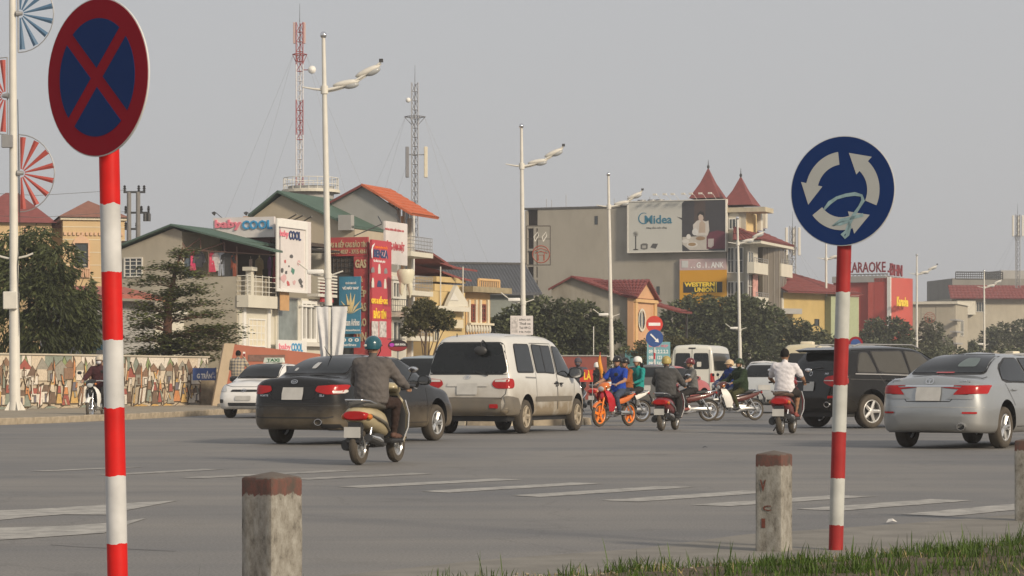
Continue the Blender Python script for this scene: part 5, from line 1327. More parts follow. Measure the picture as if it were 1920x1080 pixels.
# neon emblem frames on lamp posts
m_neon = M('neon_tube_rust', (.30, .09, .06), .5); m_frame = M('frame_steel', (.10, .09, .08), .7)
def emblem(lp, x0, x1, z0, z1, label, flour=True):
    t = thing('emblem_frame', label, 'light frame', lp.location, 0)
    mb = MB()
    for a, b in (((x0, z0), (x1, z0)), ((x1, z0), (x1, z1)), ((x1, z1), (x0, z1)), ((x0, z1), (x0, z0))): mb.tube((a[0], -.06, a[1]), (b[0], -.06, b[1]), .022, n=5)
    for k in (1, 2): z = z0 + (z1 - z0) * k / 3; mb.tube((x0, -.06, z), (x1, -.06, z), .012, n=4)
    mb.build('frame', m_frame, t)
    cx = (x0 + x1) / 2 + .1; r = min(x1 - x0, z1 - z0) * .36; cz = z0 + r * 1.25 if flour else (z0 + z1) / 2; mb = MB()
    mb.path([(cx + r * math.cos(k * PI / 10), -.09, cz + r * math.sin(k * PI / 10)) for k in range(21)], .025, n=5)
    for y in (.45, .1): mb.path([(cx - r * .75, -.09, cz + r * y), (cx, -.09, cz + r * (y + .25)), (cx + r * .75, -.09, cz + r * y)], .022, n=5)
    for q in (-.4, .4): mb.tube((cx + r * q, -.09, cz + r * .2), (cx + r * q, -.09, cz - r * .75), .022, n=5)
    mb.path([(cx - r * .3, -.09, cz - r * .75), (cx - r * .3, -.09, cz - r * .1), (cx + r * .3, -.09, cz - r * .1), (cx + r * .3, -.09, cz - r * .75)], .02, n=5)
    mb.build('gate_emblem', m_neon, t)
    if flour:
        for k in range(2):
            mb = MB(); bx_ = x0 + (x1 - x0) * (.35 + .35 * k); mb.path([(bx_, -.09, z0 + (z1 - z0) * .6), (bx_ + .14, -.09, z0 + (z1 - z0) * .75), (bx_ + .12, -.09, z1 - .25), (bx_ - .05, -.09, z0 + (z1 - z0) * .72), (bx_, -.09, z0 + (z1 - z0) * .6)], .02, n=5); mb.build('leaf_flourish', m_trim, t)
emblem(lamps[1], .1, 1.07, 5.7, 7.3, 'rusty neon frame with gate emblem on the lamp behind the white van'); emblem(lamps[5], .35, 1.6, 5.2, 7.0, 'neon gate emblem on the lamp right of the karaoke hall', False)
t = thing('pole_sign_frame', 'thin empty white frame on the lamp before the blank wall', 'light frame', lamps[2].location); mb = MB()
mb.path([(-.05, -.08, gz(668, 130)), (-.95, -.08, gz(668, 130)), (-.95, -.08, gz(612, 130))], .025, n=5); mb.build('frame', m_white, t)
# white cloth banner hung round the tallest lamp
lp = lamps[0]; t = thing('cloth_banner', 'torn white cloth banner hanging round the tallest lamp post', 'banner', (lp.location.x, lp.location.y - .02, 0)); m_cloth = M('white_cloth', (.62, .62, .62), .9, var=.12, scale=4, bump=.8, bscale=5)
zt = gz(575, 77); zb_ = gz(668, 77)
for sgn in (-1, 1):
    mb = MB(); nu, nv = 10, 14; vs = []
    for j in range(nv + 1):
        v = j / nv
        for i in range(nu + 1):
            u = i / nu; w = .40 * (1 - .35 * v); vs.append((sgn * (.06 + u * w * (.9 if sgn < 0 else 1.15)), -.12 - .05 * math.sin(u * 9 + v * 2.5) * (.3 + v), zt + (zb_ - zt) * v - .05 * u * v))
    mb.add(vs, [(j * (nu + 1) + i, j * (nu + 1) + i + 1, (j + 1) * (nu + 1) + i + 1, (j + 1) * (nu + 1) + i) for j in range(nv) for i in range(nu)]); mb.build('cloth', m_cloth, t, smooth=60)
MB().tube((-.5, -.1, zt), (.58, -.1, zt + .03), .02, n=6).build('crossbar', m_dkmetal, t)

# lamp post with half-wheel pinwheels at the left edge
D = 74; sc = F / D
t = thing('pinwheel_lamp_post', 'white lamp post hung with half-wheel pinwheels at the left picture edge', 'street lamp', (gx(28, D), D, .13), 0, ry=R(-.35))
MB().path([(0, 0, 0), (0, 0, .25), (0, 0, 3.4), (0, 0, 3.5), (0, 0, 8), (0, 0, 13)], [.19, .16, .145, .13, .115, .09], n=16).build('pole', m_post, t, smooth=50)
for k in range(4): th = k * PI / 2 + .5; MB().prism([(0, 0), (.33, 0), (.14, .32), (0, .32)], 'y', -.015, .015).build('base_fin', m_post, t, rot=(0, 0, th))
m_fr = M('pinwheel_red', (.36, .06, .045), .6); m_fb = M('pinwheel_blue', (.06, .13, .22), .6)
for (py, sgn, mt) in ((26, 1, m_fb), (180, -1, m_fr), (325, 1, m_fr)):
    zc = gz(py, D) - .13; r = 1.12
    fan = MB().tube((sgn * .16, 0, zc - r), (sgn * .16, 0, zc + r), .02, n=5).path([(sgn * (.16 + .92 * r * math.sin(PI * k / 16)), 0, zc + r * math.cos(PI * k / 16)) for k in range(17)], .016, n=5).tube((sgn * .12, -.05, zc), (sgn * .3, -.05, zc), .09, .05, n=10).build('fan_rim', m_grmetal, t)
    for k in range(8):
        th = R(-86 + 172 * k / 7); mb = MB(); c0 = Vector((sgn * .22, -.03, zc)); d = Vector((sgn * math.cos(th) * .92, 0, math.sin(th))); n_ = Vector((-d.z * sgn, 0, d.x * sgn))
        a = c0 + d * .12; b = c0 + d * (r - .08)
        mb.add([a + n_ * .02, a - n_ * .02, b - n_ * .085, b + Vector((0, -.05, 0)), b + n_ * .085], [(0, 1, 3), (1, 2, 3), (0, 3, 4)]); mb.build('blade', mt, fan)
MB().rbox(-.30, -.24, gz(278, D) - .13, .02, -.12, gz(254, D) - .13, .015, 1).build('junction_box', m_grmetal, t); MB().rbox(-.28, -.26, gz(580, D) - .13, .13, -.14, gz(547, D) - .13, .02, 1).build('control_box', m_trim, t)
MB().path([(-.7, 0, 4.55), (-.2, 0, 4.42), (0, 0, 4.4), (.35, 0, 4.47), (.55, 0, 4.55)], .03, n=6).build('low_arm', m_post, t)
mb = MB(); mb.path([(.14, -.02, 9), (.19, -.05, 5), (.12, -.1, 4.2), (.18, -.1, 2.2)], .012, n=4); mb.build('loose_cable', m_black, t)

# ------------------------------------------------------------------ other posts, masts and towers
t = thing('power_pole', 'twin concrete power pole with transformers behind the laundry house', 'utility pole', (gx(250, 118), 118, 0)); zt = gz(360, 118); m_conc = M('pole_concrete', (.20, .19, .18), .9)
for dx in (-.2, .22): MB().tube((dx, 0, 0), (dx, 0, zt), .14, .1, n=10).build('pole', m_conc, t)
for z, x0, x1 in ((zt - .05, -.45, .55), (zt - 1.0, -.4, .75), (zt - 1.75, -.4, .3)):
    arm = MB().box(x0, -.06, z, x1, .06, z + .09).build('cross_arm', m_dkmetal, t)
    for x in (x0 + .05, (x0 + x1) / 2 + .2, x1 - .05): MB().lathe([(.02, 0), (.07, .03), (.04, .08), (.08, .12), (.04, .18), (.07, .22), (.01, .28)], 8, Matrix.Translation((x, 0, z + .09))).build('insulator', m_black, arm)
for x in (.55, .72): MB().tube((x, -.05, zt - 1.35), (x, -.05, zt - 1.0), .09, n=8).build('transformer', m_dkmetal, t)
mb = MB()
for z in (zt + .1, zt - .9): mb.path([(-.3, 0, z), (-4, -2, z - .4), (-9, -4, z - .3)], .012, n=4)
mb.build('cable', m_black, t)

def mast(px, D, py0, py1, hw, label, bands, plat, plat_w):
    t = thing('lattice_mast', label, 'radio mast', (gx(px, D), D, 0)); z0 = gz(py1, D); z1 = gz(py0, D); n = int((z1 - z0) / .55)
    cs = [(-hw, -hw * .6), (hw, -hw * .6), (0, hw * 1.1)]
    for a, b, mt in bands:
        mb = MB(); za, zb2 = z0 + (z1 - z0) * a, z0 + (z1 - z0) * b
        for c in cs: mb.tube((*c, za), (*c, zb2), .035, n=5)
        k0, k1 = int(n * a), int(n * b)
        for k in range(k0, k1):
            za2 = z0 + (z1 - z0) * k / n; zb3 = z0 + (z1 - z0) * (k + 1) / n
            for i in range(3): mb.tube((*cs[i], za2), (*cs[(i + 1) % 3], zb3), .018, n=4); mb.tube((*cs[i], za2), (*cs[(i + 1) % 3], za2), .018, n=4)
        mb.build('mast_section', mt, t)
    MB().tube((0, 0, z1), (0, 0, z1 + 1.1), .02, .008, n=5).build('lightning_rod', m_dkmetal, t)
    zp = gz(plat, D); mb = MB()
    for i in range(6): a0_, a1_ = i * PI / 3, (i + 1) * PI / 3; mb.tube((plat_w * math.cos(a0_), plat_w * math.sin(a0_), zp), (plat_w * math.cos(a1_), plat_w * math.sin(a1_), zp), .03, n=4); mb.tube((plat_w * math.cos(a0_), plat_w * math.sin(a0_), zp), (hw * math.cos(a0_), hw * math.sin(a0_), zp - .5), .02, n=4)
    mb.build('stay_ring', bands[-1][2], t)
    mb = MB()
    for sx_ in (-1, 1):
        for rr, zz in ((3.6, zp), (5.2, zp), (3.0, z0 + (z1 - z0) * .45)): mb.tube((sx_ * plat_w * .9, 0, zz), (sx_ * rr, .5, z0 - 3), .006, n=3)
    mb.build('guy_wire', m_grmetal, t)
    return t, z0, z1
m_mr = M('mast_red', (.33, .09, .09), .6); m_mw = M('mast_white', (.60, .58, .58), .6); m_mg = M('mast_grey', (.26, .26, .27), .5, .4)
t, z0, z1 = mast(562, 150, 42, 372, .2, 'tall red and white lattice mast with a small dish', ((0, .12, m_mr), (.12, .36, m_mw), (.36, .56, m_mr), (.56, .76, m_mw), (.76, 1, m_mr)), 102, .42)
MB().lathe([(0, .1), (.2, .06), (.24, -.05)], 14, Matrix.Translation((.72, -.1, gz(131, 150))) @ Matrix.Rotation(PI / 2, 4, 'X')).build('dish', m_white, t, smooth=60); MB().tube((.2, 0, gz(131, 150)), (.7, 0, gz(131, 150)), .03, n=5).build('dish_arm', m_mr, t)
for x in (-.32, .28): MB().rbox(x - .06, -.1, gz(82, 150), x + .06, .05, gz(42, 150), .02, 1).build('antenna_panel', M('antenna_pinkish', (.5, .36, .33), .6), t)
t, z0, z1 = mast(778, 160, 155, 445, .2, 'grey lattice mast with long antenna panels behind the orange roof', ((0, 1, m_mg),), 219, .65)
for x, c in ((-.48, m_mg), (.68, m_cream)): MB().rbox(x - .11, -.12, gz(333, 160), x + .11, .08, gz(275, 160), .03, 1).build('antenna_panel', c, t); MB().tube((0, 0, gz(290, 160)), (x, 0, gz(290, 160)), .03, n=5).build('antenna_arm', m_mg, t)
MB().ell((-.42, -.1, gz(188, 160)), (.16, .14, .16), 12, 8).build('dish', m_white, t, smooth=60)
for px_, D_, y0, y1, lab in ((1486, 192, 424, 560, 'thin grey mast between the spired building and the roundabout sign'), (1908, 255, 402, 540, 'grey lattice mast on the roof at the right edge')):
    t, z0, z1 = mast(px_, D_, y0, y1, .22, lab, ((0, 1, m_mg),), y0 + 40, .3)
    for x in (-.45, .1, .5): MB().rbox(x - .1, -.1, z1 - 2.2, x + .1, .1, z1 - .1, .03, 1).build('antenna_panel', m_trim, t)
t = thing('rooftop_tank_house', 'round concrete water tank with railings on a roof below the red mast', 'water tank', (gx(583, 140), 140, 0)); z0 = gz(392, 140); zt = gz(350, 140)
MB().lathe([(1.25, 0), (1.25, zt), (0, zt)], 24).build('tank', w_grey, t, smooth=40)
mb = MB(); zr = zt
for k in range(20): th = 2 * PI * k / 20; mb.tube((1.5 * math.cos(th), 1.5 * math.sin(th), zr - .2), (1.5 * math.cos(th), 1.5 * math.sin(th), zr + .45), .02, n=4)
for z in (zr - .2, zr + .1, zr + .45): mb.path([(1.5 * math.cos(2 * PI * k / 20), 1.5 * math.sin(2 * PI * k / 20), z) for k in range(21)], .022, n=4)
mb.build('railing', m_trim, t); MB().lathe([(1.6, zr - .35), (1.6, zr - .2), (0, zr - .2)], 24).build('walkway', w_pale, t)

# central signs
t = thing('no_entry_sign', 'red no-entry disc above a blue keep-right disc on a striped pole', 'road sign', (gx(1227, 100), 100, 0)); zc = gz(608, 100); zc2 = gz(634, 100)
MB().tube((0, 0, 0), (0, 0, zc + .2), .04, n=12).build('pole', striped('post_stripes_mid', .3, .5, (.5, .04, .05), (.6, .58, .56), 3), t)
mb = MB(); mb.prism([(.33 * math.cos(k * PI / 16), zc + .33 * math.sin(k * PI / 16)) for k in range(32)], 'y', -.05, -.06); o = mb.build('no_entry_disc', M('sun_red', (.55, .05, .035), .5), t); MB().box(-.23, -.068, zc - .06, .23, -.06, zc + .06).build('bar', m_wl, o)
mb = MB(); mb.prism([(.34 * math.cos(k * PI / 16), zc2 + .34 * math.sin(k * PI / 16)) for k in range(32)], 'y', -.07, -.08); o = mb.build('keep_right_disc', M('sun_blue', (.025, .075, .25), .5), t)
mb = MB(); c_, s2 = math.cos(R(-45)), math.sin(R(-45)); pts = [(-.22, .03), (.1, .03), (.1, .09), (.24, 0), (.1, -.09), (.1, -.03), (-.22, -.03)]; mb.prism([(c_ * x - s2 * z, zc2 + s2 * x + c_ * z) for x, z in pts], 'y', -.081, -.088); mb.build('arrow', m_wl, o)
t = thing('no_parking_sign', 'small faded no-parking disc above the parked black SUV', 'road sign', (gx(1604, 120), 120, 0)); zc = gz(645, 120)
MB().tube((0, 0, 0), (0, 0, zc), .04, n=8).build('pole', m_trim, t); mb = MB(); mb.prism([(.35 * math.cos(k * PI / 12), zc + .35 * math.sin(k * PI / 12)) for k in range(24)], 'y', -.05, -.06); o = mb.build('disc', m_sgred, t); mb = MB(); mb.prism([(.24 * math.cos(k * PI / 12), zc + .24 * math.sin(k * PI / 12)) for k in range(24)], 'y', -.061, -.066); mb.build('blue_field', M('sun_blue', (.025, .075, .25), .5), o)
t = thing('teal_price_board', 'pale teal shop board with rows of white numbers beside the no-entry sign', 'sign', (gx(1213, 112), 112, 0)); z0, z1 = gz(692, 112), gz(641, 112)
MB().box(0, 0, z0, 1.02, .06, z1).build('panel', M('pale_teal_board', (.17, .36, .40), .5, var=.1), t)
for k, b_ in enumerate(('SIM SỐ ĐẸP', '0912.2.2.2.2', '0988 123 456', '0904 565 656')): lettering(t, b_, (lambda u, v, q, k=k: (.08 + u * .85, -q, z1 - .25 - k * .26 + v * .17)), m_wl if k else m_pink, thick=.008, bold=.03)
for x in (.1, .9): MB().tube((x, .04, 0), (x, .04, z0), .03, n=6).build('leg', m_grmetal, t)
t = thing('teal_sheet_fence', 'teal corrugated sheet fence behind the no-entry sign', 'fence', (gx(1172, 131), 131, 0)); mb = MB(); n = 60; vs = []
for i in range(n + 1): x = 2.2 * i / n; vs += [(x, .03 * (i % 2), 0), (x, .03 * (i % 2), gz(657, 131))]
mb.add(vs, [(2 * i, 2 * i + 2, 2 * i + 3, 2 * i + 1) for i in range(n)]); mb.build('sheet', M('teal_sheet', (.08, .22, .24), .6, var=.15), t)
t = thing('brick_red_low_wall', 'long low brick red wall behind the motorbikes', 'wall', (gx(1030, 125), 125, 0), R(-3)); MB().box(0, 0, 0, 2.8, .25, gz(668, 125)).build('wall_body', M('brick_red_wall', (.26, .075, .06), .85, var=.2, scale=2), t); MB().box(-.05, -.05, gz(668, 125), 2.85, .3, gz(668, 125) + .06).build('coping', w_grey, t)
t = thing('white_notice_board', 'white notice board with small print behind the van roof', 'sign', (gx(957, 104), 104, 0)); z0, z1 = gz(628, 104), gz(592, 104)
MB().box(0, 0, z0, .92, .05, z1).build('panel', m_boardw, t)
for k, b_ in enumerate(('BẢNG GIÁ', 'Thuê xe', 'Tel 0912', 'Hà Nội')): lettering(t, b_, (lambda u, v, q, k=k: (.36 + u * .46, -q, z1 - .2 - k * .17 + v * .1)), m_dkmetal, thick=.005)
for x in (.1, .8): MB().tube((x, .03, 0), (x, .03, z0), .03, n=6).build('leg', m_grmetal, t)
MB().box(.04, -.006, z0 + .1, .3, 0, z1 - .06).build('printed_photo', M('photo_print', (.55, .48, .46), .6), t)
t = thing('oval_shop_sign', 'dark oval shop sign with magenta dot behind the scooter rider', 'sign', (gx(746, 104), 104, 0)); zc = gz(648, 104)
mb = MB(); mb.prism([(.40 * math.cos(k * PI / 16), zc + .24 * math.sin(k * PI / 16)) for k in range(32)], 'y', -.04, .04); mb.build('panel', M('oval_black', (.03, .022, .024), .4), t)
mb = MB(); mb.prism([(.385 * math.cos(k * PI / 16), zc + .225 * math.sin(k * PI / 16)) for k in range(17, 32)], 'y', -.045, -.04); mb.build('red_lower_half', M('oval_red', (.24, .025, .03), .4), t)
mb = MB(); mb.prism([(-.24 + .1 * math.cos(k * PI / 8), zc + .03 + .075 * math.sin(k * PI / 8)) for k in range(16)], 'y', -.055, -.045); mb.build('magenta_dot', M('magenta', (.42, .05, .42), .4), t)
lettering(t, 'NHA KHOA', lambda u, v, q: (-.12 + u * .44, -.045 - q, zc + v * .09), m_wl, bold=.03); MB().tube((0, 0, 0), (0, 0, zc - .22), .03, n=6).build('post', m_grmetal, t); MB().box(-.42, -.02, zc + .25, .3, .02, zc + .28).build('top_bar', m_dkmetal, t)

# low traffic island kerb under the van
t = tag(bpy.data.objects.new('traffic_island', None), kind='structure'); C.objects.link(t); t.location = (gx(965, 60), 60, 0)
MB().lathe([(0, .12), (1.55, .12), (1.6, .0)], 28, Matrix.Diagonal((1, .8, 1, 1))).build('island_top', m_pave, t)
for k in range(14):
    a0_, a1_ = 2 * PI * k / 14 + .02, 2 * PI * (k + 1) / 14 - .02; mb = MB()
    mb.loft([[(r * math.cos(a), .8 * r * math.sin(a), z) for r, z in ((1.6, 0), (1.6, .17), (1.78, .16), (1.8, 0))] for a in (a0_, (a0_ + a1_) / 2, a1_)]); mb.build('kerb_stone', (M('pale_kerb', (.55, .48, .36), .85, var=.25, scale=6), m_kerb)[k % 2], t)
# ------------------------------------------------------------------ trees
def leaf(col, name, isl=.45, tr=.25): return M(name, col, .55, var=.35, scale=.6, isl=isl, transl=tr, spec=.25)
lf_dark = leaf((.076, .090, .034), 'leaf_dark', .55); lf_mid = leaf((.100, .114, .056), 'leaf_mid', .55); lf_grey = leaf((.108, .118, .068), 'leaf_greyish', .55); lf_olive = leaf((.105, .100, .042), 'leaf_olive'); lf_term = leaf((.115, .130, .042), 'leaf_terminalia', .55)
m_bark = M('bark', (.10, .07, .05), .9, var=.35, scale=6, bump=.8, bscale=14)
def leaf_mesh(blobs, n, ln, wd, seed, droop=0.3, shell=.55, flat=1.0):
    """leaf faces scattered through overlapping blobs (cx, cy, cz, rx, ry, rz), denser to the outside, broken up by noise"""
    rn = random.Random(seed); mb = MB(); tot = sum(b[3] * b[4] * b[5] for b in blobs) ** 1
    ws = [(b[3] * b[4] * b[5]) ** .67 for b in blobs]; W = sum(ws)
    for b, w in zip(blobs, ws):
        for _ in range(int(n * w / W)):
            d = Vector((rn.gauss(0, 1), rn.gauss(0, 1), rn.gauss(0, 1))).normalized(); r = shell + (1.08 - shell) * rn.random() ** .6 if rn.random() < .8 else rn.random()
            p = Vector((b[0] + d.x * b[3] * r, b[1] + d.y * b[4] * r, b[2] + d.z * b[5] * r))
            if noise.noise(p * 1.3) < -.26 or noise.noise(p * .55 + Vector((seed, 0, 0))) < -.55: continue
            l = ln * rn.uniform(.6, 1.25); w_ = wd * rn.uniform(.7, 1.2)
            ax = Vector((d.x + rn.uniform(-.8, .8), d.y + rn.uniform(-.8, .8), (d.z * .5 + rn.uniform(-.6, .5)) * flat - droop)).normalized()
            sd_ = ax.cross(Vector((rn.uniform(-1, 1), rn.uniform(-1, 1), rn.uniform(.2, 1)))).normalized() * w_
            m_ = p + ax * l * .5; nn = ax.cross(sd_).normalized() * w_ * .35
            mb.add([p, m_ + sd_ + nn, p + ax * l - nn * .5, m_ - sd_ + nn], [(0, 1, 2, 3)])
    return mb
def limbs(mb, base, top, blobs, r0, seed):
    rn = random.Random(seed); base = Vector(base); top = Vector(top)
    pts = [base.lerp(top, i / 6) + Vector((rn.uniform(-.08, .08), rn.uniform(-.08, .08), 0)) * (i > 0) for i in range(7)]
    mb.path(pts, [r0 * (1 - .55 * i / 6) for i in range(7)], n=8)
    for b in blobs:
        c = Vector(b[:3]); s_ = pts[rn.randint(2, 5)]; m_ = s_.lerp(c, .55) + Vector((rn.uniform(-.2, .2), rn.uniform(-.2, .2), rn.uniform(0, .3)))
        mb.path([s_, m_, c], [r0 * .42, r0 * .26, r0 * .1], n=6)
        for _ in range(3): e = c + Vector((rn.uniform(-1, 1) * b[3], rn.uniform(-1, 1) * b[4], rn.uniform(-.6, 1) * b[5])) * .8; mb.path([m_.lerp(c, .5), e], [r0 * .14, r0 * .04], n=5)
def tree(name, label, px, D, z0, blobs, n, ln, wd, mat, seed, r0=.18, droop=.3, group=None):
    """blobs as (px, py, depth offset, rx px, rz px) in photo columns at distance D, turned into metres"""
    k = D / F; X = gx(px, D); t = thing(name, label, 'tree', (X, D, z0), 0, group)
    B = [((p - 960) * k - X, dd, gz(q, D) - z0, rx * k, max(.6, rx * k * .9), rz * k) for p, q, dd, rx, rz in blobs]
    top = Vector((sum(b[0] for b in B) / len(B) * .6, .0, max(b[2] for b in B)))
    mb = MB(); limbs(mb, (0, 0, -.05), top * .85, B, r0, seed); mb.build('trunk', m_bark, t, smooth=50)
    leaf_mesh(B, n, ln, wd, seed, droop).build('crown', mat, t)
    return t
tree('mango_tree', 'big dark drooping tree behind the mosaic wall at the left edge', 95, 88, .1, [(20, 480, 0, 52, 46), (72, 462, .2, 50, 38), (110, 500, -.4, 50, 48), (40, 545, -.5, 60, 55), (100, 560, -.6, 60, 55), (145, 560, .1, 34, 60), (20, 610, 0, 50, 50), (80, 622, -.5, 55, 45), (140, 622, 0, 42, 42), (-30, 530, 0, 45, 90), (160, 600, .2, 30, 60)], 21000, .26, .035, lf_dark, 21, .22, droop=.75)
# layered terminalia
D = 92; k = D / F; X = gx(330, D); t = thing('layered_tree', 'tree with flat layered branches in front of the laundry house', 'tree', (X, D, .1)); rn = random.Random(4); mb = MB(); lb = MB()
zt = gz(468, D); mb.path([(-.3, 0, -.1), (-.32, 0, 2.2), (-.28, .0, gz(575, D)), (-.05, 0, gz(520, D)), (.25, 0, zt)], [.2, .18, .13, .07, .02], n=10)
tiers = [(478, 318, 372, .5), (500, 255, 345, .8), (512, 330, 392, .7), (528, 238, 320, 1.2), (552, 232, 350, 1.4), (546, 330, 400, 1.0), (572, 300, 425, 1.4), (592, 290, 440, 1.6), (600, 232, 330, 1.7), (622, 300, 450, 1.9), (636, 225, 360, 1.9), (650, 330, 440, 1.8), (618, 400, 468, .9), (660, 240, 390, 1.9), (676, 290, 430, 1.8), (665, 225, 300, 1.6), (610, 232, 300, 1.4), (645, 300, 400, 1.6), (655, 400, 450, 1.0), (682, 230, 340, 1.5), (630, 360, 455, 1.4), (582, 232, 290, 1.2)]
for (py, x0, x1, dep) in tiers:
    zc = gz(py, D) - .1
    for _ in range(int((x1 - x0) / 9) + 3):
        ex = (rn.uniform(x0, x1) - 960) * k - X; ey = rn.uniform(-dep, dep); ez = zc + rn.uniform(-.22, .22)
        s0 = Vector((-.3 + .004 * (620 - py), 0, zc - .25)); e = Vector((ex, ey, ez)); m_ = s0.lerp(e, .5) + Vector((0, 0, .12))
        mb.path([s0, m_, e], [.014, .009, .004], n=4)
        for _ in range(54):
            u = rn.uniform(.5, 1.08); p = (s0.lerp(m_, u * 2) if u < .5 else m_.lerp(e, u * 2 - 1)) + Vector((rn.gauss(0, .16), rn.gauss(0, .26), rn.gauss(0, .06) + .04))
            th = rn.uniform(0, 2 * PI); l = rn.uniform(.09, .19); ax = Vector((math.cos(th), math.sin(th), rn.uniform(-.25, .35))) * l; sd_ = Vector((-math.sin(th), math.cos(th), rn.uniform(-.5, .5))) * l * .32
            lb.add([p, p + ax * .55 + sd_, p + ax, p + ax * .55 - sd_], [(0, 1, 2, 3)])
mb.build('trunk', M('reddish_bark', (.15, .075, .05), .9, var=.3, scale=6, bump=.6), t, smooth=50); lb.build('crown', lf_term, t)
tree('bushy_tree', 'broad dark green tree behind the van and below the blank wall', 1060, 133, 0, [(985, 600, .5, 45, 32), (1020, 592, 0, 45, 35), (1065, 600, -.5, 48, 36), (1100, 612, 0, 40, 34), (1140, 622, .3, 30, 24), (960, 622, 0, 40, 32), (1010, 636, -.6, 50, 34), (1060, 640, -.6, 55, 36), (1110, 650, -.3, 44, 30), (1150, 645, 0, 22, 18), (935, 610, .5, 22, 16), (1085, 590, .2, 36, 26), (985, 660, -.6, 50, 26), (1075, 668, -.6, 60, 22)], 22000, .27, .085, lf_mid, 31, .16)
tree('bushy_tree', 'dark rounded tree below the yellow money transfer sign', 1345, 171, 0, [(1275, 600, 0, 34, 34), (1310, 582, 0, 36, 30), (1345, 592, -.4, 44, 30), (1390, 588, 0, 44, 34), (1430, 600, .4, 40, 34), (1300, 625, -.6, 50, 36), (1350, 632, -.6, 55, 38), (1410, 632, -.4, 50, 36), (1455, 625, .3, 30, 30), (1330, 660, -.8, 60, 26), (1420, 660, -.8, 60, 26)], 24000, .32, .10, lf_mid, 32, .18)
tree('bushy_tree', 'loose green tree under the yellow red-roofed building', 1500, 160, 0, [(1490, 618, 0, 30, 20), (1520, 628, 0, 26, 20), (1470, 640, 0, 30, 24), (1545, 648, 0, 36, 20), (1505, 655, -.5, 50, 20)], 5000, .28, .08, lf_grey, 33, .14)
tree('bushy_tree', 'dark tree in front of the red karaoke hall', 1655, 212, 0, [(1650, 612, 0, 26, 14), (1675, 612, 0, 26, 16), (1640, 632, -.4, 28, 20), (1690, 630, 0, 24, 20), (1660, 645, -.5, 50, 20), (1610, 650, 0, 34, 16)], 7500, .32, .10, lf_grey, 34, .16)
tree('bushy_tree', 'thin upright tree in front of the plain grey building', 1745, 226, 0, [(1738, 610, 0, 12, 14), (1755, 616, 0, 12, 14), (1745, 630, 0, 24, 18), (1720, 638, 0, 24, 18), (1765, 645, 0, 20, 18), (1740, 655, -.4, 40, 18)], 4200, .3, .09, lf_grey, 35, .12)
tree('bushy_tree', 'wide twiggy tree at the right edge behind the bus', 1890, 254, 0, [(1880, 622, 0, 26, 16), (1915, 620, 0, 30, 20), (1860, 632, 0, 22, 16), (1895, 642, -.5, 44, 20), (1840, 650, 0, 26, 14), (1940, 640, 0, 34, 26), (1810, 655, 0, 26, 14)], 7500, .32, .10, lf_grey, 36, .14)
tree('small_shop_tree', 'small thin-leaved street tree beside the dental clinic', 796, 98, 0, [(770, 588, 0, 22, 10), (800, 584, 0, 26, 11), (828, 592, 0, 20, 9), (786, 604, -.3, 26, 8), (812, 610, .2, 26, 9), (838, 606, 0, 14, 9), (768, 620, 0, 14, 9), (795, 570, .2, 16, 8)], 3000, .16, .05, lf_olive, 37, .07, droop=.1)
tree('topiary_bush', 'small trimmed hedge bush under the orange cottage front', 1235, 126, 0, [(1190, 652, 0, 22, 12), (1225, 648, 0, 30, 14), (1262, 645, 0, 34, 14), (1300, 648, 0, 30, 14), (1240, 668, 0, 50, 22), (1150, 690, 0, 22, 14)], 5000, .15, .05, lf_olive, 38, .08)
tree('roadside_bush', 'dark low bushes behind the parked traffic at the right', 1800, 175, 0, [(1780, 668, 0, 40, 16), (1840, 670, 0, 40, 14), (1720, 668, 0, 40, 14), (1660, 670, 0, 40, 14), (1600, 672, 0, 36, 14), (1900, 668, 0, 44, 16), (1560, 672, 0, 36, 14)], 5000, .28, .09, lf_grey, 39, .08)
# bare branches reaching in at the right edge
D = 150; t = thing('bare_tree', 'leafless branches reaching in from the right picture edge', 'tree', (gx(2000, D), D, 0)); mb = MB(); rn = random.Random(8)
mb.path([(0, 0, 0), (.1, 0, 2), (-.1, 0, 4)], [.2, .16, .1], n=8)
def twig(p, d, l, r, dep):
    e = p + d * l; m_ = p.lerp(e, .5) + Vector((rn.uniform(-.1, .1), rn.uniform(-.1, .1), rn.uniform(-.05, .1))) * l * .4
    mb.path([p, m_, e], [r, r * .8, r * .55], n=4)
    if dep:
        for _ in range(3): twig(p.lerp(e, rn.uniform(.4, 1)), (d + Vector((rn.uniform(-.5, .3), rn.uniform(-.5, .5), rn.uniform(-.4, .6)))).normalized(), l * .62, r * .5, dep - 1)
for z, dz in ((2.4, .35), (3.2, .5), (3.9, .9), (3.6, .1)): twig(Vector((0, 0, z)), Vector((-.9, rn.uniform(-.2, .2), dz)).normalized(), 1.5, .06, 3)
mb.build('branches', m_bark, t)
# ------------------------------------------------------------------ cars
def mono(xs, ys):
    n = len(xs); h = [xs[i + 1] - xs[i] for i in range(n - 1)]; d = [(ys[i + 1] - ys[i]) / h[i] for i in range(n - 1)]
    m = [d[0]] + [0 if d[i - 1] * d[i] <= 0 else 2 * d[i - 1] * d[i] / (d[i - 1] + d[i]) for i in range(1, n - 1)] + [d[-1]]
    def f(x):
        i = 0
        while i < n - 2 and x > xs[i + 1]: i += 1
        t = (x - xs[i]) / h[i]; t2, t3 = t * t, t * t * t
        return (2 * t3 - 3 * t2 + 1) * ys[i] + (t3 - 2 * t2 + t) * h[i] * m[i] + (-2 * t3 + 3 * t2) * ys[i + 1] + (t3 - t2) * h[i] * m[i + 1]
    return f

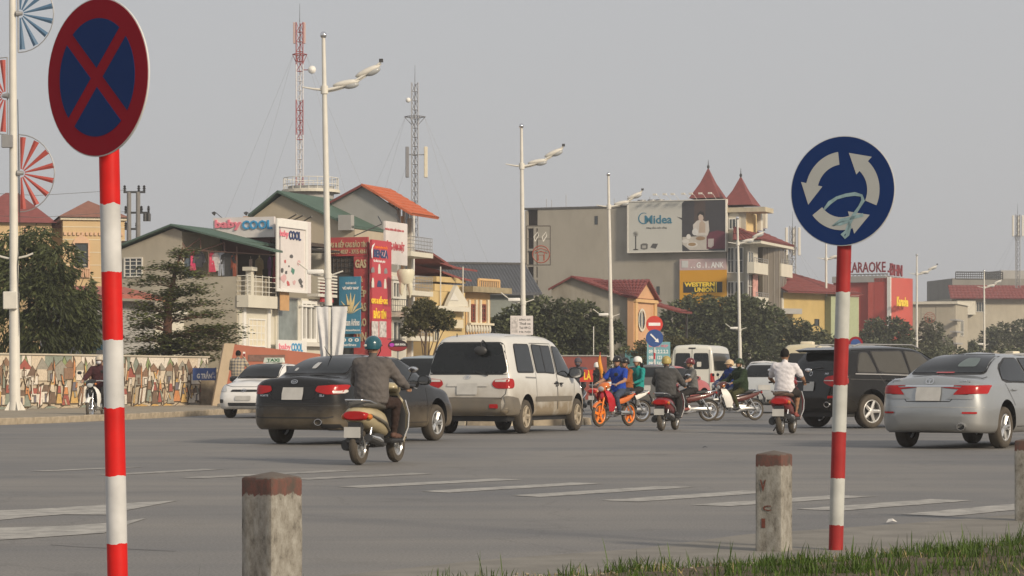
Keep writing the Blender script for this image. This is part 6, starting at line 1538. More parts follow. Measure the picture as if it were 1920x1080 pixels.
def car_body(keys, axles, Rw, mat, arch_w=.26, crown=.05, rt=.10, rb=.06):
    """loft of rounded cross sections; keys = (y, zbottom, zmid, zshoulder, ztop, wmid, wshoulder, wtop); wheel arches cut out"""
    xs = [k[0] for k in keys]; fs = [mono(xs, [k[i] for k in keys]) for i in range(1, 8)]
    ys = []
    for a, b in zip(keys, keys[1:]):
        n = max(1, math.ceil(max(abs(a[i] - b[i]) for i in (0, 4, 5)) / .07)); ys += [a[0] + (b[0] - a[0]) * j / n for j in range(n)]
    ys.append(keys[-1][0])
    mb = MB(); rings = []
    for y in ys:
        zb, zm, zs, zt, wm, ws, wt = [f(y) for f in fs]
        zs = min(zs, zt - .03); zm = min(zm, zs - .03); cr = min(crown, (zt - zs) * .5)
        half = [(0, zb), (wm - .08, zb), (wm - .015, zb + .09), (wm, zm), (ws, zs), (wt, zt - cr), (0, zt)]
        hp = roundpoly(half, [0, .05, .08, .12, rb, rt, 0], 4, closed=False)
        # equal subdivision of the straight runs so patches and reflections stay smooth
        full = [(x, y, z) for x, z in hp] + [(-x, y, z) for x, z in hp[-2:0:-1]]
        rings.append(full)
    mb.loft(rings)
    me = mb.mesh('body', [mat, m_black])
    o = bpy.data.objects.new('body', me); C.objects.link(o)
    cut = MB(); tmp = []
    for ya in axles:
        for s_ in (-1, 1):
            c = MB().tube((s_ * (abs(max(k[5] for k in keys)) - arch_w), ya, Rw + .01), (s_ * 1.6, ya, Rw + .01), Rw + .055, n=36)
            co = c.build('cut', [m_black, m_black]); tmp.append(co)
            md = o.modifiers.new('b', 'BOOLEAN'); md.operation = 'DIFFERENCE'; md.object = co; md.solver = 'EXACT'
            try: md.material_mode = 'TRANSFER'
            except Exception: pass
    me2 = evalmesh(o, 'body')
    bpy.data.objects.remove(o)
    for co in tmp: bpy.data.objects.remove(co)
    me2.polygons.foreach_set('use_smooth', [True] * len(me2.polygons)); me2.set_sharp_from_angle(angle=R(32))
    tree_ = BVHTree.FromPolygons([v.co.copy() for v in me2.vertices], [list(p.vertices) for p in me2.polygons])
    return me2, tree_

class Car:
    def __init__(s, name, label, cat, loc, heading, keys, axles, Rw, mat, group=None, **kw):
        s.lift = .05; s.t = thing(name, label, cat, Vector(loc) + Vector((0, 0, s.lift)), -heading, group)
        me, s.bvh = car_body(keys, axles, Rw, mat, **kw)
        s.body = put('body', me, s.t); s.keys = keys; s.Rw = Rw; s.axles = axles; s.mat = mat
        s.hw = max(k[5] for k in keys); s.len = keys[-1][0]
        mb = MB(); mb.box(-s.hw + .16, .25, .2, s.hw - .16, s.len - .3, .42); mb.build('underbody', m_black, s.t)
    def hit(s, mode, a, b, off):
        o, d = {'R': ((5, a, b), (-1, 0, 0)), 'L': ((-5, a, b), (1, 0, 0)), 'B': ((a, -5, b), (0, 1, 0)), 'F': ((a, s.len + 5, b), (0, -1, 0)), 'T': ((a, b, 6), (0, 0, -1))}[mode]
        p, n, i, q = s.bvh.ray_cast(Vector(o), Vector(d))
        if p is None: return None
        if n.dot(Vector(d)) > 0: n = -n
        return p + n * off
    def patch(s, name, mode, poly, mat, off=.006, rad=.03, rows=9, cols=9, parent=None, smooth=60):
        if mode == 'RL': return [s.patch(name, m_, poly, mat, off, rad, rows, cols, parent) for m_ in 'RL']
        pl = roundpoly(poly, rad, 4); b0 = min(p[1] for p in pl); b1 = max(p[1] for p in pl); grid = []
        for j in range(rows + 1):
            t_ = j / rows; t_ = .5 - .5 * math.cos(PI * t_) if rows > 3 else t_
            b = b0 + (b1 - b0) * (.0005 + .999 * t_); xs = []
            for i in range(len(pl)):
                p, q = pl[i], pl[(i + 1) % len(pl)]
                if (p[1] - b) * (q[1] - b) <= 0 and abs(p[1] - q[1]) > 1e-9: xs.append(p[0] + (q[0] - p[0]) * (b - p[1]) / (q[1] - p[1]))
            if not xs: continue
            grid.append([s.hit(mode, min(xs) + (max(xs) - min(xs)) * i / cols, b, off) for i in range(cols + 1)])
        mb = MB(); idx = {}
        for j, r in enumerate(grid):
            for i, p in enumerate(r):
                if p is not None: idx[j, i] = len(mb.v); mb.v.append(tuple(p))
        for j in range(len(grid) - 1):
            for i in range(cols):
                q = [(j, i), (j, i + 1), (j + 1, i + 1), (j + 1, i)]
                if all(k in idx for k in q):
                    f = [idx[k] for k in q]
                    if max((Vector(mb.v[f[0]]) - Vector(mb.v[f[k]])).length for k in (1, 2, 3)) < .6: mb.f.append(tuple(f)); mb.m.append(0)
        return mb.build(name, mat, parent or s.t, smooth=smooth) if mb.f else None
    def glass(s, name, mode, poly, rad=.05, grow=.025, mat=None, rows=9, cols=9):
        if mode == 'RL': return [s.glass(name, m_, poly, rad, grow, mat, rows, cols) for m_ in 'RL']
        cx = sum(p[0] for p in poly) / len(poly); cz = sum(p[1] for p in poly) / len(poly)
        big = [(x + math.copysign(grow, x - cx), z + math.copysign(grow, z - cz)) for x, z in poly]
        g = s.patch(name, mode, poly, mat or m_glass, .012, rad, rows, cols); s.patch('seal', mode, big, m_black, .005, rad + grow * .6, rows, cols, g)
        return g
    def line(s, name, mode, pts, w=.010, mat=None, off=.004, parent=None):
        if mode == 'RL': return [s.line(name, m_, pts, w, mat, off, parent) for m_ in 'RL']
        mb = MB(); fine = []
        for a, b in zip(pts, pts[1:]):
            n = max(1, int((Vector(b) - Vector(a)).length / .08)); fine += [Vector(a).lerp(Vector(b), i / n) for i in range(n)]
        fine.append(Vector(pts[-1])); prev = None
        for i, p in enumerate(fine):
            d = (fine[min(i + 1, len(fine) - 1)] - fine[max(i - 1, 0)]).normalized(); n = Vector((-d.y, d.x)) * w / 2
            a = s.hit(mode, *(p + n), off); b = s.hit(mode, *(p - n), off)
            if a is None or b is None: prev = None; continue
            k = len(mb.v); mb.v += [tuple(a), tuple(b)]
            if prev is not None: mb.f.append((prev, prev + 1, k + 1, k)); mb.m.append(0)
            prev = k
        return mb.build(name, mat or m_black, parent or s.t) if mb.f else None
    def wheels(s, kind, xoff=None, w=.2, col=None, R_rim=None):
        xo = xoff or s.hw - .125; Rw = s.Rw; rr = R_rim or Rw * .66
        key = (kind, round(Rw, 3), w, (col or m_alu).name)
        if key not in _wh: _wh[key] = wheel_mesh(Rw, w, rr, kind)
        ty, rim, hub = _wh[key]
        for ya in s.axles:
            for sg in (-1, 1):
                o = put('wheel', None if False else mesh_of(ty, 'wheel', m_rubber), s.t, (sg * xo, ya, Rw - s.lift), (0, 0, 0 if sg > 0 else PI))
                put('rim', mesh_of(rim, 'rim', col or m_alu), o); put('brake_disc', mesh_of(hub, 'brake', m_dkmetal), o)
    def text(s, mode, body, a0, b0, a1, b1, mat=None, off=.012, name='badge'):
        def fn(u, v, t_):
            p = s.hit(mode, a0 + u * (a1 - a0), b0 + v * (b1 - b0), off + t_); return p if p is not None else (0, 0, 0)
        return lettering(s.t, body, fn, mat or m_chrome, name, .015, .003)
    def emblem(s, mode, a, b, w, h, inner=None):
        mb = MB(); n = 28
        for i in range(n):
            t0, t1 = 2 * PI * i / n, 2 * PI * (i + 1) / n; q = []
            for (t_, k) in ((t0, 1), (t0, .82), (t1, .82), (t1, 1)): q.append(s.hit(mode, a + w * k * math.cos(t_), b + h * k * math.sin(t_), .018))
            if all(x is not None for x in q): mb.add(q, [(0, 1, 2, 3)])
        o = mb.build('emblem', m_chrome, s.t)
        if inner: 
            for (x0, y0, x1, y1) in inner: s.line('emblem_stroke', mode, [(a + w * x0, b + h * y0), (a + w * x1, b + h * y1)], w * .18, m_chrome, .016, o)
    def plate(s, mode, a, b, w, h, off=.02):
        s.patch('number_plate', mode, [(a - w / 2, b - h / 2), (a + w / 2, b - h / 2), (a + w / 2, b + h / 2), (a - w / 2, b + h / 2)], m_plate, off, .01, 2, 2)
    def mirror(s, y, z, mat, sc=1.0):
        for sg in (-1, 1):
            p = s.hit('R' if sg > 0 else 'L', y, z, 0)
            if p is None: continue
            mb = MB(); mb.eloft([(y - .05 * sc, z + .03, .10 * sc, .07 * sc, p.x + sg * .13 * sc), (y - .04 * sc, z + .03, .115 * sc, .085 * sc, p.x + sg * .13 * sc), (y + .05 * sc, z + .03, .105 * sc, .08 * sc, p.x + sg * .13 * sc), (y + .12 * sc, z + .03, .05 * sc, .04 * sc, p.x + sg * .12 * sc)], 14, p=2.6)
            mb.tube(p, p + Vector((sg * .08, .02, .02)), .025, n=6); o = mb.build('door_mirror', mat, s.t, smooth=40)
            mb = MB(); mb.eloft([(y - .056 * sc, z + .03, .095 * sc, .07 * sc, p.x + sg * .13 * sc), (y - .053 * sc, z + .03, .095 * sc, .07 * sc, p.x + sg * .13 * sc)], 14, p=2.6); mb.build('mirror_glass', m_chrome, o)
    def handle(s, mode, y, z, mat=None):
        for m_ in mode:
            p = s.hit(m_, y, z, .02); q = s.hit(m_, y + .19, z, .02)
            if p is not None and q is not None: MB().path([p, p.lerp(q, .5) + Vector((math.copysign(.012, p.x), 0, 0)), q], .013, n=6).build('door_handle', mat or s.mat, s.t, smooth=60)
_wh = {}; _mm = {}
def mesh_of(mb, name, mat):
    k = (id(mb), mat.name)
    if k not in _mm: _mm[k] = mb.mesh(name, mat, 40)
    return _mm[k]
def wheel_mesh(Rw, w, rr, kind):
    RX = Matrix.Rotation(PI / 2, 4, 'Y')     # lathe axis -> x, outer face at +x
    ty = MB(); h = w / 2
    ty.lathe([(rr - .01, h * .75), (rr + .01, h * .95), (Rw - .05, h), (Rw - .015, h * .86), (Rw, h * .6), (Rw, -h * .6), (Rw - .015, -h * .86), (rr + .01, -h), (rr - .03, -h * .9)], 40, RX)
    rim = MB(); rim.lathe([(rr, h * .86), (rr - .012, h * .92), (rr - .028, h * .82), (rr - .03, -h * .6)], 40, RX)
    n, sw, twin = {'ten': (5, .045, True), 'five': (5, .075, False), 'five_wide': (5, .10, False), 'seven': (7, .055, False), 'steel': (6, .09, False), 'eight': (8, .05, False)}[kind]
    for k in range(n):
        for da in ((-.16, .16) if twin else (0,)):
            a = 2 * PI * k / n + da; c, s_ = math.cos(a), math.sin(a); r0, r1 = .05, rr - .02
            vs = []
            for (r, wd, x) in ((r0, sw * 1.1, h * .70), (r1, sw * (.62 if twin else .85), h * .84)):
                for q, dx in ((-wd / 2, -.01), (0, .012), (wd / 2, -.01)): vs.append((x + dx, r * c - q * s_, r * s_ + q * c))
                for q in (wd / 2, -wd / 2): vs.append((x - .04, r * c - q * s_, r * s_ + q * c))
            rim.add(vs, [(0, 1, 6, 5), (1, 2, 7, 6), (2, 3, 8, 7), (4, 0, 5, 9)])
    rim.lathe([(0, h * .80), (.04, h * .80), (.065, h * .72), (.07, h * .5)], 18, RX)
    hub = MB(); hub.lathe([(0, h * .2), (rr * .72, h * .2), (rr * .74, h * .1), (rr - .04, -h * .2)], 24, RX)
    return ty, rim, hub

def planf(y, L_): return 1 - .40 * math.exp(-y / .13)
def sedan_keys(L_, W_, H_, trunk=1.0, nose=1.0):
    base = [(0, .36, .46, .55, .62, .62, .58, .50), (.025, .29, .48, .62, .74, .755, .72, .62), (.07, .24, .52, .78, .90, .82, .78, .68), (.12, .22, .56, .90, 1.02, .845, .80, .70), (.19, .21, .58, .945, 1.075, .862, .805, .68),
            (.30, .20, .60, .95, 1.085, .874, .815, .67), (.62, .19, .62, .955, 1.11, .886, .83, .64), (1.0, .19, .62, .96, 1.285, .8875, .835, .59), (1.45, .19, .62, .955, 1.42, .8875, .835, .56), (2.0, .19, .62, .945, 1.46, .8875, .835, .555),
            (2.6, .19, .62, .93, 1.45, .8875, .835, .56), (3.0, .19, .62, .92, 1.36, .887, .83, .57), (3.42, .19, .62, .91, 1.12, .885, .82, .62), (3.62, .19, .61, .88, 1.01, .882, .81, .62), (4.05, .19, .58, .83, .94, .862, .78, .58),
            (4.33, .19, .54, .73, .82, .80, .70, .50), (4.46, .21, .48, .60, .68, .70, .60, .42), (4.53, .27, .42, .48, .55, .56, .48, .36)]
    sy, sx_, sz_ = L_ / 4.53, W_ / 1.775, H_ / 1.46
    base = [(k[0], *k[1:5], *[(w / (k[5] / .8875)) * planf(k[0], 4.53) if k[0] < .5 else w for w in k[5:8]]) for k in base]
    return [(k[0] * sy, k[1], k[2] * sz_, k[3] * sz_, k[4] * sz_, k[5] * sx_, k[6] * sx_, k[7] * sx_) for k in base]
def paint(name, col, metal=.0, rough=.28, dust=.55, dz=.75): return M(name, col, rough, metal, var=.04, coat=.7 if sum(col) > .2 else .25, spec=.5 if sum(col) > .2 else .3, dust=(.15, dz, m_dirt, dust))
def fwd(px, py, D, hd, yl, xl=0.0):
    """place a vehicle so that its local ground point (xl, yl) stands at photo column px, distance D"""
    c, s_ = math.cos(-hd), math.sin(-hd); return Vector((gx(px, D) - (c * xl - s_ * yl), D - (s_ * xl + c * yl), 0))

def sedan_common(c, sy, sz, sx_=1.0, front=True, screens=True):
    c.glass('rear_window', 'B', [(-.60 * sx_, 1.125 * sz), (.60 * sx_, 1.125 * sz), (.47 * sx_, 1.405 * sz), (-.47 * sx_, 1.405 * sz)], .06)
    c.glass('rear_side_window', 'RL', [(.98 * sy, 1.00 * sz), (2.02 * sy, .985 * sz), (2.02 * sy, 1.345 * sz), (1.58 * sy, 1.345 * sz), (1.22 * sy, 1.22 * sz)], .04)
    c.glass('front_side_window', 'RL', [(2.10 * sy, .985 * sz), (3.25 * sy, .97 * sz), (3.12 * sy, 1.04 * sz), (2.66 * sy, 1.345 * sz), (2.10 * sy, 1.345 * sz)], .04)
    if front: c.glass('windscreen', 'F', [(-.62 * sx_, 1.045 * sz), (.62 * sx_, 1.045 * sz), (.50 * sx_, 1.395 * sz), (-.50 * sx_, 1.395 * sz)], .06)
    for y in (1.02, 2.06, 3.2): c.line('door_gap', 'RL', [(y * sy + (.22 if y < 1.1 else 0), .30), (y * sy + (.30 if y < 1.1 else 0), .62), (y * sy, .955 * sz)])
    c.line('sill_gap', 'RL', [(1.32 * sy, .29), (3.2 * sy, .29)])
    for y in (1.22, 2.24): c.handle('RL', y * sy, .86 * sz)

# ---- black sedan
HD = R(25); Lk = sedan_keys(4.53, 1.775, 1.46)
p_black = paint('black_car_paint', (.010, .0095, .009), .0, .2, .75, .66)
c = Car('black_sedan', 'dusty black sedan seen from behind, next to the scooter rider', 'car', fwd(527, 831, 43.2, HD, .98, -.77), HD, Lk, (.98, 3.63), .318, p_black)
sedan_common(c, 1, 1); c.wheels('ten')
c.patch('tail_light', 'B', [(.40, .83), (.44, .925), (.825, .94), (.825, .79), (.62, .78)], m_red, .012, .03); c.patch('tail_light', 'B', [(-.40, .83), (-.44, .925), (-.825, .94), (-.825, .79), (-.62, .78)], m_red, .012, .03)
c.patch('tail_light_corner', 'RL', [(.10, .79), (.10, .935), (.28, .93), (.36, .89), (.26, .81)], m_red, .010, .02)
c.patch('reverse_lamp', 'B', [(.70, .80), (.83, .80), (.83, .86), (.70, .85)], M('clear_lens', (.55, .53, .50), .2), .016, .01, 3, 3)
c.line('trunk_gap', 'B', [(-.66, 1.06), (-.62, .98), (-.40, .74), (-.36, .70), (.36, .70), (.40, .74), (.62, .98), (.66, 1.06)]); c.patch('plate_recess', 'B', [(-.40, .70), (.40, .70), (.40, .92), (-.40, .92)], M('recess_black', (.012, .012, .012), .45), .007, .04)
c.plate('B', 0, .79, .40, .2, .024); c.emblem('B', 0, .985, .062, .034); c.text('B', 'KIA', -.035, .97, .035, 1.0); c.text('B', 'FORTE', -.62, .745, -.46, .775); c.text('B', 'SLi', .50, .745, .58, .78)
c.line('bumper_crease', 'B', [(-.80, .60), (.80, .60)], .012); c.line('bumper_crease', 'B', [(-.72, .42), (-.62, .40), (.62, .40), (.72, .42)], .02)
MB().lathe([(.045, 0), (.055, 0), (.055, .14), (.04, .14)], 18, Matrix.Translation((.50, -.02, .33)) @ Matrix.Rotation(-PI / 2, 4, 'X') @ Matrix.Diagonal((1.35, 1, 1, 1))).build('exhaust_tip', m_chrome, c.t, smooth=40)
MB().lathe([(0, .05), (.046, .05)], 18, Matrix.Translation((.50, -.02, .33)) @ Matrix.Rotation(-PI / 2, 4, 'X') @ Matrix.Diagonal((1.35, 1, 1, 1))).build('exhaust_hole', m_black, c.t)
c.mirror(3.0, .98, p_black); MB().path([(0, 1.35, 1.40), (-.02, 1.22, 1.50), (-.03, 1.15, 1.58)], [.012, .006, .004], n=5).build('antenna', m_black, c.t)
c.patch('sticker', 'B', [(-.10, 1.2), (.0, 1.2), (.0, 1.3), (-.10, 1.3)], M('sticker_white', (.45, .45, .44), .6), .016, .01, 3, 3); c.patch('sticker', 'B', [(-.42, 1.16), (-.36, 1.16), (-.36, 1.21), (-.42, 1.21)], M('sticker_white', (.45, .45, .44), .6), .016, .01, 3, 3)
c.patch('mud_flap', 'B', [(.52, .2), (.8, .2), (.8, .3), (.52, .3)], m_black, .01, .01, 3, 3)

# ---- white van
HD = R(21); p_van = paint('white_van_paint', (.62, .61, .57), 0, .35, 1.7, 1.0)
vk = [(0, .46, .52, .58, .64, .74, .72, .66), (.03, .40, .56, .70, .80, .83, .80, .74), (.07, .36, .62, .98, 1.06, .872, .85, .80), (.12, .33, .66, 1.05, 1.42, .89, .868, .76), (.20, .31, .68, 1.06, 1.74, .90, .878, .72), (.34, .30, .70, 1.06, 1.88, .908, .885, .69), (.7, .29, .70, 1.06, 1.925, .91, .888, .69),
      (1.6, .28, .70, 1.06, 1.945, .91, .888, .69), (2.5, .28, .70, 1.05, 1.93, .91, .888, .69), (3.05, .28, .70, 1.04, 1.86, .91, .886, .685), (3.5, .28, .70, 1.02, 1.66, .908, .88, .67), (3.9, .28, .68, 1.0, 1.32, .90, .865, .67), (4.12, .28, .66, .97, 1.12, .89, .84, .66), (4.45, .28, .62, .88, .98, .84, .78, .58), (4.62, .30, .56, .72, .82, .74, .68, .5), (4.72, .36, .5, .56, .62, .58, .54, .42)]
c = Car('white_van', 'mud-splashed white passenger van with dark rear window', 'van', fwd(975, 812, 50.6, HD, .98, .74), HD, vk, (.98, 4.02 - .02), .335, p_van, rt=.16)
c.wheels('five_wide', col=M('dusty_alloy', (.42, .36, .27), .5, .4, var=.2), w=.21)
c.glass('rear_window', 'B', [(-.80, 1.14), (.80, 1.14), (.80, 1.24), (.66, 1.72), (-.66, 1.72), (-.80, 1.24)], .10, .03, rows=14, cols=14)
c.glass('quarter_window', 'RL', [(.52, 1.17), (1.42, 1.17), (1.42, 1.70), (.62, 1.70)], .06); c.glass('sliding_window', 'RL', [(1.58, 1.16), (2.62, 1.15), (2.62, 1.69), (1.58, 1.70)], .05); c.glass('front_side_window', 'RL', [(2.78, 1.10), (3.80, 1.06), (3.74, 1.14), (3.2, 1.66), (2.78, 1.68)], .05)
c.line('window_bar', 'RL', [(2.08, 1.16), (2.08, 1.69)], .03, m_black, .016); c.glass('windscreen', 'F', [(-.68, 1.14), (.68, 1.14), (.58, 1.72), (-.58, 1.72)], .06)
for pl in ([(1.5, .42), (1.5, 1.74), (2.7, 1.74), (2.7, .42)], [(2.72, .42), (2.72, 1.7)], [(3.62, .42), (3.78, .95)]): c.line('door_gap', 'RL', pl, .012)
c.line('slide_rail', 'RL', [(.9, 1.06), (1.5, 1.05)], .03, M('rail_grey', (.2, .2, .2), .5)); c.handle('RL', 2.50, .94, m_black); c.handle('RL', 2.82, .94, m_black)
c.text('R', 'D e', 2.60, .87, 2.98, .98, m_black, .012, 'lettering')
m_clad = M('grey_cladding', (.12, .115, .105), .6, var=.1, dust=(.1, 1.0, m_dirt, .85))
c.patch('bumper', 'B', [(-.89, .34), (.89, .34), (.89, .66), (.6, .60), (-.6, .60), (-.89, .66)], m_clad, .02, .04); c.patch('bumper_corner', 'RL', [(.02, .34), (.02, .70), (.42, .66), (.60, .46), (.60, .34)], m_clad, .018, .03); c.patch('side_moulding', 'RL', [(1.42, .58), (3.58, .58), (3.58, .68), (1.42, .68)], m_clad, .012, .02)
c.patch('tail_light', 'B', [(.50, .92), (.56, 1.02), (.87, 1.04), (.87, .84), (.60, .84)], m_red, .014, .05); c.patch('tail_light', 'B', [(-.50, .92), (-.56, 1.02), (-.87, 1.04), (-.87, .84), (-.60, .84)], m_red, .014, .05); c.patch('tail_light_corner', 'RL', [(.05, .84), (.05, 1.04), (.22, 1.03), (.27, .93), (.22, .85)], m_red, .012, .04)
c.patch('reverse_lamp', 'B', [(.56, .97), (.86, .97), (.85, 1.03), (.58, 1.01)], M('clear_lens', (.55, .53, .50), .2), .018, .015, 3, 4); c.patch('reverse_lamp', 'B', [(-.56, .97), (-.86, .97), (-.85, 1.03), (-.58, 1.01)], M('clear_lens', (.55, .53, .50), .2), .018, .015, 3, 4)
c.patch('rear_reflector', 'B', [(.48, .46), (.66, .46), (.66, .54), (.48, .54)], m_red, .03, .02, 4, 4); c.line('tailgate_gap', 'B', [(-.84, 1.06), (-.80, .74), (-.72, .66), (.72, .66), (.80, .74), (.84, 1.06)], .014)
c.plate('B', 0, .83, .44, .22, .022); c.patch('plate_garnish', 'B', [(-.44, .88), (.44, .88), (.40, .96), (-.40, .96)], p_van, .02, .02); c.emblem('B', 0, 1.065, .07, .04, [(-.4, -.7, -.1, .7), (.1, -.7, .4, .7), (-.3, 0, .3, 0)])
c.mirror(3.55, 1.12, m_black, 1.35)
p = c.hit('B', .18, 1.16, .02); q = c.hit('B', .42, 1.10, .02); MB().path([p, q], .014, n=5).build('wiper', m_black, c.t)
p = c.hit('B', .3, 1.74, .0); MB().path([p, p + Vector((-.0, -.12, .04)), p + Vector((.0, -.22, -.02)), p + Vector((0, -.22, -.1))], .014, n=6).build('rear_mirror_stalk', m_black, c.t); MB().ell(p + Vector((-.02, -.2, -.16)), (.14, .05, .09), 14, 8).build('rear_mirror', m_dkmetal, c.t, smooth=50)
c.line('roof_seam', 'T', [(-.60, .5), (-.62, 2.8)], .02, M('seam_grey', (.4, .4, .38), .5)); c.line('roof_seam', 'T', [(.60, .5), (.62, 2.8)], .02, M('seam_grey', (.4, .4, .38), .5))
MB().tube((-.35, .36, 1.86), (-.35, .36, 1.92), .012, n=6).build('roof_stud', m_black, c.t)

# ---- white taxi coming this way
HD = R(180 + 17); p_taxi = paint('taxi_white', (.74, .73, .70), 0, .25, .35, .5)
tk = sedan_keys(4.3, 1.7, 1.46); sy = 4.3 / 4.53; sx_ = 1.7 / 1.775
c = Car('white_taxi', 'white taxi with roof sign driving towards the camera', 'taxi', fwd(456, 783, 69.0, HD, 4.28, 0), HD, tk, (.93, 3.45), .30, p_taxi)
sedan_common(c, sy, 1, sx_); c.wheels('eight'); c.mirror(2.85, .98, m_black)
m_hl = M('headlamp', (.45, .46, .46), .1, spec=.8, coat=.8)
for s_ in (-1, 1): c.patch('headlight', 'F', [(s_ * .50, .66), (s_ * .80, .66), (s_ * .80, .86), (s_ * .66, .86), (s_ * .52, .72)], m_hl, .012, .03); c.patch('fog_lamp', 'F', [(s_ * .58, .36), (s_ * .72, .36), (s_ * .72, .46), (s_ * .58, .46)], m_black, .01, .03, 4, 4)
c.patch('upper_grille', 'F', [(-.40, .66), (.40, .66), (.36, .72), (-.36, .72)], m_black, .01, .02, 4, 8); c.patch('lower_grille', 'F', [(-.42, .28), (.42, .28), (.44, .37), (-.44, .37)], m_black, .01, .02, 4, 8); c.line('bonnet_gap', 'F', [(-.72, .86), (-.4, .80), (.4, .80), (.72, .86)], .010)
c.emblem('F', 0, .695, .065, .045, [(0, -.8, 0, .1), (-.5, .3, .5, .3)]); c.plate('F', 0, .49, .46, .12, .02)
for s_ in (.0, .35): p = c.hit('F', -.5 + s_, 1.05, .02); q = c.hit('F', -.02 + s_, 1.07, .02); MB().path([p, q], .012, n=5).build('wiper', m_black, c.t)
mb = MB(); mb.prism([(-.30, 1.46), (.30, 1.46), (.26, 1.60), (-.26, 1.60)], 'y', 2.02, 2.16); rs = mb.build('roof_sign', M('taxi_sign_white', (.60, .64, .56), .4), c.t)
lettering(rs, 'TAXI', lambda u, v, q: (.19 - u * .38, 2.16 + q, 1.485 + v * .09), M('sign_green', (.05, .16, .08), .5), bold=.04, thick=.004)
mb = MB(); mb.box(-.2, 2.0, 1.42, .2, 2.18, 1.462); mb.build('sign_base', m_black, c.t)

# ---- silver sedan at the right
HD = R(32); p_silver = paint('silver_paint', (.37, .385, .39), .6, .3, .35, .6); sk = sedan_keys(4.825, 1.82, 1.47); sy = 4.825 / 4.53; sx_ = 1.82 / 1.775
c = Car('silver_sedan', 'silver sedan seen from behind at the right picture edge', 'car', fwd(1703, 838, 41.0, HD, 1.05, -.77), HD, sk, (1.05, 3.82), .327, p_silver)
sedan_common(c, sy, 1.005, sx_); c.wheels('ten'); c.mirror(3.2, .98, p_silver)
for s_ in (-1, 1):
    c.patch('tail_light', 'B', [(s_ * .40, .79), (s_ * .53, .925), (s_ * .845, .94), (s_ * .845, .80)], m_red, .014, .02); c.patch('garnish', 'B', [(s_ * .30, .725), (s_ * .42, .79), (s_ * .72, .79), (s_ * .72, .725)], M('garnish_grey', (.30, .31, .32), .4, .3), .012, .02)
    c.patch('bumper_reflector', 'B', [(s_ * .56, .50), (s_ * .76, .50), (s_ * .76, .53), (s_ * .56, .53)], m_red, .014, .005, 3, 4)
c.patch('tail_light_corner', 'RL', [(.08, .80), (.08, .94), (.26, .93), (.30, .85)], m_red, .012, .02)
c.line('trunk_gap', 'B', [(-.68, 1.07), (-.64, .99), (-.42, .76), (-.36, .69), (.36, .69), (.42, .76), (.64, .99), (.68, 1.07)], .012); c.line('chrome_strip', 'B', [(-.40, .925), (.40, .925)], .026, m_chrome, .016)
c.plate('B', 0, .80, .42, .21, .024); c.emblem('B', 0, 1.0, .07, .048, [(0, -.8, 0, .2), (-.5, .35, .5, .35)]); c.text('B', 'CAMRY', -.68, 1.005, -.50, 1.035); c.text('B', '2.4G', .48, .99, .62, 1.02)
MB().lathe([(.045, 0), (.055, 0), (.055, .14)], 18, Matrix.Translation((.55, -.01, .30)) @ Matrix.Rotation(-PI / 2, 4, 'X') @ Matrix.Diagonal((1.3, 1, 1, 1))).build('exhaust_tip', m_chrome, c.t, smooth=40)
MB().lathe([(0, .04), (.046, .04)], 18, Matrix.Translation((.55, -.01, .30)) @ Matrix.Rotation(-PI / 2, 4, 'X') @ Matrix.Diagonal((1.3, 1, 1, 1))).build('exhaust_hole', m_black, c.t)
c.line('bumper_crease', 'B', [(-.84, .60), (.84, .60)], .010, M('seam_grey', (.4, .4, .38), .5)); c.patch('high_brake_light', 'B', [(-.15, 1.115), (.15, 1.115), (.15, 1.135), (-.15, 1.135)], m_red, .018, .003, 2, 3); c.patch('sunshade', 'B', [(.10, 1.22), (.42, 1.22), (.36, 1.36), (.14, 1.36)], M('shade_grey', (.12, .15, .15), .5), .015, .05)

# ---- black SUV
HD = R(55); p_suv = paint('black_suv_paint', (.010, .0095, .009), 0, .16, .10, .7)
uk = [(0, .46, .54, .62, .70, .72, .70, .62), (.03, .38, .58, .78, .90, .84, .81, .74), (.08, .34, .64, 1.0, 1.10, .89, .86, .78), (.14, .31, .68, 1.06, 1.22, .915, .88, .74), (.32, .29, .72, 1.09, 1.50, .945, .90, .68), (.52, .28, .72, 1.10, 1.68, .955, .905, .64), (.9, .27, .72, 1.10, 1.745, .965, .91, .63), (1.9, .26, .72, 1.09, 1.765, .965, .91, .63), (2.5, .26, .72, 1.07, 1.74, .965, .91, .63), (2.95, .26, .72, 1.06, 1.60, .963, .905, .63), (3.4, .26, .72, 1.05, 1.30, .96, .90, .68), (3.6, .26, .71, 1.03, 1.17, .957, .89, .70), (4.2, .27, .68, .98, 1.08, .94, .86, .64), (4.6, .29, .62, .85, .95, .86, .78, .54), (4.76, .31, .56, .70, .80, .76, .68, .46), (4.85, .37, .5, .56, .63, .62, .55, .38)]
uk = [(k[0], *k[1:5], *[(w / (k[5] / .965)) * planf(k[0], 4.85) if k[0] < .55 else w for w in k[5:8]]) for k in uk]
c = Car('black_suv', 'glossy black SUV parked behind the roundabout sign post', 'SUV', fwd(1628, 803, 55.7, HD, 1.0, .82), HD, uk, (1.0, 3.93), .37, p_suv, rt=.13)
c.wheels('five', w=.25, R_rim=.255, col=M('bright_alloy', (.66, .65, .62), .3, .6)); m_suvg = M('bronze_glass', (.055, .05, .038), .08, spec=.9)
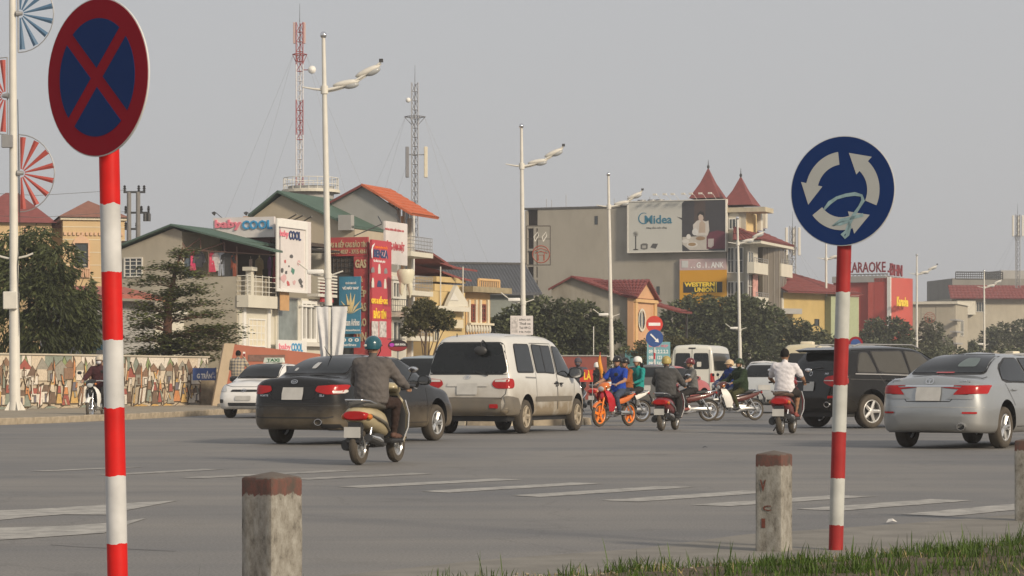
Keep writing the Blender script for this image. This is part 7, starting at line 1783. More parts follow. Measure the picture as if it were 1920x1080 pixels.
c.glass('rear_window', 'B', [(-.74, 1.20), (.74, 1.20), (.60, 1.58), (-.60, 1.58)], .08); c.glass('quarter_window', 'RL', [(.62, 1.17), (1.20, 1.16), (1.08, 1.60), (.86, 1.58)], .08, mat=m_suvg); c.glass('rear_side_window', 'RL', [(1.28, 1.16), (2.14, 1.14), (2.10, 1.63), (1.20, 1.62)], .05, mat=m_suvg); c.glass('front_side_window', 'RL', [(2.22, 1.14), (3.30, 1.10), (3.15, 1.18), (2.66, 1.60), (2.20, 1.63)], .05, mat=m_suvg)
c.glass('windscreen', 'F', [(-.70, 1.22), (.70, 1.22), (.56, 1.64), (-.56, 1.64)], .06); c.line('chrome_strip', 'RL', [(.55, 1.13), (1.3, 1.12), (3.35, 1.07)], .022, m_grmetal, .014)
for pl in ([(1.40, .40), (1.55, .70), (1.24, 1.12)], [(2.17, .36), (2.18, 1.12)], [(3.3, .38), (3.38, 1.05)]): c.line('door_gap', 'RL', pl, .012)
c.line('waist_crease', 'RL', [(.4, 1.02), (3.4, .96)], .012, m_dkmetal); c.handle('RL', 1.42, .99); c.handle('RL', 2.36, .98); c.mirror(3.1, 1.12, p_suv, 1.2)
for s_ in (-1, 1):
    c.patch('tail_light', 'B', [(s_ * .44, .94), (s_ * .46, 1.06), (s_ * .70, 1.10), (s_ * .89, 1.10), (s_ * .89, .86), (s_ * .68, .86)], m_red, .014, .03); c.patch('bumper_reflector', 'B', [(s_ * .60, .60), (s_ * .80, .62), (s_ * .80, .66), (s_ * .60, .66)], m_red, .012, .01, 3, 3)
    MB().lathe([(.05, 0), (.062, 0), (.062, .14)], 18, Matrix.Translation((s_ * .58, -.0, .47)) @ Matrix.Rotation(-PI / 2, 4, 'X') @ Matrix.Diagonal((1.5, 1, 1, 1))).build('exhaust_tip', m_chrome, c.t, smooth=40); MB().lathe([(0, .03), (.052, .03)], 18, Matrix.Translation((s_ * .58, 0, .47)) @ Matrix.Rotation(-PI / 2, 4, 'X') @ Matrix.Diagonal((1.5, 1, 1, 1))).build('exhaust_hole', m_black, c.t)
    MB().path([(s_ * .60, .75, 1.73), (s_ * .615, .9, 1.78), (s_ * .615, 2.5, 1.775), (s_ * .60, 2.7, 1.71)], .016, n=6).build('roof_rail', m_grmetal, c.t, smooth=60)
c.patch('tail_light_corner', 'RL', [(.08, .87), (.10, 1.10), (.34, 1.06), (.34, .92)], m_red, .012, .03); c.line('tail_light_band', 'B', [(-.88, .985), (-.46, .985)], .02, M('clear_lens', (.55, .53, .50), .2), .02); c.line('tail_light_band', 'B', [(.46, .985), (.88, .985)], .02, M('clear_lens', (.55, .53, .50), .2), .02)
c.plate('B', 0, .86, .34, .2, .022); c.text('B', 'X5', .42, 1.115, .54, 1.15); c.emblem('B', 0, 1.13, .045, .045); c.patch('wheel_arch_trim', 'RL', [(1.5, .3), (3.4, .28), (3.4, .38), (1.5, .40)], M('arch_trim', (.03, .03, .03), .6), .008, .01, 3, 14)
mb = MB(); mb.loft([[(x, y, z) for (y, z) in ((.28, 1.60), (.16, 1.655), (.52, 1.715), (.56, 1.69))] for x in (-.62, -.3, 0, .3, .62)]); mb.build('roof_spoiler', p_suv, c.t, smooth=40)
p = c.hit('B', -.1, 1.22, .02); q = c.hit('B', .3, 1.26, .02); MB().path([p, q], .014, n=5).build('wiper', m_black, c.t); MB().prism([(1.0, 1.76), (1.18, 1.76), (1.06, 1.82)], 'x', -.02, .02).build('antenna_fin', p_suv, c.t)

# ---- vehicles farther back
def boxvan(L_, hw, H_, zb=.35, wz=1.1):
    return [(0, zb + .1, .55, .62, .75, hw * .86, hw * .84, hw * .78), (.03, zb, .62, wz - .1, wz + .1, hw * .95, hw * .93, hw * .90), (.06, zb, .7, wz, H_ * .80, hw * .98, hw * .97, hw * .90), (.12, zb, .7, wz, H_ * .95, hw, hw * .985, hw * .88), (.3, zb, .7, wz, H_, hw, hw * .99, hw * .86), (L_ * .5, zb, .7, wz, H_ + .02, hw, hw * .99, hw * .86), (L_ * .78, zb, .7, wz, H_ - .02, hw, hw * .99, hw * .84), (L_ * .88, zb, .7, wz, H_ * .80, hw, hw * .97, hw * .82), (L_ * .955, zb, .68, wz - .02, H_ * .55, hw * .98, hw * .93, hw * .78), (L_ * .99, zb + .03, .6, .82, .96, hw * .9, hw * .82, hw * .66), (L_, zb + .1, .52, .6, .7, hw * .72, hw * .66, hw * .5)]
HD = R(15); p_tr = paint('minibus_white', (.66, .65, .58), 0, .35, .6, .9)
c = Car('white_minibus', 'white minibus with twin rear doors and dark square windows', 'minibus', fwd(1297, 745, 112, HD, 0, 0), HD, boxvan(5.6, .97, 2.48, .38, 1.15), (1.1, 4.3), .34, p_tr, rt=.2); c.wheels('steel', w=.2)
for s_ in (-1, 1): c.glass('rear_door_window', 'B', [(s_ * .10, 1.42), (s_ * .74, 1.42), (s_ * .70, 2.08), (s_ * .10, 2.08)], .06); c.patch('tail_light', 'B', [(s_ * .82, .82), (s_ * .94, .82), (s_ * .94, 1.22), (s_ * .82, 1.22)], m_red, .014, .03)
c.patch('tail_light_corner', 'RL', [(.06, .82), (.20, .84), (.18, 1.2), (.07, 1.22)], m_red, .012, .03); c.glass('side_window', 'RL', [(.35, 1.35), (4.6, 1.35), (4.4, 2.08), (.40, 2.08)], .06); c.line('door_gap', 'B', [(0, .5), (0, 2.3)], .02); c.line('door_gap', 'B', [(-.78, .5), (-.76, 2.25)], .02); c.line('door_gap', 'B', [(.78, .5), (.76, 2.25)], .02)
c.text('B', '1617', -.42, 1.20, -.14, 1.33, m_black, .012, 'fleet_number'); c.plate('B', .1, .72, .36, .2); c.patch('high_brake_light', 'B', [(-.16, 2.28), (.16, 2.28), (.16, 2.34), (-.16, 2.34)], m_black, .014, .01, 3, 3); c.patch('sticker', 'B', [(.22, 1.5), (.42, 1.5), (.42, 1.72), (.22, 1.72)], m_trim, .016, .01, 3, 3); c.handle('B', .04, 1.28, m_black) if False else None

def bus(name, label, px, D, hd, py, col, L_=6.9, hw=1.02, H_=2.6):
    c = Car(name, label, 'bus', fwd(px, 0, D, hd, 0, 0), hd, boxvan(L_, hw, H_, .4, 1.2), (1.5, L_ - 1.6), .38, col, rt=.24); c.wheels('steel', w=.2)
    c.glass('rear_window', 'B', [(-.72, 1.55), (.72, 1.55), (.66, 2.15), (-.66, 2.15)], .1); c.patch('window_band', 'RL', [(.3, 1.45), (L_ - 1.2, 1.45), (L_ - 1.3, 2.15), (.35, 2.15)], m_black, .006, .08, 8, 30)
    n = 6
    for i in range(n): a0_ = .38 + (L_ - 1.8) * i / n; c.patch('side_window', 'RL', [(a0_, 1.5), (a0_ + (L_ - 1.8) / n - .06, 1.5), (a0_ + (L_ - 1.8) / n - .06, 2.1), (a0_, 2.1)], m_glass, .014, .04, 6, 5)
    for s_ in (-1, 1): c.patch('tail_light', 'B', [(s_ * .78, .9), (s_ * .94, .9), (s_ * .94, 1.2), (s_ * .78, 1.2)], m_red, .014, .03)
    c.glass('windscreen', 'F', [(-.8, 1.2), (.8, 1.2), (.72, 2.15), (-.72, 2.15)], .08); MB().rbox(-.3, 1.2, H_ - .04, .3, 2.0, H_ + .14, .06, 2).build('roof_vent', m_cream, c.t, smooth=40); return c
p_cream = paint('bus_cream', (.58, .52, .36), 0, .4, .4, .8)
bus('cream_bus', 'small cream bus with rear window behind the white-shirted rider', 1506, 120, R(14), 0, p_cream); bus('white_coach', 'white minibus with roof vent at the far right', 1868, 170, R(150), 0, paint('coach_white', (.62, .58, .5), 0, .4, .4, .8), 6.2)
HK = sedan_keys(4.3, 1.7, 1.5)
def hatch(L_, hw, H_): return [(0, .4, .5, .58, .66, hw * .8, hw * .78, hw * .7), (.04, .3, .55, .8, .92, hw * .92, hw * .9, hw * .8), (.12, .26, .6, .95, 1.12, hw * .97, hw * .93, hw * .74), (.3, .24, .62, .97, H_ * .9, hw, hw * .95, hw * .68), (.55, .23, .62, .97, H_, hw, hw * .95, hw * .66), (L_ * .5, .22, .62, .95, H_ + .02, hw, hw * .95, hw * .66), (L_ * .62, .22, .62, .94, H_ * .95, hw, hw * .95, hw * .66), (L_ * .8, .22, .62, .92, 1.05, hw, hw * .93, hw * .7), (L_ * .93, .24, .58, .8, .88, hw * .92, hw * .82, hw * .6), (L_, .32, .48, .54, .6, hw * .66, hw * .6, hw * .45)]
def smallcar(name, label, px, D, hd, col, keys, H_, lamp='round', L_=3.6, hw=.78, light=.75):
    c = Car(name, label, 'car', fwd(px, 0, D, hd, 0, 0), hd, keys, (.7, L_ - .75), .29, col); c.wheels('steel', w=.17)
    c.glass('rear_window', 'B', [(-hw * .74, 1.08), (hw * .74, 1.08), (hw * .62, H_ - .1), (-hw * .62, H_ - .1)], .07); c.glass('side_window', 'RL', [(.45, 1.02), (L_ * .72, 1.0), (L_ * .6, H_ - .12), (.55, H_ - .12)], .06); c.glass('windscreen', 'F', [(-hw * .7, 1.02), (hw * .7, 1.02), (hw * .58, H_ - .1), (-hw * .58, H_ - .1)], .06)
    for s_ in (-1, 1):
        if lamp == 'round': c.patch('tail_light', 'B', [(s_ * light + .09 * math.cos(k * PI / 6), .93 + .09 * math.sin(k * PI / 6)) for k in range(12)], m_red, .016, .0, 8, 6)
        else: c.patch('tail_light', 'B', [(s_ * hw * .78, .82), (s_ * hw * .95, .82), (s_ * hw * .95, 1.04), (s_ * hw * .78, 1.04)], m_red, .014, .03)
        c.patch('headlight', 'F', [(s_ * hw * .5, .66), (s_ * hw * .85, .66), (s_ * hw * .85, .82), (s_ * hw * .6, .80)], m_hl, .012, .03, 5, 5)
    c.plate('B', 0, .74, .38, .16, .02); c.patch('bumper_gap', 'B', [(-hw * .8, .30), (hw * .8, .30), (hw * .8, .38), (-hw * .8, .38)], m_black, .01, .02, 3, 6); c.mirror(L_ * .68, .98, col); return c
smallcar('silver_hatchback', 'pale silver hatchback with round red tail lamp behind the green-jacketed rider', 1433, 78, R(8), paint('pale_silver', (.52, .54, .54), .4, .35, .3), hatch(3.6, .78, 1.5), 1.5)
smallcar('white_estate_car', 'white car with wide rear window just left of the cream bus', 1432, 105, R(6), paint('car_white_b', (.66, .65, .62), 0, .3, .3), hatch(4.2, .86, 1.72), 1.72, 'tall', 4.2, .86)
c = smallcar('far_white_taxi', 'white taxi with roof sign half hidden behind the minibus', 1366, 118, R(10), paint('car_white_c', (.66, .65, .62), 0, .3, .3), hatch(4.2, .84, 1.55), 1.55, 'tall', 4.2, .84); mb = MB(); mb.rbox(-.25, 1.6, 1.56, .25, 1.75, 1.68, .02, 1); mb.build('roof_sign', m_cream, c.t)
smallcar('grey_pickup', 'dark grey car body behind the teal-jacketed passenger', 1208, 74, R(12), paint('dull_grey', (.10, .10, .095), 0, .5, .4), hatch(4.2, .85, 1.42), 1.42, 'tall', 4.2, .85)
smallcar('pink_red_car', 'faded pinkish red car behind the white-helmeted passenger', 1195, 98, R(40), paint('pinkish_red', (.40, .10, .10), 0, .4, .3), hatch(4.0, .83, 1.5), 1.5, 'tall', 4.0, .83)
smallcar('silver_blue_car', 'silver-blue car glimpsed between the black sedan and the white van', 772, 66, R(24), paint('silver_blue', (.38, .44, .46), .4, .35, .3), hatch(4.2, .86, 1.62), 1.62, 'tall', 4.2, .86)
# ------------------------------------------------------------------ motorbikes
import numpy as np
def bike_wheel(parent, y, Rw, w, rim_mat, kind, tyre=None):
    RX = Matrix.Rotation(PI / 2, 4, 'Y'); mb = MB(); h = w / 2; rr = Rw - w * (.95 if kind != 'mag_small' else 1.0)
    mb.lathe([(rr, h * .7), (rr + w * .35, h), (Rw - w * .18, h * .85), (Rw, h * .25), (Rw, -h * .25), (Rw - w * .18, -h * .85), (rr + w * .35, -h), (rr, -h * .7)], 32, RX)
    o = mb.build('wheel', tyre or m_rubber, parent, smooth=50, loc=(0, y, Rw)); mb = MB()
    mb.lathe([(rr + .012, h * .72), (rr - .005, h * .78), (rr - .02, h * .5), (rr - .02, -h * .5), (rr - .005, -h * .78), (rr + .012, -h * .72)], 32, RX)
    if kind == 'spoke':
        for k in range(28):
            a = 2 * PI * k / 28; s_ = 1 if k % 2 else -1; b = a + .35 * (1 if k % 4 < 2 else -1)
            mb.tube((s_ * .03, .03 * math.cos(b), .03 * math.sin(b)), (0, rr * math.cos(a), rr * math.sin(a)), .0028, n=3)
        mb.lathe([(0, .05), (.035, .05), (.035, -.05), (0, -.05)], 12, RX)
    else:
        n = 3 if kind == 'mag_small' else 5
        for k in range(n):
            a = 2 * PI * k / n + .3; c, s_ = math.cos(a), math.sin(a); vs = []
            for r, wd in ((.03, .035), (rr, .028)):
                for q, x in ((-wd, -.018), (wd, -.018), (wd, .018), (-wd, .018)): vs.append((x, r * c - q * s_, r * s_ + q * c))
            mb.add(vs, [(0, 1, 5, 4), (1, 2, 6, 5), (2, 3, 7, 6), (3, 0, 4, 7)])
        mb.lathe([(0, .055), (.05, .05), (.05, -.05), (0, -.055)], 14, RX)
    mb.build('rim', rim_mat, o, smooth=40); return o
def bars(t, y, z, w, mirror=True, tilt=0.0, shell=None):
    mb = MB(); mb.path([(-w, y - .05, z), (-w * .7, y - .01, z + .015), (-.1, y + .02, z + .01), (.1, y + .02, z + .01), (w * .7, y - .01, z + .015), (w, y - .05, z)], .012, n=6); hb = mb.build('handlebar', m_chrome, t, smooth=60)
    for s_ in (-1, 1):
        MB().tube((s_ * w, y - .05, z), (s_ * (w - .12), y - .035, z + .006), .018, n=10).build('grip', m_black, hb); MB().path([(s_ * (w - .1), y + .03, z), (s_ * w * .95, y + .06, z - .01), (s_ * (w + .01), y + .02, z - .015)], .006, n=5).build('lever', m_alu, hb)
        if mirror:
            mb = MB(); mb.path([(s_ * .2, y, z + .02), (s_ * .25, y + .04, z + .12), (s_ * .29, y + .02, z + .2)], .006, n=5); mb.ell((s_ * .31, y + .02, z + .24), (.065, .02, .045), 12, 8); mm_ = mb.build('mirror', m_black, t, smooth=50); MB().ell((s_ * .31, y + .006, z + .24), (.058, .012, .038), 12, 6).build('mirror_glass', m_chrome, mm_, smooth=50)

def scooter(name, label, loc, hd, body, accent, seat=m_black, lean=0.0, group=None, rack=True, cream=False):
    t = thing(name, label, 'scooter', loc, -hd, group, ry=lean)
    for y in (-.62, .62): bike_wheel(t, y, .235, .095, m_alu if not cream else M('dusty_rim', (.30, .24, .16), .6), 'mag_small')
    mb = MB(); mb.eloft([(-.78, .66, .03, .03), (-.755, .655, .105, .075), (-.68, .64, .145, .12), (-.52, .61, .165, .15), (-.3, .58, .165, .17), (-.1, .54, .15, .17), (.02, .48, .13, .13), (.06, .42, .10, .06)], 18, p=2.5); sh = mb.build('rear_body', body, t, smooth=50)
    mb = MB()
    for s_ in (-1, 1): mb = MB(); mb.path([(s_ * .158, -.66, .66), (s_ * .178, -.45, .60), (s_ * .172, -.2, .54), (s_ * .14, .02, .44)], [.012, .02, .02, .012], n=6); mb.build('side_moulding', accent, sh, smooth=60)
    mb = MB(); mb.eloft([(-.70, .775, .09, .02), (-.64, .79, .12, .045), (-.4, .785, .145, .055), (-.15, .765, .15, .05), (.04, .755, .12, .045), (.12, .72, .07, .03)], 16, p=2.6); mb.build('seat', seat, t, smooth=50)
    if rack: mb = MB(); mb.path([(-.13, -.42, .80), (-.135, -.66, .84), (-.09, -.80, .85), (.09, -.80, .85), (.135, -.66, .84), (.13, -.42, .80)], .013, n=6); mb.build('grab_rail', m_chrome, t, smooth=60)
    MB().rbox(-.17, .02, .27, .17, .48, .335, .025, 2).build('floorboard', m_black, t, smooth=40)
    mb = MB(); rings = []
    for (z, y, w, d) in ((.28, .44, .17, .05), (.45, .47, .20, .05), (.65, .48, .205, .05), (.80, .45, .175, .05), (.93, .41, .11, .05)): rings.append([(w * math.cos(a), y + d * math.sin(a) + (.05 * (1 - abs(math.cos(a))) if math.sin(a) > 0 else 0), z) for a in [2 * PI * i / 16 for i in range(16)]])
    mb.loft(rings); ls = mb.build('leg_shield', body, t, smooth=50)
    mb = MB(); mb.loft([[(w * .93 * math.cos(a), y - .045 + .03 * math.sin(a), z) for a in [2 * PI * i / 12 for i in range(12)]] for (z, y, w) in ((.30, .44, .17), (.45, .47, .20), (.65, .48, .205), (.80, .45, .175), (.90, .41, .12))]); mb.build('inner_panel', m_black, ls, smooth=50)
    for s_ in (-1, 1): MB().path([(s_ * .165, .40, .30), (s_ * .215, .44, .48), (s_ * .22, .45, .66), (s_ * .185, .42, .84)], .012, n=6).build('shield_trim', m_chrome, ls, smooth=60)
    mb = MB(); mb.eloft([(.24, 1.0, .04, .02), (.28, 1.01, .10, .05), (.38, 1.01, .14, .07), (.48, .98, .11, .075), (.53, .95, .05, .04)], 14, p=2.3); mb.build('handlebar_cowl', body, t, smooth=50); MB().ell((0, .52, .965), (.085, .03, .055), 14, 8).build('headlight', m_hl, t, smooth=50)
    bars(t, .33, 1.01, .34)
    for s_ in (-1, 1): MB().path([(s_ * .055, .50, .60), (s_ * .06, .60, .30), (s_ * .06, .62, .235)], .02, n=8).build('fork', m_dkmetal, t, smooth=60)
    mb = MB()
    for s_ in (0,):
        rings = []
        for k in range(9): a = R(20 + 140 * k / 8); rings.append([(x, .62 - math.cos(a) * (.255 + dz), .235 + math.sin(a) * (.255 + dz)) for x, dz in ((-.065, -.03), (-.05, .005), (0, .015), (.05, .005), (.065, -.03), (0, .003))])
        mb.loft(rings)
    mb.build('front_fender', body, t, smooth=50)
    mb = MB(); mb.eloft([(-.785, .65, .12, .05), (-.77, .645, .135, .062), (-.70, .64, .152, .066)], 16, p=2.6); mb.build('tail_light', m_red, t, smooth=40)
    for s_ in (-1, 1): MB().ell((s_ * .15, -.68, .63), (.03, .06, .04), 10, 6).build('indicator', M('amber_lens', (.45, .14, .02), .3), t, smooth=50)
    mb = MB(); mb.prism([(-.66, .56), (-.76, .56), (-.83, .30), (-.80, .27), (-.70, .34)], 'x', -.075, .075); mb.build('rear_mudguard', m_black, t); mb = MB(); mb.box(-.095, -.845, .36, .095, -.835, .50); mb.build('number_plate', m_plate, t)
    mb = MB(); mb.eloft([(-.72, .26, .045, .07, -.13), (-.6, .27, .055, .09, -.13), (-.35, .30, .06, .09, -.12), (-.1, .31, .05, .07, -.1)], 12); mb.rbox(-.1, -.35, .22, .1, -.02, .42, .04, 2); mb.build('engine', m_dkmetal, t, smooth=40)
    mb = MB(); mb.path([(.09, .0, .26), (.13, -.2, .25), (.15, -.35, .29), (.155, -.75, .36)], [.02, .025, .055, .05], n=12); ex = mb.build('exhaust', m_dkmetal, t, smooth=40); MB().path([(.19, -.38, .31), (.205, -.55, .345), (.20, -.72, .375)], [.02, .03, .02], n=6).build('heat_shield', m_alu, ex, smooth=50)
    for s_ in (-1, 1): MB().path([(s_ * .1, -.50, .5), (s_ * .1, -.6, .26)], .022, n=8).build('shock_absorber', m_chrome, t, smooth=50)
    MB().path([(-.1, -.12, .24), (-.19, -.16, .06)], .012, n=5).build('side_stand', m_dkmetal, t)
    return t

def underbone(name, label, loc, hd, body, shield, wheel='spoke', rimm=None, lean=0.0, sport=False, group=None, accent=None):
    t = thing(name, label, 'motorbike', loc, -hd, group, ry=lean); rimm = rimm or m_chrome; accent = accent or body
    for y in (-.62, .62): bike_wheel(t, y, .285, .075, rimm, wheel)
    mb = MB(); mb.path([(0, .40, .84), (0, .28, .64), (0, .08, .50), (0, -.2, .56), (0, -.45, .66)], [.05, .055, .06, .05, .04], n=10); mb.build('frame', body, t, smooth=50)
    for s_ in (-1, 1):
        mb = MB(); rings = []
        for (z, y0, y1, x) in ((.36, .20, .36, .13), (.50, .18, .43, .17), (.66, .24, .50, .19), (.78, .32, .53, .16), (.86, .36, .52, .09)): rings.append([(s_ * x, y0, z), (s_ * (x + .015), (y0 + y1) / 2, z), (s_ * x * .85, y1, z), (s_ * (x - .03), (y0 + y1) / 2, z)])
        mb.loft(rings); mb.build('leg_shield', shield, t, smooth=60)
        MB().path([(s_ * .055, .43, .85), (s_ * .055, .55, .55), (s_ * .055, .62, .285)], [.022, .024, .018], n=8).build('fork', rimm if sport else m_chrome, t, smooth=60)
        MB().path([(s_ * .1, -.38, .62), (s_ * .1, -.60, .30)], [.03, .022], n=8).build('shock_absorber', m_chrome, t, smooth=50)
        MB().path([(s_ * .08, .08, .30), (s_ * .24, .06, .29)], .016, n=6).build('foot_peg', m_black, t)
        mb = MB(); mb.eloft([(.02, .58, .02, .05, s_ * .10), (-.2, .61, .025, .07, s_ * .12), (-.45, .66, .025, .06, s_ * .11), (-.72, .74, .012, .03, s_ * .07)], 10); mb.build('side_panel', accent, t, smooth=50)
        MB().ell((s_ * .13, .47, .93), (.035, .05, .03), 10, 6).build('indicator', M('amber_lens', (.45, .14, .02), .3), t, smooth=50)
    mb = MB(); mb.eloft([(.56, .90, .04, .04), (.54, .91, .10, .08), (.46, .95, .14, .10), (.36, 1.0, .12, .06), (.28, 1.01, .06, .03)], 14, p=2.3); mb.build('headlight_cowl', accent, t, smooth=50); MB().ell((0, .545, .90), (.085, .03, .06), 14, 8).build('headlight', m_hl, t, smooth=50)
    mb = MB(); mb.eloft([(.55, .70, .03, .05), (.50, .74, .08, .10), (.42, .78, .08, .09)], 12); mb.build('front_panel', body, t, smooth=50)
    bars(t, .35, 1.0, .33)
    mb = MB(); mb.eloft([(-.68, .775, .07, .02), (-.6, .785, .11, .04), (-.35, .77, .125, .05), (-.1, .745, .12, .05), (.06, .72, .08, .04), (.10, .69, .04, .02)], 16, p=2.6); mb.build('seat', m_black, t, smooth=50)
    mb = MB(); mb.eloft([(-.86, .80, .02, .02), (-.78, .775, .06, .04), (-.62, .74, .085, .05), (-.45, .70, .08, .05)], 12); mb.build('tail_cowl', accent, t, smooth=50); MB().ell((0, -.83, .76), (.06, .03, .035), 12, 6).build('tail_light', m_red, t, smooth=50)
    mb = MB(); rings = []
    for k in range(8): a = R(35 + 110 * k / 7); rings.append([(x, .62 - math.cos(a) * (.31 + dz), .285 + math.sin(a) * (.31 + dz)) for x, dz in ((-.055, -.03), (-.04, .0), (0, .01), (.04, .0), (.055, -.03), (0, 0))])
    mb.loft(rings); mb.build('front_fender', accent if sport else shield, t, smooth=50); mb = MB(); rings = []
    for k in range(8): a = R(25 + 100 * k / 7); rings.append([(x, -.62 - math.cos(a) * (.32 + dz), .285 + math.sin(a) * (.32 + dz)) for x, dz in ((-.06, -.03), (-.045, .0), (0, .01), (.045, .0), (.06, -.03), (0, 0))])
    mb.loft(rings); mb.build('rear_fender', m_black, t, smooth=50); mb = MB(); mb.box(-.085, -.945, .50, .085, -.935, .62); mb.build('number_plate', m_plate, t); MB().path([(0, -.86, .72), (0, -.93, .62), (0, -.935, .5)], .02, n=6).build('plate_bracket', m_black, t)
    mb = MB(); mb.rbox(-.1, -.08, .26, .1, .2, .44, .04, 2); mb.eloft([(.16, .38, .06, .06), (.34, .40, .055, .055)], 10); mb.lathe([(0, .12), (.09, .11), (.1, .0)], 14, Matrix.Translation((-.05, .02, .34)) @ Matrix.Rotation(-PI / 2, 4, 'Y')); mb.build('engine', m_alu, t, smooth=40)
    mb = MB(); mb.path([(.06, .3, .36), (.11, .2, .25), (.13, -.1, .23), (.14, -.3, .27), (.14, -.8, .36)], [.016, .018, .022, .045, .045], n=10); mb.build('exhaust', m_chrome, t, smooth=40)
    mb = MB(); mb.rbox(-.095, -.68, .27, -.07, -.05, .37, .012, 2); mb.build('chain_case', m_alu, t, smooth=40); MB().path([(-.09, -.62, .285), (-.085, -.3, .3), (-.07, -.05, .33)], .018, n=6).build('swing_arm', m_dkmetal, t, smooth=50)
    mb = MB(); mb.path([(-.1, -.45, .76), (-.12, -.68, .80), (-.06, -.80, .82), (.06, -.80, .82), (.12, -.68, .80), (.1, -.45, .76)], .011, n=6); mb.build('grab_rail', m_chrome, t, smooth=60)
    return t

# ------------------------------------------------------------------ people
skin = M('skin', (.36, .20, .125), .55, var=.08, scale=12); skin2 = M('skin_tan', (.30, .16, .09), .55, var=.08, scale=12)
hairm = M('black_hair', (.012, .010, .009), .8, spec=.15, bump=.5, bscale=60)
def cloth(name, col, var=.12): return M('cloth_' + name, col, .9, var=var, scale=8, bump=.7, bscale=16, spec=.2)
def ride_pose(kind='scooter', lean=.10, dy=0.0, head_yaw=0.0, arms='bars', dz=0.0):
    hip = Vector((0, -.16 + dy, .86 + dz)); sp = Vector((0, math.sin(lean), math.cos(lean)))
    J = {'hip': hip, 'neck': hip + sp * .52, 'sp': sp}
    J['head'] = J['neck'] + Vector((0, .035, .165)); J['yaw'] = head_yaw
    for s_, n in ((-1, 'L'), (1, 'R')):
        J['sh' + n] = J['neck'] + Vector((s_ * .20, -.005, -.055))
        if arms == 'bars':
            w = Vector((s_ * .31, (.27 if kind == 'scooter' else .28), 1.025)); J['wr' + n] = w
            m_ = J['sh' + n].lerp(w, .5); J['el' + n] = m_ + Vector((s_ * .07, -.03, -.085))
        elif arms == 'down':
            J['el' + n] = J['sh' + n] + Vector((s_ * .05, .02, -.27)); J['wr' + n] = J['el' + n] + Vector((-s_ * .02, .12, -.21))
        else:   # hands on own lap / holding the rider
            J['el' + n] = J['sh' + n] + Vector((s_ * .06, .06, -.25)); J['wr' + n] = J['el' + n] + Vector((-s_ * .08, .2, -.08))
        J['hj' + n] = hip + Vector((s_ * .095, .0, -.03))
        if kind == 'scooter': J['kn' + n] = Vector((s_ * .19, .24 + dy, .80 + dz)); J['an' + n] = Vector((s_ * .14, .25 + dy * .5, .42))
        elif kind == 'passenger': J['kn' + n] = hip + Vector((s_ * .22, .36, -.10)); J['an' + n] = Vector((s_ * .21, hip.y + .26, .40))
        else: J['kn' + n] = Vector((s_ * .20, .22 + dy, .72 + dz)); J['an' + n] = Vector((s_ * .19, .06 + dy * .5, .38))
        J['to' + n] = J['an' + n] + Vector((s_ * .02, .17, -.065))
    return J
def stand_pose(phone=True):
    J = {'hip': Vector((0, 0, .90)), 'neck': Vector((0, .02, 1.42)), 'sp': Vector((0, .03, 1)), 'head': Vector((0, .05, 1.575)), 'yaw': .2}
    for s_, n in ((-1, 'L'), (1, 'R')):
        J['sh' + n] = Vector((s_ * .19, .02, 1.37)); J['hj' + n] = Vector((s_ * .095, 0, .87)); J['kn' + n] = Vector((s_ * .11, .02, .48)); J['an' + n] = Vector((s_ * .12, -.02, .08)); J['to' + n] = Vector((s_ * .14, .15, .03))
        J['el' + n] = Vector((s_ * .25, .05, 1.11)); J['wr' + n] = Vector((s_ * (.10 if s_ < 0 else .14), .22, 1.22 if s_ < 0 else 1.46))
    if phone: J['elR'] = Vector((.30, .12, 1.20))
    return J
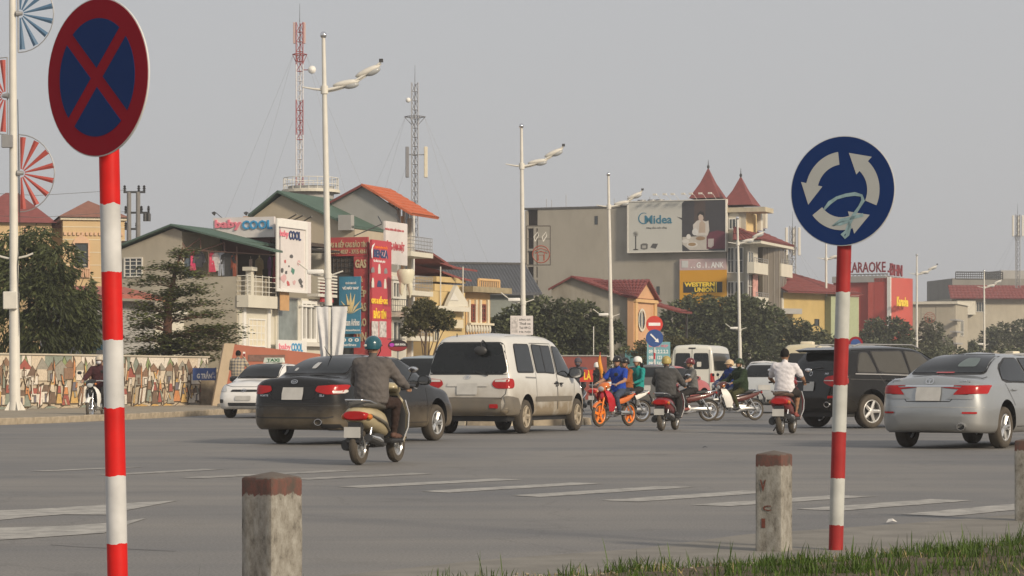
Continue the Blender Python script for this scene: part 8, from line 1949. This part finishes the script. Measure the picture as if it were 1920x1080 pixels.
def person(label, J, loc, hd, top, trousers, sleeve='long', shorts=False, shoes=m_black, skin_=None, helmet=None, hair=True, mask=None, vox=.016, female=False, group='people riding motorbikes', extra_hair=False, lean=0.0, jacket=.0):
    skin_ = skin_ or skin; mats = [top, trousers, skin_, shoes]; prim = []   # (a, b, ra, rb, material)
    hip, neck, sp, head = J['hip'], J['neck'], J['sp'].normalized(), J['head']; mb = MB(); jk = jacket
    Xa = Vector((1, 0, 0)); Ya = sp.cross(Xa).normalized() * -1; st = []
    for u, a, b, dy in ((-.10, .10, .09, .0), (-.05, .165 + jk, .135 + jk, -.01), (.06, .172 + jk, .14 + jk, -.005), (.16, .155 + jk * 1.6, .118 + jk * 1.6, .01), (.28, .165 + jk * 1.2, .118 + jk, .0), (.38, .182 + jk, .122 + jk, -.01), (.46, .178 + jk, .105 + jk, -.01), (.50, .13, .085, -.005), (.54, .062, .062, .0)):
        a *= .95 if female else 1.19
        b *= 1.05
        c = hip + sp * u; st.append([c + Xa * (a * math.copysign(abs(math.cos(t)) ** .85, math.cos(t))) + Ya * (-b * math.copysign(abs(math.sin(t)) ** .85, math.sin(t)) + dy) for t in [2 * PI * i / 20 for i in range(20)]])
    mb.loft(st)
    def cap(a, b, ra, rb, m_, n=12):
        mb.tube(a, b, ra, rb, n=n); mb.ell(a, (ra,) * 3, n, 8); mb.ell(b, (rb,) * 3, n, 8); prim.append((Vector(a), Vector(b), ra, rb, m_))
    prim += [(hip + sp * .10, hip + sp * .46, .16 + jk, .16 + jk, 0), (hip + sp * -.08, hip + sp * .0, .17, .165, 1), (hip + sp * .0, hip + sp * .1, .15 + jk + .02, .16 + jk, 0)]
    cap(neck + sp * -.03, head + Vector((0, -.01, -.06)), .058, .052, 2)
    yaw = Matrix.Rotation(J.get('yaw', 0), 3, 'Z')
    def H(x, y, z): return head + yaw @ Vector((x, y, z))
    mb.ell(H(0, -.005, .015), (.078, .098, .108), 18, 12, mat=yaw); mb.ell(H(0, .028, -.055), (.058, .062, .062), 14, 10, mat=yaw); mb.ell(H(0, .098, -.018), (.014, .02, .022), 8, 6, mat=yaw); mb.ell(H(0, .088, .02), (.055, .012, .012), 8, 6, mat=yaw); mb.ell(H(0, .082, -.062), (.028, .016, .013), 8, 6, mat=yaw)
    for s_ in (-1, 1): mb.ell(H(s_ * .08, -.005, -.01), (.014, .024, .034), 8, 6, mat=yaw)
    prim.append((H(0, -.01, -.02), H(0, .03, -.03), .11, .10, 2))
    for n, s_ in (('L', -1), ('R', 1)):
        sh, el, wr, hj, kn, an, to = (J[k + n] for k in ('sh', 'el', 'wr', 'hj', 'kn', 'an', 'to'))
        cap(neck + Vector((s_ * .07, 0, -.05)), sh, .07 + jk * .6, .072 + jk * .6, 0)
        if sleeve == 'long': cap(sh, el, .068 + jk * .7, .055 + jk * .7, 0); cap(el, wr, .054 + jk * .7, .038 + jk * .4, 0)
        else: cap(sh, sh.lerp(el, .68), .072, .066, 0); cap(sh.lerp(el, .6), el, .048, .044, 2); cap(el, wr, .044, .031, 2)
        d = (wr - el).normalized(); palm = wr + d * .05; side = d.cross(Vector((0, 0, 1))); side = side.normalized() if side.length > .1 else Vector((1, 0, 0)); down = d.cross(side).normalized(); down = down if down.z < 0 else -down
        mb.ell(palm, (.04, .045, .022), 10, 8, mat=Matrix((side, d, down)).transposed()); prim.append((wr, palm + d * .05, .035, .035, 2))
        for q in range(4):
            b0 = palm + d * .035 + side * (-.030 + .02 * q); l = (.030, .036, .038, .030)[q]; k1 = b0 + d * l * .8 + down * .012; k2 = k1 + down * l * .8 + d * .004; k3 = k2 + down * l * .35 - d * l * .6
            for a, b in ((b0, k1), (k1, k2), (k2, k3)): mb.tube(a, b, .0095, .009, n=6); prim.append((a, b, .01, .01, 2))
        tb = palm - side * s_ * -.0 + side * (-.035 * s_); t1 = tb + d * .03 + down * .02; t2 = t1 + d * .02 + down * .02
        for a, b in ((palm, tb), (tb, t1), (t1, t2)): mb.tube(a, b, .012, .010, n=6); prim.append((a, b, .012, .01, 2))
        kr = .062 if not female else .056
        if shorts: cap(hj, kn, .092, .075, 1); cap(kn, kn.lerp(an, .12), .07, .066, 1); cap(kn, an, .055, .036, 2); cap(kn.lerp(an, .25), kn.lerp(an, .5), .056, .05, 2)
        else: cap(hj, kn, .094, kr + .012, 1); cap(kn, an.lerp(kn, .06), kr + .008, .048, 1)
        hl = an + Vector((0, -.04, -.05)); cap(an, an + Vector((0, 0, -.04)), .038, .038, 2 if shoes is None else 3); 
        cap(hl, to.lerp(hl, .35), .036, .042, 3); cap(to.lerp(hl, .35), to, .042, .03, 3)
    o = mb.build('person', mats); md = o.modifiers.new('r', 'REMESH'); md.mode = 'VOXEL'; md.voxel_size = vox; md.use_smooth_shade = True
    sm = o.modifiers.new('s', 'SMOOTH'); sm.iterations = 7; sm.factor = .5
    me = evalmesh(o, 'person'); bpy.data.objects.remove(o)
    for m_ in list(me.materials): pass
    me.materials.clear()
    for m_ in mats: me.materials.append(m_)
    # cloth folds, then colour each face by its nearest limb
    nv = len(me.vertices); co = np.empty(nv * 3, 'f'); no = np.empty(nv * 3, 'f'); me.vertices.foreach_get('co', co); me.vertices.foreach_get('normal', no); co = co.reshape(-1, 3); no = no.reshape(-1, 3)
    x, y, z = co.T; h_ = np.array(head); far = np.linalg.norm(co - h_, axis=1) > .17
    dsp = .0035 * np.sin(x * 19 + z * 41 + 2 * np.sin(y * 17)) * np.sin(z * 23 - y * 31 + 1.5 * np.sin(x * 13)) + .003 * np.sin(z * 67 + 3 * np.sin(x * 21 + y * 9)) * np.sin(x * 29 + y * 37)
    co = co + no * (dsp * far)[:, None]; me.vertices.foreach_set('co', co.astype('f').ravel())
    nf = len(me.polygons); ce = np.empty(nf * 3, 'f'); me.polygons.foreach_get('center', ce); ce = ce.reshape(-1, 3); best = np.full(nf, 9.0); idx = np.zeros(nf, 'i')
    for a, b, ra, rb, m_ in prim:
        a = np.array(a); d = np.array(b) - a; l2 = float(d @ d); t_ = np.clip(((ce - a) @ d) / l2, 0, 1) if l2 > 1e-9 else np.zeros(nf)
        q = np.linalg.norm(ce - (a + t_[:, None] * d), axis=1) - (ra + (rb - ra) * t_); k = q < best; best[k] = q[k]; idx[k] = m_
    me.polygons.foreach_set('material_index', idx); me.polygons.foreach_set('use_smooth', [True] * len(me.polygons)); me.update()
    o = put('person', me, None, loc, (0, lean, -hd)); tag(o, label, 'person', group)
    Hm = Matrix.Translation(head) @ yaw.to_4x4()
    eyem = M('eye_dark', (.02, .015, .012), .3)
    for s_ in (-1, 1): MB().ell(H(s_ * .032, .087, .006), (.011, .006, .006), 8, 6).build('eye', eyem, o)
    MB().ell(H(0, .096, -.064), (.022, .006, .005), 8, 6).build('mouth', M('lips', (.26, .09, .07), .5), o)
    if hair:
        mb = MB(); rings = []
        for k in range(7):
            ph = R(-20 + 110 * k / 6); rr = math.cos(ph)
            rings.append([H(.088 * rr * math.cos(t), -.012 + (.106 if math.sin(t) < 0 else .088) * rr * math.sin(t) - (.02 if k < 3 and math.sin(t) > .2 else 0), .03 + .105 * math.sin(ph) + (.045 if k < 2 and math.sin(t) > .1 else (-.03 if k < 2 and math.sin(t) < -.2 else 0))) for t in [2 * PI * i / 18 for i in range(18)]])
        mb.loft(rings); mb.build('hair', hairm, o, smooth=60)
    if extra_hair: mb = MB(); mb.eloft([(0, 0, .07, .05), (0, 0, .07, .05)], 8); mb = MB(); mb.path([H(0, -.08, .02), H(0, -.12, -.1), H(0, -.13, -.25), H(0, -.12, -.36)], [.07, .075, .06, .02], n=10); mb.build('long_hair', hairm, o, smooth=60)
    if helmet:
        hm, kind = helmet; mb = MB(); prof = []
        for k in range(9): ph = R(-14 + 104 * k / 8); prof.append((math.cos(ph), math.sin(ph)))
        rings = [[H(.112 * c * math.cos(t), -.012 + .132 * c * math.sin(t), .035 + .118 * s_ - (.035 if math.sin(t) < -.1 and k < 2 else 0)) for t in [2 * PI * i / 22 for i in range(22)]] for k, (c, s_) in enumerate(prof)]
        mb.loft(rings); hl = mb.build('helmet', hm, o, smooth=60); mb = MB()
        if kind != 'plain':
            vs = []
            for i in range(11):
                t = R(30 + 120 * i / 10); vs += [H(.11 * math.cos(t), -.012 + .13 * math.sin(t), .035), H(.112 * math.cos(t), -.012 + .195 * math.sin(t), .018), H(.11 * math.cos(t), -.012 + .13 * math.sin(t), .024)]
            mb.add(vs, [(3 * i, 3 * i + 1, 3 * i + 4, 3 * i + 3) for i in range(10)] + [(3 * i + 2, 3 * i + 1, 3 * i + 4, 3 * i + 5) for i in range(10)]); mb.build('visor', hm, hl, smooth=60)
        for s_ in (-1, 1): MB().path([H(s_ * .095, .01, .02), H(s_ * .085, .03, -.05), H(s_ * .04, .055, -.115), H(0, .06, -.122)], .007, n=5).build('chin_strap', m_black, hl, smooth=60)
        if kind == 'decal': MB().ell(H(-.06, -.128, .02), (.03, .008, .016), 8, 6).build('decal', m_trim, hl)
        if kind == 'star': MB().ell(H(.0, .118, .06), (.02, .01, .02), 5, 4).build('badge', m_redboard, hl)
    if mask: MB().ell(H(0, .05, -.045), (.066, .062, .055), 14, 10).build('face_mask', mask, o, smooth=60)
    return o
def place(px, py, hd, yl):
    D_ = CAMH * F / (py - HZ); return fwd(px, py, D_, hd, yl)

# --- nearest scooter: cream, grey-shirted rider with teal helmet
p_cr = M('cream_scooter', (.40, .34, .205), .4, var=.14, scale=5, coat=.2, dust=(.2, .95, m_dirt, .6)); m_hteal = M('helmet_teal', (.012, .075, .10), .25, coat=.4, var=.05)
HD = R(20); L_ = place(672, 872, HD, -.62)
scooter('cream_scooter', 'dusty cream scooter nearest the camera, behind the black sedan', L_, HD, p_cr, M('scooter_grey_trim', (.12, .11, .09), .5), M('worn_seat', (.08, .075, .065), .7))
J = ride_pose('scooter', .06, -.04, 0.0)
person('rider in grey-brown shirt and teal helmet on the cream scooter', J, L_, HD, cloth('taupe_shirt', (.115, .104, .098)), cloth('dark_brown', (.038, .024, .02)), helmet=(m_hteal, 'decal'), vox=.0125, shoes=M('sandal_leather', (.10, .05, .035), .7), jacket=.026)

# --- white T-shirt rider
HD = R(17); L_ = place(1463, 815, HD, -.62); p_rs = M('red_scooter', (.20, .014, .016), .3, coat=.6, dust=(.2, .6, m_dirt, .3)); p_rs2 = M('dark_red_scooter', (.17, .014, .018), .3, coat=.6, dust=(.2, .6, m_dirt, .25))
scooter('red_scooter', 'dark red scooter ridden by the man in a white T-shirt', L_, HD, p_rs, m_dkmetal, M('brown_seat', (.10, .06, .04), .6))
r_ = person('bareheaded rider in white T-shirt and dark shorts on a red scooter', ride_pose('scooter', .02, -.02, -.1), L_, HD, cloth('white_tee', (.66, .64, .66), .04), cloth('black_shorts', (.03, .026, .024)), 'short', True, M('red_sandal', (.22, .05, .04), .6), skin2)
# --- dark jacket rider
HD = R(18); L_ = place(1239, 808, HD, -.62)
scooter('red_scooter', 'bright red scooter ridden by the dark-jacketed rider with khaki helmet', L_, HD, p_rs2, m_chrome)
person('rider in dark grey jacket and khaki helmet seen from behind', ride_pose('scooter', .04, -.06, .1), L_, HD, cloth('charcoal_jacket', (.045, .040, .036)), cloth('black_trousers', (.028, .026, .026)), helmet=(M('helmet_khaki', (.38, .30, .10), .4), 'visor'), jacket=.03)
# --- blue polo rider on red and orange underbone
HD = R(180 + 37); L_ = place(1122, 800, HD, .62)
underbone('sport_motorbike', 'red motorbike with orange wheels ridden by the man in a blue polo shirt', L_, HD, M('bike_red', (.45, .02, .03), .3, coat=.5), M('bike_red', (.45, .02, .03), .3), 'mag', M('orange_rim', (.75, .20, .02), .4), sport=True, accent=M('bike_orange', (.62, .16, .03), .35, coat=.4))
person('man in blue polo shirt and black helmet riding the orange-wheeled motorbike', ride_pose('bone', .02, -.02, .15), L_, HD, cloth('royal_blue', (.02, .06, .34)), cloth('denim', (.05, .065, .10)), 'short', helmet=(M('helmet_black', (.02, .02, .02), .25), 'visor'), skin_=skin)
# --- brown shirt rider with teal passenger
HD = R(180 + 58); L_ = place(1205, 791, HD, -.62); bk = M('bike_white_red', (.50, .06, .06), .3, coat=.5)
underbone('red_white_motorbike', 'red and white motorbike carrying the brown-shirted rider and teal passenger', L_, HD, bk, m_white, accent=m_white)
person('rider in rust brown shirt and black helmet behind the blue polo man', ride_pose('bone', .06, .0, .3), L_, HD, cloth('rust_brown', (.26, .085, .025)), cloth('dark_jean', (.03, .035, .05)), helmet=(M('helmet_black', (.02, .02, .02), .25), 'visor'))
person('passenger in teal jacket with white helmet and long dark hair', ride_pose('passenger', .0, -.36, .2, 'lap', .03), L_, HD, cloth('teal_jacket', (.02, .26, .24)), cloth('black_trousers', (.028, .026, .026)), helmet=(m_white, 'plain'), female=True, extra_hair=True)
# --- grey shirt, maroon helmet
HD = R(180 + 74); L_ = place(1331, 790, HD, -.62)
underbone('silver_motorbike', 'motorbike with spoked wheels ridden by the maroon-helmeted rider', L_, HD, M('bike_maroon', (.12, .03, .025), .35, coat=.4), m_white)
person('rider in grey shirt and maroon helmet riding to the left', ride_pose('bone', .10, -.02, .1), L_, HD, cloth('grey_shirt', (.13, .13, .125)), cloth('black_trousers', (.028, .026, .026)), 'short', helmet=(M('helmet_maroon', (.13, .02, .022), .2, coat=.6), 'visor'), shoes=M('red_sandal', (.22, .05, .04), .6))
# --- green jacket
HD = R(180 + 62); L_ = place(1417, 788, HD, -.62)
underbone('brown_motorbike', 'dark motorbike with white leg shield ridden by the green-jacketed rider', L_, HD, M('bike_brown', (.10, .03, .025), .35, coat=.4), m_white)
person('rider in dark green military jacket and green helmet', ride_pose('bone', .06, -.02, .25), L_, HD, cloth('army_green', (.022, .036, .018)), cloth('army_trousers', (.05, .05, .022)), helmet=(M('helmet_green', (.03, .045, .022), .4), 'visor'), jacket=.03)
# --- blue jacket behind
HD = R(180 + 66); L_ = place(1398, 783, HD, -.5)
underbone('hidden_motorbike', 'motorbike mostly hidden behind the green-jacketed rider', L_, HD, M('bike_blue', (.04, .05, .10), .35, coat=.4), m_grmetal)
person('rider in blue jacket and cream helmet just left of the green-jacketed rider', ride_pose('bone', .14, .06, .1), L_, HD, cloth('navy_blue_jacket', (.02, .045, .18)), cloth('denim', (.05, .065, .10)), helmet=(M('helmet_tan', (.55, .40, .24), .4), 'visor'), jacket=.03)
# --- parked rider by the mosaic wall
HD = R(180 + 8); L_ = place(170, 788, HD, .62)
underbone('white_motorbike', 'motorbike with white leg shield coming along the mosaic wall', L_, HD, M('bike_black', (.02, .02, .02), .3), m_white, lean=R(3))
person('masked rider in dark red jacket passing the mosaic wall', ride_pose('bone', .02, -.02, -.1), L_, HD, cloth('dark_maroon', (.06, .022, .025)), cloth('black_trousers', (.028, .026, .026)), helmet=(M('helmet_cream', (.45, .40, .32), .4), 'visor'), mask=M('mask_white', (.55, .55, .58), .8), jacket=.02)
# --- far riders
HD = R(180 + 12); L_ = fwd(1082, 0, 76, HD, 0)
scooter('far_scooter', 'scooter half hidden by the van, ridden by the hooded person', L_, HD, M('bike_black', (.02, .02, .02), .3), m_chrome)
person('person in grey hooded jacket and face mask beside the van bonnet', ride_pose('scooter', .02, -.05, .0), L_, HD, cloth('grey_hoodie', (.09, .08, .10)), cloth('black_trousers', (.028, .026, .026)), mask=M('mask_grey', (.10, .09, .11), .9), helmet=(cloth('grey_hood', (.10, .09, .11)), 'plain'), jacket=.03)
HD = R(18); L_ = fwd(1117, 0, 84, HD, -.3)
scooter('far_scooter', 'red and white scooter of the white-helmeted flag carrier', L_, HD, M('bike_redwhite', (.45, .12, .10), .3), m_white)
person('rider in black jacket and white helmet carrying an orange flag', ride_pose('scooter', .05, -.05, .0), L_, HD, cloth('black_jacket', (.02, .02, .02)), cloth('black_trousers', (.028, .026, .026)), helmet=(m_white, 'plain'), jacket=.03)
t = thing('orange_flag', 'furled orange and yellow flag standing behind the white-helmeted rider', 'flag', (gx(1125, 83), 83, .6)); zt = gz(660, 83) - .6
MB().tube((0, 0, 0), (0, 0, zt), .012, n=6).build('pole', m_redboard, t); mb = MB(); mb.path([(0, -.02, zt - .1), (-.02, -.03, zt - .3), (.04, -.03, zt - .6), (.05, -.03, zt - .85)], [.02, .06, .07, .02], n=8); mb.build('cloth', M('flag_orange', (.65, .26, .03), .8, var=.3, scale=6), t, smooth=60)
t = thing('red_banner', 'small red banner with yellow letters LÀ behind the motorbikes', 'banner', (gx(1099, 73), 73, 0)); z0, z1 = gz(716, 73), gz(693, 73)
MB().box(-.18, 0, z0, .2, .02, z1).build('cloth', M('banner_red', (.50, .05, .03), .7), t); lettering(t, 'LÀ', lambda u, v, q: (-.06 + u * .2, -q, z0 + .06 + v * .27), m_yellowl, bold=.03, thick=.004)
for x in (-.16, .18): MB().tube((x, .015, 0), (x, .015, z1), .012, n=5).build('stake', m_grmetal, t)
# --- man in plaid shirt by the terracotta wall
def plaid():
    m, N, L, b = nodes_mat('plaid_cloth'); tc = N.new('ShaderNodeTexCoord'); sx = N.new('ShaderNodeSeparateXYZ'); L.new(tc.outputs['Object'], sx.inputs[0]); prev = None
    for ax, k in (('X', 62), ('Z', 62)):
        mu = N.new('ShaderNodeMath'); mu.operation = 'MULTIPLY'; mu.inputs[1].default_value = k; L.new(sx.outputs[ax], mu.inputs[0]); si = N.new('ShaderNodeMath'); si.operation = 'SINE'; L.new(mu.outputs[0], si.inputs[0]); gt = N.new('ShaderNodeMath'); gt.operation = 'GREATER_THAN'; gt.inputs[1].default_value = .25; L.new(si.outputs[0], gt.inputs[0])
        if prev: ad = N.new('ShaderNodeMath'); ad.operation = 'ADD'; L.new(prev.outputs[0], ad.inputs[0]); L.new(gt.outputs[0], ad.inputs[1]); prev = ad
        else: prev = gt
    hf = N.new('ShaderNodeMath'); hf.operation = 'MULTIPLY'; hf.inputs[1].default_value = .5; L.new(prev.outputs[0], hf.inputs[0]); rp = N.new('ShaderNodeValToRGB'); rp.color_ramp.elements[0].color = (.42, .36, .26, 1); rp.color_ramp.elements[1].color = (.10, .11, .13, 1); L.new(hf.outputs[0], rp.inputs[0]); L.new(rp.outputs[0], b.inputs['Base Color']); b.inputs['Roughness'].default_value = .9
    return m
D_ = 82; o = person('man in plaid shirt holding a phone behind the white taxi', stand_pose(), (gx(446, D_), D_, gz(657, D_) - 1.70), R(10), plaid(), cloth('red_brown_trousers', (.22, .06, .05)), 'long', group=None, jacket=.015)
mb = MB(); mb.rbox(.10, .24, 1.47, .17, .255, 1.60, .008, 1); t = mb.build('mobile_phone', M('phone_red', (.25, .02, .02), .3)); t.location = o.location; t.rotation_euler = o.rotation_euler; tag(t, 'small dark red phone held up by the man in plaid', 'phone')
if o.location.z > .15: MB_ = MB(); MB_.rbox(-.6, -.5, 0, .6, .5, o.location.z, .02, 1); st = MB_.build('stone_step', m_pave, None, loc=(o.location.x, o.location.y, 0)); tag(st, 'raised stone step under the man in plaid', 'step')

# riders and their machines are of different builds
for o in list(C.objects):
    if o.parent is None and o.get('category') in ('scooter', 'motorbike', 'person') and o.name.split('.')[0] in ('person', 'red_scooter', 'sport_motorbike', 'red_white_motorbike', 'silver_motorbike', 'brown_motorbike', 'hidden_motorbike', 'cream_scooter'):
        lab = o['label']; k = .945
        if 'plaid' in lab or 'mosaic' in lab or 'hooded' in lab: k = 1.0
        elif 'white T-shirt' in lab: k = 1.0
        elif 'dark grey jacket' in lab or 'dark-jacketed' in lab: k = .92
        elif 'cream scooter' in lab: k = .975
        o.scale = (k * 1.2 if o['category'] == 'scooter' else k, k, k)

# ------------------------------------------------------------------ hazy air round the whole place
hz, N, L, b = nodes_mat('hazy_air'); N.remove(b)
pv = N.new('ShaderNodeVolumePrincipled'); pv.inputs['Density'].default_value = HAZE; pv.inputs['Color'].default_value = (.93, .94, .96, 1); pv.inputs['Anisotropy'].default_value = .25
L.new(pv.outputs[0], N['Material Output'].inputs['Volume'])
o = MB().box(-460, -70, -1, 460, 1210, 27).build('haze', hz); tag(o, 'thin grey haze filling the air over the whole street', 'haze', kind='stuff')
